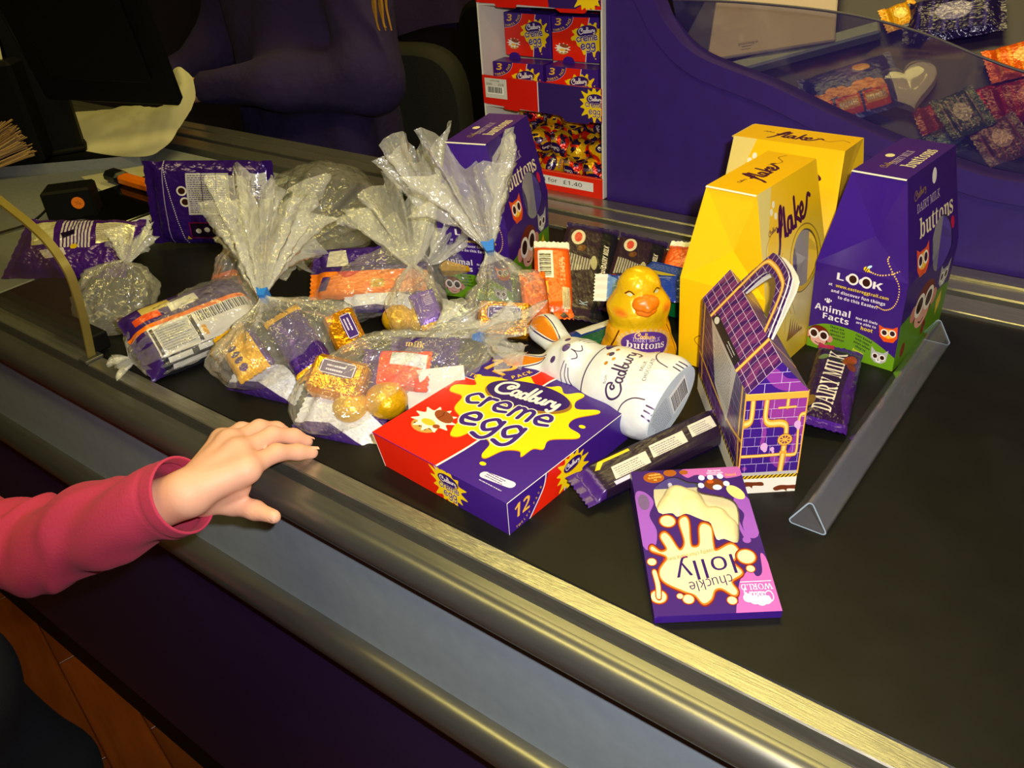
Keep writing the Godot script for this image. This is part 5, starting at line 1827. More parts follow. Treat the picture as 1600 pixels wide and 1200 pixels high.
	p = Pic.new(self, Vector2(0.12, 0.045), 256, Color(0.9, 0.36, 0.08))
	p.rect(0.108, 0, 0.012, 0.045, Color(0.93, 0.92, 0.9))
	wrapper("chocolate_bar", "orange wrapper showing its white serrated end behind the blue multipack", lying(Vector3(-0.026, 0.912, -0.300), Vector3(-0.042, 0.935, -0.368), Vector3(0.1, 0.8, 0.5), 0.0), Vector3(0.10, 0.044, 0.010), foil_print(p, 0.28, 0.05, 0.4), M.orange_foil, {"crimp": 0.012, "seed": 6.0})
	p = Pic.new(self, Vector2(0.13, 0.06), 384, Color(0.06, 0.22, 0.55))
	p.rect(0, 0.03, 0.13, 0.03, Color(0.05, 0.34, 0.22))
	p.poly(V([0.03, 0.004, 0.10, 0.004, 0.095, 0.024, 0.03, 0.024]), Color(0.86, 0.86, 0.84))
	p.rect(0.09, 0.0, 0.012, 0.022, Color(0.8, 0.75, 0.2))
	wrapper("chocolate_bar", "blue and green wrapped bar lying in front of the dark bars, left of the chick", lying(Vector3(-0.062, 0.9085, -0.105), Vector3(-0.014, 0.9085, -0.212), Vector3(0, 1, 0), 0.0), Vector3(0.115, 0.044, 0.011), foil_print(p, 0.25, 0.1, 0.5), M.silver_foil, {"seed": 7.0})


# ---------------------------------------------------------------- hollow chocolate figures in foil

func build_figures() -> void:
	var ink := Color(0.26, 0.17, 0.36)
	var gold := Color(0.86, 0.50, 0.07)
	var p := Pic.new(self, Vector2(0.13, 0.20), 900, Color(0.90, 0.92, 0.94))
	p.X = Transform2D(Vector2(p.w / 0.13, 0), Vector2(0, -p.h / 0.20), Vector2(p.w * 0.5, p.h * 0.975))   # the rabbit's own metres
	for s in [-1.0, 1.0]:
		p.poly(smooth(V([s * 0.012, 0.1445, s * 0.018, 0.150, s * 0.030, 0.166, s * 0.037, 0.182, s * 0.033, 0.194, s * 0.022, 0.190, s * 0.016, 0.17]), true), gold)
		p.stroke(V([s * 0.010, 0.143, s * 0.014, 0.17, s * 0.021, 0.192, s * 0.034, 0.196]), 0.0014, ink)
		p.stroke(V([s * 0.013, 0.143, s * 0.020, 0.149, s * 0.033, 0.168, s * 0.0395, 0.184]), 0.0014, ink)
		p.ell(Vector2(s * 0.0142, 0.130), 0.0036, 0.0030, Color(0.33, 0.24, 0.45))
		for k in 3:
			p.stroke(V([s * (0.014 + 0.002 * k), 0.113 - 0.003 * k, s * (0.024 + 0.001 * k), 0.114 - 0.0055 * k, s * (0.033 - 0.001 * k), 0.108 - 0.008 * k]), 0.0009, ink)
		p.stroke(V([0.0, 0.113, s * 0.001, 0.107, s * 0.005, 0.1035, s * 0.0095, 0.107]), 0.001, ink)
		p.stroke(V([s * 0.044, 0.034, s * 0.032, 0.032, s * 0.024, 0.024, s * 0.021, 0.012]), 0.0013, ink)
		for k in 3:
			p.stroke(V([s * 0.030 + 0.005 * (k - 1), 0.008, s * 0.030 + 0.0055 * (k - 1), 0.0]), 0.0017, ink)
	p.ell(Vector2(0.0, 0.1195), 0.0055, 0.0043, Color(0.38, 0.30, 0.5))
	p.stroke(V([-0.042, 0.082, -0.02, 0.0865, 0.0, 0.0875, 0.02, 0.0865, 0.042, 0.082]), 0.0015, ink)
	p.poly(smooth(V([0.018, 0.080, 0.045, 0.077, 0.048, 0.0885, 0.03, 0.091]), true), Color(0.22, 0.12, 0.45))
	for q in V([0.0, 0.070, 0.012, 0.075, 0.022, 0.071, 0.008, 0.066]):
		p.ell(q, 0.0025, 0.0018, Color(0.75, 0.52, 0.12))
	p.ell(Vector2(0.013, 0.072), 0.0035, 0.0026, Color(0.3, 0.25, 0.4))
	p.X = p.X * Transform2D(0.0, Vector2(1, -1), 0.0, Vector2.ZERO)
	p.pen(script_word(), Vector2(-0.029, -0.038), 0.0098, 0.0019, ink, -0.22)
	p.text("from", Vector2(-0.016, -0.061), 0.003, ink, "sans", 0.0, -0.3)
	p.text("MILK", Vector2(0.012, -0.0335), 0.0036, ink, "sans", 0.014, -0.25)
	p.text("CHOCOLATE", Vector2(0.011, -0.0265), 0.0036, ink, "sans", 0.032, -0.25)
	var white := printed(p.tex(), 0.30, 0.15)
	white.normal_enabled = true
	white.normal_texture = M.folds
	white.normal_scale = 0.25
	var xf := Transform3D(Basis(Vector3(0.06, 0, -1).normalized(), Vector3(-0.997, 0.035, -0.06).normalized(), Vector3(0.035, 1.0, 0.0).normalized()).orthonormalized(), Vector3(0.118, 0.9335, -0.029))
	xf.basis = xf.basis * Basis(Vector3.UP, -0.42)
	var t := thing("chocolate_rabbit", "white foil chocolate rabbit with orange ears lying on its back behind the egg carton", "chocolate figure", xf)
	var b := MB.new()
	var bones := [[Vector3(-0.018, 0.022, 0), Vector3(0.018, 0.022, 0), 0.031, 0.031], [Vector3(0, 0.02, 0), Vector3(0, 0.07, 0), 0.043, 0.038], [Vector3(0, 0.07, 0), Vector3(0, 0.10, 0), 0.036, 0.028], [Vector3(0, 0.115, 0.004), Vector3(0, 0.123, 0.004), 0.031, 0.029],
		[Vector3(-0.013, 0.14, 0), Vector3(-0.030, 0.180, -0.004), 0.0135, 0.0190], [Vector3(0.013, 0.14, 0), Vector3(0.030, 0.180, -0.004), 0.0135, 0.0190], [Vector3(-0.028, 0.012, 0.012), Vector3(-0.026, 0.026, 0.012), 0.017, 0.015], [Vector3(0.028, 0.012, 0.012), Vector3(0.026, 0.026, 0.012), 0.017, 0.015],
		[Vector3(0, 0.1185, 0.036), Vector3(0, 0.12, 0.037), 0.0045, 0.004], [Vector3(-0.008, 0.112, 0.030), Vector3(0.008, 0.112, 0.030), 0.008, 0.008]]
	melt(b, white, bones, 0.0025, 0.0035, Rect2(-0.065, -0.005, 0.13, 0.20), Vector3(1, 1, 0.74), func(v: Vector3) -> Vector3: return Vector3(v.x, maxf(v.y, 0.0), v.z))
	leaf("foil_body", b, t)
	# the printed foot of the rabbit
	p = Pic.new(self, Vector2(0.094, 0.058), 400, Color(0.83, 0.88, 0.92))
	p.barcode(0.018, 0.012, 0.03, 0.03, 9)
	p.lines(0.052, 0.012, 0.032, 12, 0.003, 0.0011, Color(0.55, 0.56, 0.62))
	var fb := MB.new()
	var foot := PackedVector2Array()
	for k in 30:
		foot.append(Vector2(cos(TAU * k / 30) * 0.045, sin(TAU * k / 30) * 0.0275))
	fb.extrude(printed(p.tex(), 0.35), foot, 0.0, 0.0006, Transform3D(Basis(Vector3(-1, 0, 0), Vector3(0, 0, 1), Vector3(0, 1, 0)) * Basis(Vector3.RIGHT, PI), Vector3(0, 0.0003, 0)), null, Rect2(-0.047, -0.029, 0.094, 0.058))
	leaf("base_label", fb, t, "pale base with a barcode")
	# chick
	var dark := Color(0.35, 0.15, 0.04)
	p = Pic.new(self, Vector2(0.10, 0.14), 768, Color(0.93, 0.68, 0.08))
	p.X = Transform2D(Vector2(p.w / 0.10, 0), Vector2(0, -p.h / 0.14), Vector2(p.w * 0.5, p.h * 0.965))
	p.poly(smooth(V([-0.05, 0.14, 0.05, 0.14, 0.05, 0.072, 0.02, 0.064, 0.0, 0.066, -0.02, 0.064, -0.05, 0.072]), true), Color(0.92, 0.74, 0.07))
	for s in [-1.0, 1.0]:
		for k in 6:
			p.ell(Vector2(s * 0.025, 0.084), 0.0088 - 0.0012 * k, 0.0068 - 0.001 * k, Color(0.92, 0.74, 0.07).lerp(Color(0.92, 0.50, 0.12), 0.2 * k))
		p.stroke(V([s * 0.0105, 0.103, s * 0.0145, 0.106, s * 0.0185, 0.103]), 0.0012, dark)
		p.ell(Vector2(s * 0.0145, 0.1025), 0.0026, 0.0016, Color(0.85, 0.9, 0.75))
		p.stroke(V([s * 0.026, 0.062, s * 0.031, 0.05, s * 0.037, 0.03, s * 0.036, 0.015]), 0.0010, dark)
		for k in 3:
			p.stroke(V([s * 0.020 + 0.0055 * (k - 1) - 0.0025, 0.004, s * 0.020 + 0.0055 * (k - 1), 0.012, s * 0.020 + 0.0055 * (k - 1) + 0.0028, 0.004]), 0.0009, dark)
	p.ell(Vector2(0.0, 0.048), 0.0275, 0.0165, Color(0.85, 0.68, 0.32), -0.12)
	for k in 26:
		var q := Vector2(cos(TAU * k / 26) * 0.0275, sin(TAU * k / 26) * 0.0165).rotated(-0.12)
		p.ell(Vector2(0, 0.048) + q, 0.0019, 0.0019, Color(0.88, 0.74, 0.45))
	p.ell(Vector2(0.0, 0.048), 0.0255, 0.0148, Color(0.36, 0.20, 0.58), -0.12)
	for s in [0.006, 0.017]:
		p.poly(V([s - 0.004, 0.033, s + 0.004, 0.032, s + 0.005, 0.019, s, 0.022, s - 0.004, 0.019]), Color(0.55, 0.48, 0.72))
	p.X = p.X * Transform2D(0.0, Vector2(1, -1), 0.0, Vector2.ZERO)
	p.pen(script_word(), Vector2(-0.012, -0.0565), 0.0036, 0.0009, Color(0.93, 0.75, 0.4), 0.12)
	p.text("DAIRY MILK", Vector2(0.001, -0.0535), 0.004, Color(0.85, 0.8, 0.9), "serif", 0.03, 0.12)
	p.text("buttons", Vector2(0.0, -0.0475), 0.0072, Color(0.97, 0.93, 0.88), "serifbold", 0.042, 0.12)
	p.text("in my tummy", Vector2(-0.001, -0.0395), 0.004, Color(0.93, 0.75, 0.3), "sansbold", 0.032, 0.12)
	var yellow := printed(p.tex(), 0.25, 0.2)
	yellow.normal_enabled = true
	yellow.normal_texture = M.folds
	yellow.normal_scale = 0.35
	t = thing("chocolate_chick", "yellow foil chocolate chick with an orange beak and purple rosette sitting behind the white rabbit", "chocolate figure", turn(46.0, Vector3(0.030, BELT, -0.117)))
	b = MB.new()
	melt(b, yellow, [[Vector3(0, 0.028, 0), Vector3(0, 0.044, 0), 0.0425, 0.036], [Vector3(0, 0.0835, 0), Vector3(0, 0.101, 0), 0.0345, 0.0235], [Vector3(-0.015, 0.008, 0.02), Vector3(0.015, 0.008, 0.02), 0.012, 0.012]], 0.0025, 0.003, Rect2(-0.05, -0.005, 0.10, 0.14), Vector3(1, 1, 0.9), func(v: Vector3) -> Vector3: return Vector3(v.x, maxf(v.y, 0.0), v.z))
	leaf("foil_body", b, t)
	b = MB.new()
	var orange := mat(Color(0.92, 0.47, 0.05), 0.3)
	melt(b, orange, [[Vector3(-0.007, 0.0945, 0.026), Vector3(0.007, 0.0945, 0.026), 0.0075, 0.0075], [Vector3(0, 0.0955, 0.027), Vector3(0, 0.0925, 0.0335), 0.0085, 0.005]], 0.0018, 0.002)
	leaf("upper_beak", b, t, "orange upper beak")
	b = MB.new()
	melt(b, orange, [[Vector3(-0.0065, 0.0875, 0.0265), Vector3(0.0065, 0.0875, 0.0265), 0.0055, 0.0055], [Vector3(0, 0.087, 0.026), Vector3(0, 0.0862, 0.0305), 0.0055, 0.0045]], 0.0018, 0.002)
	leaf("lower_beak", b, t, "orange lower beak")

# ---------------------------------------------------------------- crumpled cellophane bags and what is in them

func film_shape(m: Material, c: Vector3, rad: Vector3, neck: Vector3, tip: Vector3, spread: float, sd: float, crumple := 1.0, flat_plume := 0.5, pleats := 9, plume_thick := true) -> MB:
	var rows := []
	var na := 84
	var d := (neck - c).normalized()
	var e1 := d.cross(Vector3.UP)
	e1 = Vector3(0.8, 0, -0.6) if e1.length() < 0.25 else e1.normalized()
	e1 = (e1 - d * e1.dot(d)).normalized()
	var last := c
	var fe := 0.34 * PI
	for j in 101:
		var s := j / 100.0
		var p: Vector3
		var r1: float
		var r2: float
		var q := 0.0
		var near := 0.0
		if s < 0.46:
			var f := lerpf(-PI / 2, fe, s / 0.46)
			p = c + d * rad.z * sin(f)
			r1 = rad.x * pow(maxf(cos(f), 0.0), 0.7) + 0.0005
			r2 = rad.y * pow(maxf(cos(f), 0.0), 0.7) + 0.0005
			near = smoothstep(0.2, 0.46, s)
		elif s < 0.58:
			var f := (s - 0.46) / 0.12
			var k := pow(cos(fe), 0.7)
			p = (c + d * rad.z * sin(fe)).lerp(neck, f)
			r1 = lerpf(rad.x * k, 0.0065, smoothstep(0.0, 1.0, f))
			r2 = lerpf(rad.y * k, 0.0065, smoothstep(0.0, 1.0, f))
			near = 1.0
		else:
			q = (s - 0.58) / 0.42
			p = neck + (tip - neck) * q + d * (0.15 * q * (1.0 - q) * (tip - neck).length())
			r1 = 0.0065 + spread * pow(q, 0.75)
			r2 = 0.0065 + spread * flat_plume * pow(q, 0.75)
			near = 1.0
		var t := d if j < 58 else d.lerp((tip - neck).normalized(), smoothstep(0.0, 0.4, q)).normalized()
		e1 = (e1 - t * e1.dot(t)).normalized()
		var e2 := t.cross(e1)
		var row := PackedVector3Array()
		for i in na:
			var a := TAU * i / na
			var pl := 1.0 + near * (0.10 + 0.22 * q) * sin(a * pleats + sd * 2.0 + 1.5 * q) + near * 0.12 * sin(a * (pleats * 2 - 1) + sd)
			var dir := e1 * cos(a) * r1 * pl + e2 * sin(a) * r2 * pl
			var x := p + dir
			if q > 0.0:
				x += t * (0.35 * q * q * spread * (sin(a * 3.0 + sd) + 0.7 * sin(a * 7.0 + 2.0 * sd)))
			var out := dir.normalized()
			var amp := crumple * clampf(minf(r1, r2) / 0.03, 0.0, 1.0)
			var n1 := foam.get_noise_3d(x.x * 32 + sd, x.y * 32, x.z * 32)
			var n2 := foam.get_noise_3d(x.x * 85, x.y * 85 + sd, x.z * 85)
			var n3 := foam.get_noise_3d(x.x * 190, x.y * 190 + sd, x.z * 190)
			x += out * (n1 * 0.012 + n2 * 0.006 + n3 * 0.0022) * amp
			x.y = maxf(x.y, BELT + 0.0015)
			row.append(x)
		rows.append(row)
		last = p
	var b := MB.new()
	b.grid(m, rows.slice(0, 53), true)
	b.grid(M.film_thick if plume_thick else m, rows.slice(52), true)
	return b


func sweet_bag(label: String, c: Vector3, rad: Vector3, neck: Vector3, tip: Vector3, spread: float, sd: float, opt := {}) -> Node3D:
	var t := thing("sweet_bag", label, "cellophane bag", Transform3D(Basis(), Vector3(c.x, BELT, c.z)), "cellophane bags of chocolates")
	var o := t.position
	var fb := film_shape(opt.get("film", M.film), c - o + Vector3(0, BELT, 0), rad, neck - o + Vector3(0, BELT, 0), tip - o + Vector3(0, BELT, 0), spread, sd, opt.get("crumple", 1.0), opt.get("flat", 0.5), opt.get("pleats", 9))
	var f := leaf("film", fb, t)
	f.position = Vector3(0, -BELT, 0)
	if opt.has("tie"):
		var b := MB.new()
		var d := (tip - neck).normalized()
		var side := d.cross(Vector3(0.54, 0.53, 0.65)).normalized()
		var up := side.cross(d)
		var xf := Transform3D(Basis(side, d, side.cross(d)), neck - o)
		var s: float = opt.tie
		b.extrude(M.blue_tie, V([-0.006 * s, 0.006 * s, -0.0035 * s, -0.005 * s, 0.0035 * s, -0.006 * s, 0.007 * s, 0.005 * s, 0.001 * s, 0.0035 * s]), -0.0085 * s, 0.0085 * s, xf)
		leaf("tie", b, t, "blue tie round the neck")
	return t


func block(called: String, label: String, xf: Transform3D, size: Vector3, m: Material, group: String, face: Material = null) -> Node3D:
	var t := thing(called, label, "chocolate", xf, group)
	var b := MB.new()
	b.rbox(m, Transform3D(), size, minf(size.y, size.z) * 0.16)
	leaf("foil", b, t)
	if face:
		b = MB.new()
		var o := PackedVector2Array()
		for k in 24:
			var a := TAU * k / 24
			o.append(Vector2(signf(cos(a)) * pow(absf(cos(a)), 0.5) * size.x * 0.33, signf(sin(a)) * pow(absf(sin(a)), 0.5) * size.y * 0.20))
		b.extrude(face, o, 0.0, 0.0006, Transform3D(Basis(), Vector3(0, size.y * 0.18, size.z / 2)), null, Rect2(-size.x * 0.34, -size.y * 0.21, size.x * 0.68, size.y * 0.42))
		leaf("label_patch", b, t, "purple label")
	return t


func wrapped_egg(label: String, at: Vector3, r: float, m: Material) -> void:
	var b := MB.new()
	var rows := []
	for j in 19:
		var f := -PI / 2 + PI * j / 18.0
		var row := PackedVector3Array()
		for i in 28:
			var a := -TAU * i / 28
			var p := Vector3(cos(a) * cos(f), sin(f) * 0.82, sin(a) * cos(f)) * (r + 0.00001)
			var w := foam.get_noise_3d((at.x + p.x) * 120, (at.y + p.y) * 120, (at.z + p.z) * 120)
			row.append(p * (1.0 + 0.13 * w))
		rows.append(row)
	b.grid(m, rows, true)
	var o := leaf("wrapped_egg", b)
	o.position = at
	tag(o, label, "chocolate egg", "foil eggs in the cellophane bags")


func build_bags() -> void:
	var inside := "chocolates in the cellophane bags"
	var p := Pic.new(self, Vector2(2, 1), 128, Color(0.25, 0.14, 0.48))
	p.stroke(V([0.12, 0.12, 1.88, 0.12, 1.88, 0.88, 0.12, 0.88, 0.12, 0.12]), 0.05, Color(0.9, 0.88, 0.95), false)
	p.lines(0.4, 0.35, 1.2, 2, 0.25, 0.12, Color(0.9, 0.88, 0.95))
	var patch := printed(p.tex(), 0.3)
	# bundle with the big white label at the left
	p = Pic.new(self, Vector2(0.17, 0.10), 768, Color(0.22, 0.12, 0.40))
	p.rect(0.025, 0.008, 0.04, 0.012, Color(0.75, 0.66, 0.35))
	p.poly(V([0.06, 0.016, 0.10, 0.013, 0.10, 0.027, 0.06, 0.030]), Color(0.84, 0.82, 0.78))
	p.rect(0, 0.0, 0.16, 0.006, Color(0.35, 0.28, 0.3))
	p.rect(0.012, 0.020, 0.035, 0.01, Color(0.85, 0.30, 0.12))
	p.rect(0, 0.036, 0.17, 0.006, Color(0.93, 0.45, 0.06))
	p.rect(0.02, 0.042, 0.15, 0.058, Color(0.86, 0.85, 0.83))
	p.rect(0.022, 0.044, 0.004, 0.038, Color(0.16, 0.13, 0.18))
	p.rect(0.074, 0.044, 0.005, 0.038, Color(0.16, 0.13, 0.18))
	p.rect(0.027, 0.046, 0.046, 0.034, Color(0.72, 0.72, 0.72))
	p.lines(0.029, 0.049, 0.042, 9, 0.0034, 0.0014, Color(0.45, 0.45, 0.48), 2)
	for k in 26:
		p.rect(0.084 + 0.0028 * k, 0.043, 0.0009 + 0.0006 * (k % 3), 0.014, Color(0.2, 0.2, 0.24))
	p.rect(0.083, 0.063, 0.006, 0.014, Color(0.85, 0.6, 0.1))
	p.rect(0.02, 0.084, 0.15, 0.016, Color(0.13, 0.14, 0.17))
	p.rect(0.027, 0.086, 0.032, 0.006, Color(0.84, 0.84, 0.82))
	p.rect(0.068, 0.085, 0.035, 0.006, Color(0.84, 0.84, 0.82))
	p.rect(0.03, 0.094, 0.1, 0.003, Color(0.84, 0.84, 0.82))
	wrapper("chocolate_bundle", "purple and orange bundle with large white printed label, nearest the acrylic guard", lying(Vector3(-0.466, 0.933, 0.198), Vector3(-0.436, 0.933, 0.040), Vector3(0.62, 0.75, 0.12)), Vector3(0.155, 0.092, 0.054), foil_print(p, 0.3, 0.05, 0.5), M.purple_foil, {"square": 2.6, "crimp": 0.003, "wrinkle": 0.003, "group": inside, "kind": "chocolate pack"})
	sweet_bag("cellophane bag round the white labelled bundle, at the front beside the acrylic guard", Vector3(-0.447, 0.938, 0.118), Vector3(0.062, 0.046, 0.092), Vector3(-0.476, 0.917, 0.198), Vector3(-0.482, 0.915, 0.214), 0.014, 1.0)
	# small bag at the far left
	sweet_bag("small empty looking cellophane bag behind the acrylic guard, below the lying purple pouch", Vector3(-0.622, 0.931, 0.128), Vector3(0.066, 0.045, 0.055), Vector3(-0.650, 0.962, 0.082), Vector3(-0.667, 0.985, 0.055), 0.03, 2.3, {"crumple": 1.3})
	# bag with the tall plume and blue tie
	p = Pic.new(self, Vector2(0.13, 0.05), 384, Color(0.25, 0.12, 0.50))
	p.rect(0, 0, 0.014, 0.05, Color(0.93, 0.70, 0.10))
	p.rect(0.116, 0, 0.014, 0.05, Color(0.93, 0.70, 0.10))
	p.stroke(V([0.02, 0.04, 0.06, 0.03, 0.11, 0.042]), 0.006, Color(0.35, 0.2, 0.62))
	var purple_bar := foil_print(p, 0.2, 0.3, 0.9)
	wrapper("wrapped_chocolate", "purple bar with gold ends in the bag under the tallest left plume", lying(Vector3(-0.325, 0.960, 0.080), Vector3(-0.238, 0.938, 0.115), Vector3(0.35, 0.85, 0.5)), Vector3(0.115, 0.045, 0.018), purple_bar, M.purple_foil, {"group": inside, "wrinkle": 0.003})
	block("wrapped_chocolate", "gold block with a purple label beside the purple bar in the front middle bag", lying(Vector3(-0.270, 0.962, 0.045), Vector3(-0.222, 0.938, 0.068), Vector3(0.5, 0.75, 0.5)), Vector3(0.056, 0.036, 0.024), M.gold_foil, inside, patch)
	p = Pic.new(self, Vector2(0.09, 0.05), 256, Color(0.9, 0.68, 0.06))
	for k in 5:
		p.ell(Vector2(0.03 + 0.011 * k, 0.036), 0.004, 0.006, Color(0.3, 0.14, 0.4))
	p.rect(0.0, 0.0, 0.09, 0.008, Color(0.3, 0.14, 0.5))
	wrapper("wrapped_chocolate", "yellow wrapped bar at the left end of the bag with the tall plume", lying(Vector3(-0.376, 0.945, 0.118), Vector3(-0.310, 0.926, 0.140), Vector3(0.4, 0.8, 0.45)), Vector3(0.085, 0.045, 0.022), foil_print(p, 0.25, 0.2, 1.0), M.yellow_foil, {"group": inside, "wrinkle": 0.003, "seed": 3.0})
	p = Pic.new(self, Vector2(0.12, 0.05), 256, Color(0.22, 0.13, 0.42))
	p.poly(V([0.0, 0.01, 0.07, 0.0, 0.12, 0.02, 0.12, 0.05, 0.05, 0.032, 0.0, 0.04]), Color(0.84, 0.85, 0.9))
	var pale := foil_print(p, 0.3, 0.05, 0.8)
	wrapper("wrapped_chocolate", "white and purple wrapper lying lowest in the front middle bag", lying(Vector3(-0.345, 0.912, 0.142), Vector3(-0.258, 0.912, 0.125), Vector3(0.3, 0.9, 0.5)), Vector3(0.10, 0.045, 0.014), pale, M.silver_foil, {"group": inside, "wrinkle": 0.003, "seed": 5.0})
	sweet_bag("cellophane bag with blue tie and crumpled plume, beside the white labelled bundle", Vector3(-0.305, 0.938, 0.098), Vector3(0.098, 0.062, 0.040), Vector3(-0.345, 0.987, 0.086), Vector3(-0.420, 1.050, -0.004), 0.066, 3.1, {"tie": 1.0, "flat": 0.75, "pleats": 11, "crumple": 1.3})
	# puffed bag at the back
	block("wrapped_chocolate", "brown wrapped block under the puffed bag at the back", lying(Vector3(-0.47, 0.925, -0.09), Vector3(-0.42, 0.925, -0.11), Vector3(0.2, 1, 0.2)), Vector3(0.06, 0.035, 0.02), mat(Color(0.35, 0.2, 0.12), 0.35), inside)
	block("wrapped_chocolate", "orange block at the far left edge of the bags, beside the belt's dark strip", lying(Vector3(-0.535, 0.93, 0.01), Vector3(-0.50, 0.93, 0.03), Vector3(0.3, 0.9, 0.3)), Vector3(0.05, 0.035, 0.025), M.orange_foil, inside)
	block("wrapped_chocolate", "gold block at the foot of the left plume, behind its folds", lying(Vector3(-0.515, 0.955, -0.045), Vector3(-0.475, 0.955, -0.035), Vector3(0.3, 0.9, 0.3)), Vector3(0.05, 0.035, 0.025), M.yellow_foil, inside)
	sweet_bag("large puffed cellophane bag at the back against the far rail", Vector3(-0.530, 0.968, -0.165), Vector3(0.095, 0.076, 0.10), Vector3(-0.455, 0.968, -0.045), Vector3(-0.425, 0.985, 0.0), 0.045, 4.7, {"crumple": 0.8})
	sweet_bag("crumpled cellophane bag on the dark belt at the left edge of the heap", Vector3(-0.505, 0.936, 0.008), Vector3(0.05, 0.045, 0.05), Vector3(-0.495, 0.985, -0.010), Vector3(-0.51, 1.035, -0.05), 0.05, 5.9, {})
	# middle bags
	p = Pic.new(self, Vector2(0.17, 0.05), 512, Color(0.93, 0.48, 0.06))
	p.rect(0, 0, 0.17, 0.012, Color(0.22, 0.12, 0.4))
	p.poly(smooth(V([0.04, 0.012, 0.055, 0.022, 0.075, 0.012])), Color(0.8, 0.1, 0.1))
	p.poly(V([0.02, 0.02, 0.032, 0.02, 0.025, 0.04, 0.012, 0.04]), Color(0.25, 0.15, 0.45))
	p.rect(0.09, 0.025, 0.02, 0.012, Color(0.75, 0.6, 0.15))
	wrapper("wrapped_chocolate", "long orange bar with a red curve in the middle bag", lying(Vector3(-0.386, 0.948, -0.020), Vector3(-0.272, 0.948, -0.100), Vector3(0.45, 0.75, 0.5)), Vector3(0.15, 0.046, 0.02), foil_print(p, 0.25, 0.1, 0.8), M.orange_foil, {"group": inside, "wrinkle": 0.003})
	p = Pic.new(self, Vector2(0.09, 0.05), 256, Color(0.26, 0.13, 0.50))
	p.poly(V([0.022, 0.008, 0.042, 0.008, 0.046, 0.036, 0.018, 0.036]), Color(0.82, 0.80, 0.72))
	wrapper("wrapped_chocolate", "purple wrapped bar with a pale patch above the orange bar in the middle bag", lying(Vector3(-0.405, 0.962, -0.040), Vector3(-0.335, 0.962, -0.098), Vector3(0.4, 0.75, 0.5)), Vector3(0.095, 0.04, 0.02), foil_print(p, 0.2, 0.3, 0.8), M.purple_foil, {"group": inside, "wrinkle": 0.003, "seed": 2.5})
	wrapper("wrapped_chocolate", "white and purple strip under the orange bar in the middle bag", lying(Vector3(-0.335, 0.93, -0.028), Vector3(-0.262, 0.93, -0.075), Vector3(0.45, 0.75, 0.5)), Vector3(0.10, 0.028, 0.010), pale, M.silver_foil, {"group": inside, "seed": 8.0})
	sweet_bag("cellophane bag with a long orange bar in the middle of the heap", Vector3(-0.325, 0.942, -0.062), Vector3(0.055, 0.045, 0.085), Vector3(-0.272, 0.966, -0.118), Vector3(-0.262, 0.99, -0.15), 0.03, 6.4)
	wrapped_egg("yellow foil egg, left of two beside the small purple bar", Vector3(-0.250, 0.930, -0.028), 0.021, M.yellow_foil)
	wrapped_egg("yellow foil egg touching the small purple bar, right of two", Vector3(-0.229, 0.928, -0.042), 0.019, M.yellow_foil)
	p = Pic.new(self, Vector2(0.075, 0.034), 256, Color(0.42, 0.26, 0.75))
	p.rect(0.064, 0, 0.011, 0.034, Color(0.85, 0.66, 0.2))
	for k in 9:
		p.rect(0.006 + 0.0035 * k, 0.006, 0.0018, 0.012, Color(0.75, 0.68, 0.92))
	wrapper("wrapped_chocolate", "small lilac bar with a gold end in the bag in front of the tied plume", lying(Vector3(-0.240, 0.952, -0.062), Vector3(-0.190, 0.935, -0.028), Vector3(0.4, 0.8, 0.45)), Vector3(0.066, 0.03, 0.014), foil_print(p, 0.22, 0.25, 0.7), M.purple_foil, {"group": inside, "seed": 4.4})
	sweet_bag("cellophane bag with two yellow foil eggs between the middle and front bags", Vector3(-0.228, 0.935, -0.040), Vector3(0.045, 0.040, 0.055), Vector3(-0.275, 0.972, -0.088), Vector3(-0.352, 1.018, -0.150), 0.06, 7.2, {})
	# bag with the tie in front of the left purple carton
	block("wrapped_chocolate", "gold block with a purple label under the right hand blue tie", lying(Vector3(-0.155, 0.935, -0.070), Vector3(-0.103, 0.932, -0.098), Vector3(0.45, 0.6, 0.65)), Vector3(0.062, 0.042, 0.024), M.gold_foil, inside, patch)
	wrapped_egg("pale grey foil egg beside the gold block in front of the orange wrapper", Vector3(-0.183, 0.930, -0.070), 0.023, M.silver_foil)
	block("wrapped_chocolate", "yellow block seen through the folds beside the left purple carton", lying(Vector3(-0.285, 0.945, -0.160), Vector3(-0.255, 0.945, -0.175), Vector3(0.3, 0.8, 0.5)), Vector3(0.045, 0.035, 0.025), M.yellow_foil, inside)
	wrapper("wrapped_chocolate", "brown and orange wrapper standing in the tied bag next to the orange wrapper", lying(Vector3(-0.095, 0.918, -0.105), Vector3(-0.142, 0.962, -0.158), Vector3(0.5, 0.55, 0.5)), Vector3(0.085, 0.032, 0.012), M.orange_foil, M.orange_foil, {"group": inside, "seed": 5.5})
	sweet_bag("cellophane bag with blue tie and tallest plume, before the left purple carton", Vector3(-0.143, 0.938, -0.108), Vector3(0.062, 0.052, 0.042), Vector3(-0.176, 1.002, -0.121), Vector3(-0.236, 1.076, -0.156), 0.066, 8.8, {"tie": 1.25, "flat": 0.75, "pleats": 10, "crumple": 1.3})
	sweet_bag("cellophane bag whose upright plume stands at the left of the tallest plume", Vector3(-0.285, 0.945, -0.165), Vector3(0.05, 0.045, 0.045), Vector3(-0.302, 0.995, -0.172), Vector3(-0.338, 1.078, -0.190), 0.048, 9.6, {"flat": 0.5})
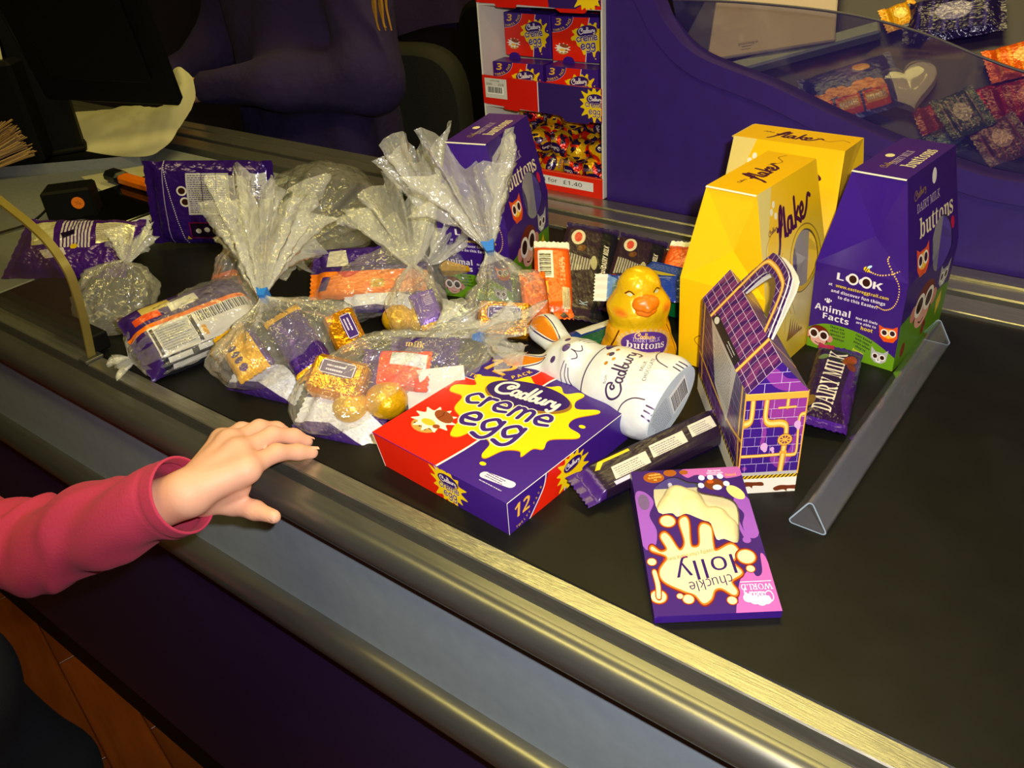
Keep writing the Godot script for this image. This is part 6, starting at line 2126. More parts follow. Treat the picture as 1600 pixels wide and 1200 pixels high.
	# front right bags
	block("wrapped_chocolate", "gold block with a purple label at the front of the bag nearest the hand", lying(Vector3(-0.215, 0.942, 0.128), Vector3(-0.168, 0.936, 0.112), Vector3(0.35, 0.8, 0.5)), Vector3(0.062, 0.044, 0.032), M.gold_foil, inside, patch)
	p = Pic.new(self, Vector2(0.08, 0.045), 256, Color(0.9, 0.24, 0.10))
	p.rect(0, 0, 0.022, 0.045, Color(0.28, 0.12, 0.48))
	p.poly(V([0.035, 0.004, 0.075, 0.004, 0.075, 0.02, 0.035, 0.018]), Color(0.85, 0.88, 0.92))
	wrapper("wrapped_chocolate", "red and purple wrapper in the front bag behind the yellow eggs", lying(Vector3(-0.178, 0.945, 0.095), Vector3(-0.118, 0.945, 0.065), Vector3(0.4, 0.75, 0.5)), Vector3(0.075, 0.045, 0.02), foil_print(p, 0.25, 0.1, 0.9), M.purple_foil, {"group": inside, "wrinkle": 0.003, "seed": 6.6})
	wrapped_egg("yellow foil egg at the front of the bag nearest the hand", Vector3(-0.166, 0.922, 0.132), 0.021, M.yellow_foil)
	wrapped_egg("yellow foil egg between the front bag's red wrapper and the white card", Vector3(-0.138, 0.926, 0.108), 0.024, M.yellow_foil)
	wrapper("wrapped_chocolate", "white and purple wrapper lying at the open end of the bag nearest the hand", lying(Vector3(-0.212, 0.914, 0.155), Vector3(-0.130, 0.908, 0.135), Vector3(0.3, 0.85, 0.5)), Vector3(0.10, 0.05, 0.012), pale, M.purple_foil, {"group": inside, "seed": 9.0})
	sweet_bag("cellophane bag of gold and yellow chocolates nearest the child's hand", Vector3(-0.178, 0.935, 0.108), Vector3(0.062, 0.043, 0.078), Vector3(-0.150, 0.955, 0.012), Vector3(-0.14, 0.962, -0.03), 0.03, 10.3)
	p = Pic.new(self, Vector2(0.08, 0.04), 256, Color(0.22, 0.11, 0.42))
	p.text("milk", Vector2(0.03, 0.012), 0.007, Color(0.85, 0.72, 0.35), "serifbold", 0.0, 0.1)
	p.text("choc", Vector2(0.045, 0.028), 0.007, Color(0.85, 0.72, 0.35), "serifbold", 0.0, 0.1)
	wrapper("wrapped_chocolate", "purple bar with gold lettering above the white card beside the egg carton", lying(Vector3(-0.165, 0.953, 0.062), Vector3(-0.108, 0.953, 0.030), Vector3(0.4, 0.75, 0.5)), Vector3(0.075, 0.036, 0.016), foil_print(p, 0.25, 0.15, 0.6), M.purple_foil, {"group": inside, "wrinkle": 0.002, "seed": 7.7})
	var t := sweet_bag("cellophane bag with white card and small blue tie, touching the flat egg carton", Vector3(-0.125, 0.936, 0.040), Vector3(0.050, 0.044, 0.062), Vector3(-0.110, 0.951, -0.014), Vector3(-0.062, 0.966, -0.022), 0.038, 11.9, {"tie": 0.8, "flat": 0.6})
	var b := MB.new()
	b.rbox(M.white_card, lying(Vector3(-0.128, 0.931, 0.088) - t.position, Vector3(-0.082, 0.931, 0.045) - t.position, Vector3(0.55, 0.45, 0.62)), Vector3(0.062, 0.04, 0.0012), 0.0003)
	leaf("card", b, t, "blank white card")

# ---------------------------------------------------------------- the till end of the counter

func build_left_end() -> void:
	# acrylic guard with its foot
	var t := thing("counter_guard", "clear upright acrylic guard with a curved thick edge at the till end", "acrylic guard", Transform3D(Basis(), Vector3(-0.6, 0.903, 0.209)))
	var right := smooth(V([-0.5498, 0.9032, -0.5385, 0.94, -0.5303, 0.9687, -0.5256, 1.0, -0.5262, 1.0276, -0.5458, 1.0548, -0.5774, 1.0721, -0.62, 1.0863, -0.70, 1.11, -0.85, 1.135, -1.2, 1.15]))
	var o := PackedVector2Array()
	for q in right:
		o.append(q - Vector2(-0.6, 0.903))
	o.append(Vector2(-0.6, 0.0))
	var b := MB.new()
	b.extrude(M.clear_acrylic, o, -0.004, 0.004)
	leaf("sheet", b, t)
	b = MB.new()
	var rows := [PackedVector3Array(), PackedVector3Array(), PackedVector3Array(), PackedVector3Array()]
	for q in right:
		var e := q - Vector2(-0.6, 0.903)
		var d := Vector2(0.0008, 0.0004)
		rows[0].append(Vector3(e.x - 0.002, e.y - 0.002, -0.0052))
		rows[1].append(Vector3(e.x + d.x, e.y + d.y, -0.0048))
		rows[2].append(Vector3(e.x + d.x, e.y + d.y, 0.0048))
		rows[3].append(Vector3(e.x - 0.002, e.y - 0.002, 0.0052))
	for k in 3:
		b.grid(M.acrylic_edge, [rows[k + 1], rows[k]])
	leaf("edge", b, t, "thick olive tinted edge")
	b = MB.new()
	b.rbox(M.black, Transform3D(Basis(), Vector3(-0.004, 0.013, -0.018)), Vector3(0.10, 0.024, 0.024), 0.002)
	b.rbox(M.dark_steel, Transform3D(Basis(), Vector3(0.05, 0.002, 0.001)), Vector3(0.018, 0.004, 0.024), 0.0008)
	leaf("foot", b, t, "dark foot bolted to the rail")
	# raised till deck
	t = thing("till_deck", "low grey edged black deck under the till at the far left", "till deck", Transform3D(Basis(), Vector3(-1.6, 0.8992, -0.2)))
	b = MB.new()
	b.extrude(M.black, V([-0.20, -0.40, 0.359, 0.0975, 0.27, 0.215, -0.45, 0.215]), 0.0, 0.0215, Transform3D(Basis(Vector3.RIGHT, -PI / 2)), M.grey_top)
	leaf("slab", b, t)
	# sign on the belt end
	var p := Pic.new(self, Vector2(0.11, 0.030), 320, Color(0.80, 0.80, 0.78))
	p.text("CU", Vector2(0.020, 0.0155), 0.016, Color(0.12, 0.12, 0.16), "sans")
	t = thing("belt_sign", "small pale sign plate with black capitals at the belt end beside the upright pouch", "sign", frame(Vector3(0.10, 0, -1), Vector3(-0.35, 1, 0), Vector3(-0.863, 0.9005, -0.106)))
	b = MB.new()
	b.rbox(M.white_card, Transform3D(Basis(), Vector3(0, 0.015, 0)), Vector3(0.11, 0.030, 0.004), 0.0006, {Vector3(0, 0, 1): printed(p.tex(), 0.5)})
	leaf("plate", b, t)
	# black box with the orange sticker
	t = thing("tag_detacher", "black box with a round orange sticker and a cable on the till worktop", "device", frame(Vector3(0.644, 0, -0.765), Vector3.UP, Vector3(-1.082, 0.8995, -0.066)))
	b = MB.new()
	b.rbox(M.black, Transform3D(Basis(), Vector3(0, 0.027, 0)), Vector3(0.082, 0.054, 0.055), 0.004)
	leaf("housing", b, t)
	p = Pic.new(self, Vector2(1, 1), 128, Color(0.95, 0.50, 0.05))
	p.stroke(V([0.3, 0.35, 0.45, 0.45, 0.55, 0.35]), 0.03, Color(0.35, 0.15, 0.02))
	p.stroke(V([0.35, 0.6, 0.5, 0.55, 0.7, 0.65, 0.62, 0.5]), 0.03, Color(0.35, 0.15, 0.02))
	var disc := PackedVector2Array()
	for k in 28:
		disc.append(Vector2(cos(TAU * k / 28), sin(TAU * k / 28)) * 0.0105)
	b = MB.new()
	b.extrude(printed(p.tex(), 0.5), disc, 0.0275, 0.0282, Transform3D(Basis(), Vector3(0.016, 0.030, 0)), null, Rect2(-0.0105, -0.0105, 0.021, 0.021))
	leaf("sticker", b, t, "round orange sticker")
	b = MB.new()
	var cp := PackedVector3Array()
	for q in smooth(V([-0.041, 0.02, -0.07, 0.005, -0.11, 0.0025, -0.2, 0.0025, -0.30, 0.0025])):
		cp.append(Vector3(q.x, q.y + 0.001, 0.01 + (q.x + 0.04) * -0.55))
	b.tube(M.black, cp, 0.0022, 8)
	leaf("cable", b, t, "thin black cable")
	# box cutter on the glass
	t = thing("box_cutter", "orange box cutter with a black head lying beside the upright pouch", "knife", frame(Vector3(0.99, 0, 0.02), Vector3.UP, Vector3(-1.125, 0.903, -0.205)))
	b = MB.new()
	b.rbox(mat(Color(0.93, 0.47, 0.04), 0.35), Transform3D(Basis(), Vector3(0.022, 0.010, 0)), Vector3(0.105, 0.019, 0.026), 0.005)
	leaf("handle", b, t)
	b = MB.new()
	b.rbox(mat(Color(0.06, 0.07, 0.11), 0.4), Transform3D(Basis(), Vector3(-0.054, 0.011, 0)), Vector3(0.052, 0.022, 0.032), 0.007)
	leaf("head", b, t, "black head")
	t = thing("paper_sheet", "loose white paper sheet lying under the box cutter", "paper", Transform3D(Basis(), Vector3(-1.19, 0.9, -0.24)))
	b = MB.new()
	b.extrude(M.paper, V([-0.10, -0.05, -0.03, 0.085, 0.12, -0.03, 0.06, -0.085]), 0.0, 0.0006, Transform3D(Basis(Vector3.RIGHT, -PI / 2)))
	leaf("sheet", b, t)
	# purple pouches
	p = Pic.new(self, Vector2(0.205, 0.13), 768, Color(0.20, 0.09, 0.45))
	p.rect(0.0325, 0, 0.0014, 0.13, Color(0.7, 0.66, 0.8))
	for k in 40:
		p.ell(Vector2(0.033 + 0.0006 * k, 0.0033 * k), 0.0011, 0.0011, Color(0.85, 0.82, 0.9), 0.0, 8)
	big_eyes(p, Vector2(0.062, 0.045), 0.0075, 0.0, 1.57)
	big_eyes(p, Vector2(0.066, 0.062), 0.0075, 0.0, 1.57)
	p.rect(0.070, 0.018, 0.068, 0.064, Color(0.82, 0.82, 0.84))
	p.lines(0.073, 0.021, 0.062, 18, 0.0033, 0.0014, Color(0.42, 0.38, 0.55))
	p.rect(0.094, 0.018, 0.0012, 0.064, Color(0.25, 0.15, 0.4))
	p.rect(0.117, 0.018, 0.001, 0.064, Color(0.25, 0.15, 0.4))
	for k in 4:
		p.rect(0.145 + 0.0045 * k, 0.016, 0.0022, 0.034, Color(0.8, 0.8, 0.86))
	p.rect(0.168, 0.018, 0.026, 0.036, Color(0.80, 0.80, 0.84))
	p.lines(0.172, 0.036, 0.018, 5, 0.0033, 0.0012, Color(0.2, 0.15, 0.3))
	p.rect(0.066, 0.094, 0.062, 0.026, Color(0.55, 0.08, 0.3))
	p.rect(0.0675, 0.0955, 0.059, 0.023, Color(0.12, 0.06, 0.18))
	for k in 3:
		p.ell(Vector2(0.080 + 0.014 * k, 0.108 - 0.002 * k), 0.0045, 0.004, Color(0.85, 0.85, 0.87))
	p.poly(V([0.058, 0.122, 0.061, 0.116, 0.066, 0.122]), Color(0.9, 0.75, 0.1))
	wrapper("treat_pouch", "purple foil pouch with white text panel standing upright behind the bags", lying(Vector3(-0.818, 0.9680, -0.064), Vector3(-0.648, 0.9600, -0.176), Vector3(0.54, 0.22, 0.84)), Vector3(0.205, 0.128, 0.034), foil_print(p, 0.2, 0.25, 0.7), M.purple_foil, {"square": 2.2, "crimp": 0.014, "wrinkle": 0.004, "kind": "pouch", "group": "purple treat pouches"})
	p = Pic.new(self, Vector2(0.21, 0.12), 768, Color(0.27, 0.12, 0.52))
	p.poly(V([0.025, 0.018, 0.062, 0.014, 0.080, 0.062, 0.045, 0.070]), Color(0.80, 0.78, 0.62))
	p.rect(0.02, 0.006, 0.19, 0.006, Color(0.35, 0.2, 0.5))
	for k in 9:
		p.poly(V([0.074 + 0.006 * k, 0.010, 0.0775 + 0.006 * k, 0.010, 0.0985 + 0.006 * k, 0.072, 0.095 + 0.006 * k, 0.072]), Color(0.85, 0.82, 0.88))
	p.poly(V([0.086, 0.045, 0.104, 0.034, 0.110, 0.044, 0.095, 0.056]), Color(0.12, 0.08, 0.2))
	p.poly(V([0.135, 0.018, 0.195, 0.014, 0.20, 0.052, 0.155, 0.066]), Color(0.82, 0.80, 0.70))
	p.lines(0.142, 0.022, 0.05, 9, 0.0042, 0.0012, Color(0.5, 0.42, 0.6))
	p.ell(Vector2(0.118, 0.070), 0.006, 0.005, Color(0.9, 0.75, 0.1))
	p.poly(V([0.06, 0.078, 0.10, 0.072, 0.11, 0.085, 0.075, 0.092]), Color(0.85, 0.8, 0.88))
	wrapper("treat_pouch", "purple striped foil pouch lying on the belt end in front of the black box", lying(Vector3(-0.940, 0.928, 0.100), Vector3(-0.775, 0.925, 0.006), Vector3(0.42, 0.86, 0.30)), Vector3(0.20, 0.115, 0.046), foil_print(p, 0.22, 0.2, 0.8), M.purple_foil, {"square": 2.0, "crimp": 0.014, "wrinkle": 0.006, "seed": 3.3, "kind": "pouch", "group": "purple treat pouches"})
	# till screen seen from behind, and the things round it
	t = thing("till_screen", "black till screen seen from behind, tilted over the crumpled white paper", "till", frame(Vector3(0.8, -0.10, -0.56), Vector3(0.06, 0.215, 0.08), Vector3(-1.245, 1.02, -0.31)))
	b = MB.new()
	b.rbox(M.black, Transform3D(Basis(), Vector3(-0.03, 0.20, -0.012)), Vector3(0.27, 0.40, 0.03), 0.006)
	leaf("casing", b, t)
	b = MB.new()
	b.rbox(M.black, Transform3D(Basis(), Vector3(-0.03, 0.19, 0.006)), Vector3(0.20, 0.26, 0.02), 0.008)
	leaf("back_cover", b, t)
	b = MB.new()
	b.rbox(M.black_gloss, Transform3D(Basis(), Vector3(-0.03, 0.2, -0.0275)), Vector3(0.25, 0.36, 0.002), 0.0008)
	leaf("screen", b, t)
	t = thing("till_pillar", "black upright pillar at the left of the till screen", "till", turn(-30.0, Vector3(-1.44, 0.9205, -0.24)))
	b = MB.new()
	b.rbox(M.black, Transform3D(Basis(), Vector3(0, 0.19, 0)), Vector3(0.075, 0.38, 0.09), 0.008)
	leaf("column", b, t)
	b = MB.new()
	b.rbox(M.black, Transform3D(Basis(), Vector3(0, 0.006, 0)), Vector3(0.09, 0.012, 0.10), 0.004)
	leaf("foot", b, t)
	# crumpled paper bag curling up at its right end
	t = thing("paper_bag", "white crumpled paper bag curling up under the till screen", "paper bag", Transform3D(Basis(), Vector3(-1.4, 0.9215, -0.35)))
	var front := [Vector3(-1.57, 0.9225, -0.254), Vector3(-1.411, 0.9225, -0.257), Vector3(-1.264, 0.9225, -0.273), Vector3(-1.204, 0.93, -0.317), Vector3(-1.224, 0.96, -0.394), Vector3(-1.296, 0.99, -0.49), Vector3(-1.35, 1.02, -0.532)]
	var rear := [Vector3(-1.726, 0.926, -0.335), Vector3(-1.709, 0.935, -0.40), Vector3(-1.60, 0.945, -0.457), Vector3(-1.50, 0.96, -0.468), Vector3(-1.379, 0.97, -0.453), Vector3(-1.36, 1.0, -0.485), Vector3(-1.418, 1.025, -0.523)]
	var sheet := []
	var under := []
	for j in 15:
		var f := j / 14.0
		var a := PackedVector3Array()
		var c := PackedVector3Array()
		for i in 49:
			var u := i / 48.0 * 6.0
			var k := mini(int(u), 5)
			var fr: Vector3 = front[k].cubic_interpolate(front[k + 1], front[maxi(k - 1, 0)], front[mini(k + 2, 6)], u - k)
			var re: Vector3 = rear[k].cubic_interpolate(rear[k + 1], rear[maxi(k - 1, 0)], rear[mini(k + 2, 6)], u - k)
			var q := fr.lerp(re, f) + Vector3(0, 0.02 * sin(f * PI), 0)
			q.y += foam.get_noise_3d(q.x * 22, q.y * 22, q.z * 22) * 0.010
			q.y = maxf(q.y, 0.9222)
			q -= t.position
			a.append(q)
			c.append(q + Vector3(0.0005, -0.0006, -0.0004))
		sheet.append(a)
		under.append(c)
	b = MB.new()
	b.grid(M.paper, sheet)
	under.reverse()
	b.grid(M.paper, under)
	leaf("paper", b, t)
	p = Pic.new(self, Vector2(0.07, 0.045), 192, Color(0.82, 0.80, 0.68))
	p.lines(0.03, 0.012, 0.034, 4, 0.006, 0.0022, Color(0.3, 0.3, 0.28))
	t = thing("receipt_printer", "dark receipt printer with a small paper slip at the picture's left edge", "printer", frame(Vector3(0.75, 0, -0.66), Vector3.UP, Vector3(-1.49, 0.9205, -0.168)))
	b = MB.new()
	b.rbox(M.black, Transform3D(Basis(), Vector3(0, 0.10, 0)), Vector3(0.17, 0.20, 0.15), 0.008)
	leaf("housing", b, t)
	b = MB.new()
	b.rbox(M.paper, Transform3D(Basis(Vector3.RIGHT, -0.35), Vector3(0.028, 0.222, 0.04)), Vector3(0.07, 0.046, 0.0008), 0.0002, {Vector3(0, 0, 1): printed(p.tex(), 0.8)})
	leaf("paper_slip", b, t, "small printed paper slip")
	t = thing("straw_brush", "short hand brush with pale straw bristles at the picture's left edge", "brush", frame(Vector3(0.62, 0.35, -0.70), Vector3(-0.3, 1, 0.2), Vector3(-1.44, 0.955, -0.112)))
	b = MB.new()
	var r := RandomNumberGenerator.new()
	r.seed = 21
	var straw := [mat(Color(0.80, 0.66, 0.45), 0.8), mat(Color(0.70, 0.54, 0.34), 0.8)]
	for k in 220:
		var s := Vector3(-0.02, r.randf_range(-0.028, 0.028), r.randf_range(-0.02, 0.02))
		var e := s * Vector3(1, 1.35, 1.35) + Vector3(0.085 + r.randf_range(-0.012, 0.008), r.randf_range(-0.006, 0.006), r.randf_range(-0.006, 0.006))
		b.tube(straw[k % 2], PackedVector3Array([s, e]), 0.0013, 5)
	var br := leaf("bristles", b, t)
	br.set_meta("kind", "stuff")
	b = MB.new()
	b.rbox(mat(Color(0.35, 0.22, 0.12), 0.6), Transform3D(Basis(), Vector3(-0.05, 0, 0)), Vector3(0.07, 0.06, 0.045), 0.006)
	leaf("head", b, t)


# ---------------------------------------------------------------- people

func head_shape(parent: Node3D, at: Vector3, facing: float, k: float, skin: Material, hair: Material, long_hair: Array) -> void:
	var xf := Transform3D(Basis(Vector3.UP, facing).scaled(Vector3.ONE * k), at)
	var b := MB.new()
	var P := func(x: float, y: float, z: float) -> Vector3: return xf * Vector3(x, y, z)
	melt(b, skin, [[P.call(0, 0.03, -0.015), P.call(0, 0.035, 0.01), 0.088 * k, 0.082 * k], [P.call(0, -0.03, 0.02), P.call(0, -0.075, 0.045), 0.062 * k, 0.038 * k], [P.call(0, -0.18, -0.02), P.call(0, -0.06, -0.01), 0.052 * k, 0.05 * k], [P.call(0, 0.012, 0.092), P.call(0, -0.022, 0.108), 0.009 * k, 0.013 * k],
		[P.call(-0.078, 0.005, -0.005), P.call(-0.08, -0.03, 0.0), 0.014 * k, 0.009 * k], [P.call(0.078, 0.005, -0.005), P.call(0.08, -0.03, 0.0), 0.014 * k, 0.009 * k], [P.call(-0.022, -0.056, 0.082), P.call(0.022, -0.056, 0.082), 0.009 * k, 0.009 * k]], 0.007 * k, 0.008 * k)
	leaf("head", b, parent)
	for s in [-1.0, 1.0]:
		b = MB.new()
		melt(b, mat(Color(0.9, 0.9, 0.88), 0.2), [[P.call(s * 0.033, 0.012, 0.077), P.call(s * 0.033, 0.012, 0.078), 0.0125 * k, 0.0125 * k]], 0.004 * k, 0.002)
		melt(b, mat(Color(0.1, 0.08, 0.06), 0.2), [[P.call(s * 0.033, 0.012, 0.086), P.call(s * 0.033, 0.012, 0.087), 0.0058 * k, 0.0058 * k]], 0.002 * k, 0.001)
		leaf("eye", b, parent)
	b = MB.new()
	melt(b, mat(Color(0.62, 0.28, 0.26), 0.5), [[P.call(-0.02, -0.056, 0.089), P.call(0.0, -0.054, 0.0915), 0.0035 * k, 0.005 * k], [P.call(0.02, -0.056, 0.089), P.call(0.0, -0.054, 0.0915), 0.0035 * k, 0.005 * k]], 0.0025 * k, 0.002)
	leaf("mouth", b, parent)
	b = MB.new()
	var bones := [[P.call(0, 0.055, -0.035), P.call(0, 0.075, 0.01), 0.088 * k, 0.078 * k], [P.call(-0.06, 0.03, -0.02), P.call(-0.06, -0.03, -0.03), 0.04 * k, 0.03 * k], [P.call(0.06, 0.03, -0.02), P.call(0.06, -0.03, -0.03), 0.04 * k, 0.03 * k], [P.call(0, 0.02, -0.06), P.call(0, -0.07, -0.06), 0.06 * k, 0.04 * k]]
	for q in long_hair:
		bones.append(q)
	melt(b, hair, bones, 0.008 * k, 0.008 * k)
	leaf("hair", b, parent)


func build_people() -> void:
	var skin := mat(Color(0.90, 0.68, 0.58), 0.58)
	skin.subsurf_scatter_enabled = true
	skin.subsurf_scatter_strength = 0.12
	# ---- the child
	var pink := mat(Color(0.72, 0.19, 0.33), 0.9)
	pink.rim_enabled = true
	pink.rim = 0.2
	var weave := noise_tex(0.08, true, FastNoiseLite.TYPE_SIMPLEX, 2.0)
	crumpled(pink, weave, 12.0, 0.35)
	var denim := crumpled(mat(Color(0.07, 0.09, 0.13), 0.9), weave, 10.0, 0.5)
	var t := thing("person", "child in a pink long sleeved top resting one hand on the steel rail", "person", Transform3D(Basis(), Vector3(-0.58, 0, 0.5)))
	var o := t.position
	var b := MB.new()
	var j := {"w": Vector3(-0.181, 0.930, 0.319), "e": Vector3(-0.352, 0.838, 0.398),
		"im": Vector3(-0.1545, 0.9375, 0.2725), "ip": Vector3(-0.1600, 0.9300, 0.2340), "id": Vector3(-0.1575, 0.9185, 0.2130), "it": Vector3(-0.1535, 0.9112, 0.2000),
		"mm": Vector3(-0.1775, 0.9415, 0.2630), "mp": Vector3(-0.1815, 0.9345, 0.2205), "md": Vector3(-0.1775, 0.9215, 0.2000), "mt": Vector3(-0.1725, 0.9110, 0.1900),
		"rm": Vector3(-0.1985, 0.9405, 0.2560), "rp": Vector3(-0.2045, 0.9330, 0.2185), "rd": Vector3(-0.2040, 0.9205, 0.2000), "rt": Vector3(-0.2015, 0.9108, 0.1910),
		"pm": Vector3(-0.2175, 0.9345, 0.2530), "pp": Vector3(-0.2245, 0.9280, 0.2260), "pd": Vector3(-0.2255, 0.9185, 0.2110), "pt": Vector3(-0.2245, 0.9105, 0.2030),
		"tc": Vector3(-0.1900, 0.9080, 0.3030), "tm": Vector3(-0.1740, 0.8960, 0.2840), "ti": Vector3(-0.1470, 0.8970, 0.2790), "tt": Vector3(-0.1210, 0.9005, 0.2775)}
	for k in j:
		j[k] -= o
	var bones := [[j.e, j.w, 0.030, 0.0215], [j.w, j.im, 0.0185, 0.0125], [j.w, j.mm, 0.0165, 0.0125], [j.w, j.rm, 0.0165, 0.0118], [j.w, j.pm, 0.0155, 0.0105], [j.w, j.tc, 0.016, 0.0135], [j.im, j.mm, 0.0108, 0.0108], [j.mm, j.rm, 0.0108, 0.0105], [j.rm, j.pm, 0.0105, 0.0095],
		[j.im, j.ip, 0.0098, 0.0080], [j.ip, j.id, 0.0080, 0.0072], [j.id, j.it, 0.0072, 0.0062], [j.mm, j.mp, 0.0098, 0.0080], [j.mp, j.md, 0.0080, 0.0072], [j.md, j.mt, 0.0072, 0.0062],
		[j.rm, j.rp, 0.0092, 0.0077], [j.rp, j.rd, 0.0077, 0.0070], [j.rd, j.rt, 0.0070, 0.0060], [j.pm, j.pp, 0.0083, 0.0069], [j.pp, j.pd, 0.0069, 0.0063], [j.pd, j.pt, 0.0063, 0.0055],
		[j.tc, j.tm, 0.0135, 0.0105], [j.tm, j.ti, 0.0103, 0.0085], [j.ti, j.tt, 0.0085, 0.0066], [j.tm, j.im, 0.0065, 0.0080], [j.tc, j.im, 0.0145, 0.0110], [(j.tc + j.w) * 0.5, (j.im + j.mm) * 0.5, 0.0165, 0.0120], [j.tc, (j.tm + j.im) * 0.5, 0.0135, 0.0100]]
	melt(b, skin, bones, 0.0022, 0.0022)
	# the rest of the child stands left of the picture
	var C := func(x: float, y: float, z: float) -> Vector3: return Vector3(x, y, z) - o
	leaf("body", b, t)
	b = MB.new()
	var nail := mat(Color(0.93, 0.72, 0.64), 0.25)
	for q in [["it", Vector3(0.1, 0.85, -0.35), "id"], ["mt", Vector3(0.0, 0.8, -0.5), "md"], ["tt", Vector3(0.25, 0.55, 0.8), "ti"]]:
		var nb := MB.new()
		var along: Vector3 = (j[q[0]] - j[q[2]]).normalized()
		var up: Vector3 = (q[1] - along * q[1].dot(along)).normalized()
		var nx := Transform3D(Basis(along, up.cross(along).normalized() * -1.0, up), j[q[0]] + up * 0.0045 + along * 0.001)
		var rows := []
		for a in 5:
			var row := PackedVector3Array()
			for c in 7:
				var u := (a / 4.0 - 0.5) * 0.0085
				var v := (c / 6.0 - 0.5) * 1.5
				row.append(nx * Vector3(u, sin(v) * 0.0045, cos(v) * 0.0045 - 0.0025))
			rows.append(row)
		nb.grid(nail, rows)
		leaf("fingernail", nb, t)
	# sleeve
	var pts := [Vector3(-0.1870, 0.9265, 0.3200), Vector3(-0.218, 0.910, 0.335), Vector3(-0.27, 0.884, 0.360), Vector3(-0.315, 0.858, 0.380), Vector3(-0.352, 0.840, 0.396), Vector3(-0.392, 0.838, 0.418), Vector3(-0.445, 0.852, 0.448), Vector3(-0.52, 0.885, 0.49), Vector3(-0.575, 0.905, 0.515)]
	var rad := [0.0365, 0.0360, 0.0385, 0.0420, 0.0455, 0.0470, 0.0480, 0.052, 0.06]
	var rows := []
	var x := Vector3(0, 1, 0)
	var n := 100
	for i in n + 1:
		var u := float(i) / n * 8.0
		var k := mini(int(u), 7)
		var f := u - k
		var at: Vector3 = pts[k].cubic_interpolate(pts[k + 1], pts[maxi(k - 1, 0)], pts[mini(k + 2, 8)], f)
		var ahead: Vector3 = pts[k].cubic_interpolate(pts[k + 1], pts[maxi(k - 1, 0)], pts[mini(k + 2, 8)], minf(f + 0.05, 1.0)) if f < 0.95 else pts[k + 1]
		var back: Vector3 = pts[k].cubic_interpolate(pts[k + 1], pts[maxi(k - 1, 0)], pts[mini(k + 2, 8)], maxf(f - 0.05, 0.0)) if f > 0.05 else pts[k]
		var tg := (ahead - back).normalized()
		x = (x - tg * x.dot(tg)).normalized()
		var y := tg.cross(x)
		var r := lerpf(rad[k], rad[k + 1], f)
		var row := PackedVector3Array()
		for c in 64:
			var a := TAU * c / 64
			var fold := sin(u * 5.2 + 2.3 * sin(a + 0.6) + 1.3 * sin(2.0 * a + u)) * 0.0024 * smoothstep(0.4, 1.6, u) * (0.6 + 0.4 * sin(a * 2.0 + 1.0))
			fold += pow(maxf(0.0, sin(u * 2.9 + 2.6 * cos(a - 0.4) + 0.7 * sin(3.0 * a))), 4.0) * 0.0050 * smoothstep(0.8, 2.4, u)
			fold += 0.0035 * sin(2.0 * a + 3.0 * u) * smoothstep(0.3, 1.0, u)
			if u < 0.62 and u > 0.5:
				fold -= 0.0012
			row.append(at + (x * cos(a) + y * sin(a)) * (r + fold) - o)
		rows.append(row)
	# the cuff turns inside
	var inside := []
	for q in [[0.0014, -0.0012], [0.0026, 0.0], [0.0032, 0.012]]:
		var row := PackedVector3Array()
		var tg: Vector3 = (pts[1] - pts[0]).normalized()
		for c in 64:
			var e: Vector3 = rows[0][c]
			row.append(e + (pts[0] - o - e).normalized() * q[0] + tg * q[1])
		inside.push_front(row)
	b = MB.new()
	b.grid(pink, inside + rows, true)
	leaf("sleeve", b, t, "wrinkled pink sleeve")
	b = MB.new()
	melt(b, pink, [[C.call(-0.56, 0.90, 0.51), C.call(-0.70, 0.90, 0.60), 0.055, 0.055], [C.call(-0.61, 0.86, 0.54), C.call(-0.60, 0.56, 0.53), 0.09, 0.10], [C.call(-0.66, 0.86, 0.58), C.call(-0.65, 0.56, 0.57), 0.09, 0.10], [C.call(-0.70, 0.90, 0.60), C.call(-0.74, 0.68, 0.60), 0.048, 0.04], [C.call(-0.74, 0.68, 0.60), C.call(-0.68, 0.52, 0.50), 0.04, 0.034]], 0.012, 0.015)
	leaf("top", b, t, "pink long sleeved top")
	b = MB.new()
	melt(b, denim, [[C.call(-0.60, 0.56, 0.52), C.call(-0.65, 0.56, 0.57), 0.10, 0.10], [C.call(-0.62, 0.52, 0.52), C.call(-0.605, 0.31, 0.455), 0.085, 0.064], [C.call(-0.605, 0.31, 0.455), C.call(-0.61, 0.09, 0.46), 0.062, 0.060], [C.call(-0.66, 0.52, 0.58), C.call(-0.66, 0.31, 0.57), 0.085, 0.065], [C.call(-0.66, 0.31, 0.57), C.call(-0.67, 0.09, 0.59), 0.062, 0.055]], 0.012, 0.012)
	leaf("trousers", b, t, "dark navy trousers")
	for q in [[C.call(-0.61, 0.036, 0.45), C.call(-0.59, 0.03, 0.37)], [C.call(-0.67, 0.035, 0.59), C.call(-0.65, 0.03, 0.51)]]:
		b = MB.new()
		melt(b, mat(Color(0.25, 0.25, 0.27), 0.6), [[q[0], q[1], 0.036, 0.030]], 0.008, 0.008)
		leaf("shoe", b, t)
	b = MB.new()
	melt(b, skin, [[C.call(-0.68, 0.52, 0.50), C.call(-0.665, 0.47, 0.455), 0.024, 0.022], [C.call(-0.655, 0.45, 0.44), C.call(-0.645, 0.41, 0.425), 0.009, 0.007], [C.call(-0.668, 0.445, 0.445), C.call(-0.662, 0.40, 0.43), 0.009, 0.007], [C.call(-0.680, 0.445, 0.452), C.call(-0.676, 0.402, 0.44), 0.009, 0.007], [C.call(-0.690, 0.455, 0.462), C.call(-0.69, 0.418, 0.452), 0.008, 0.006], [C.call(-0.65, 0.48, 0.46), C.call(-0.625, 0.455, 0.45), 0.009, 0.007]], 0.004, 0.003)
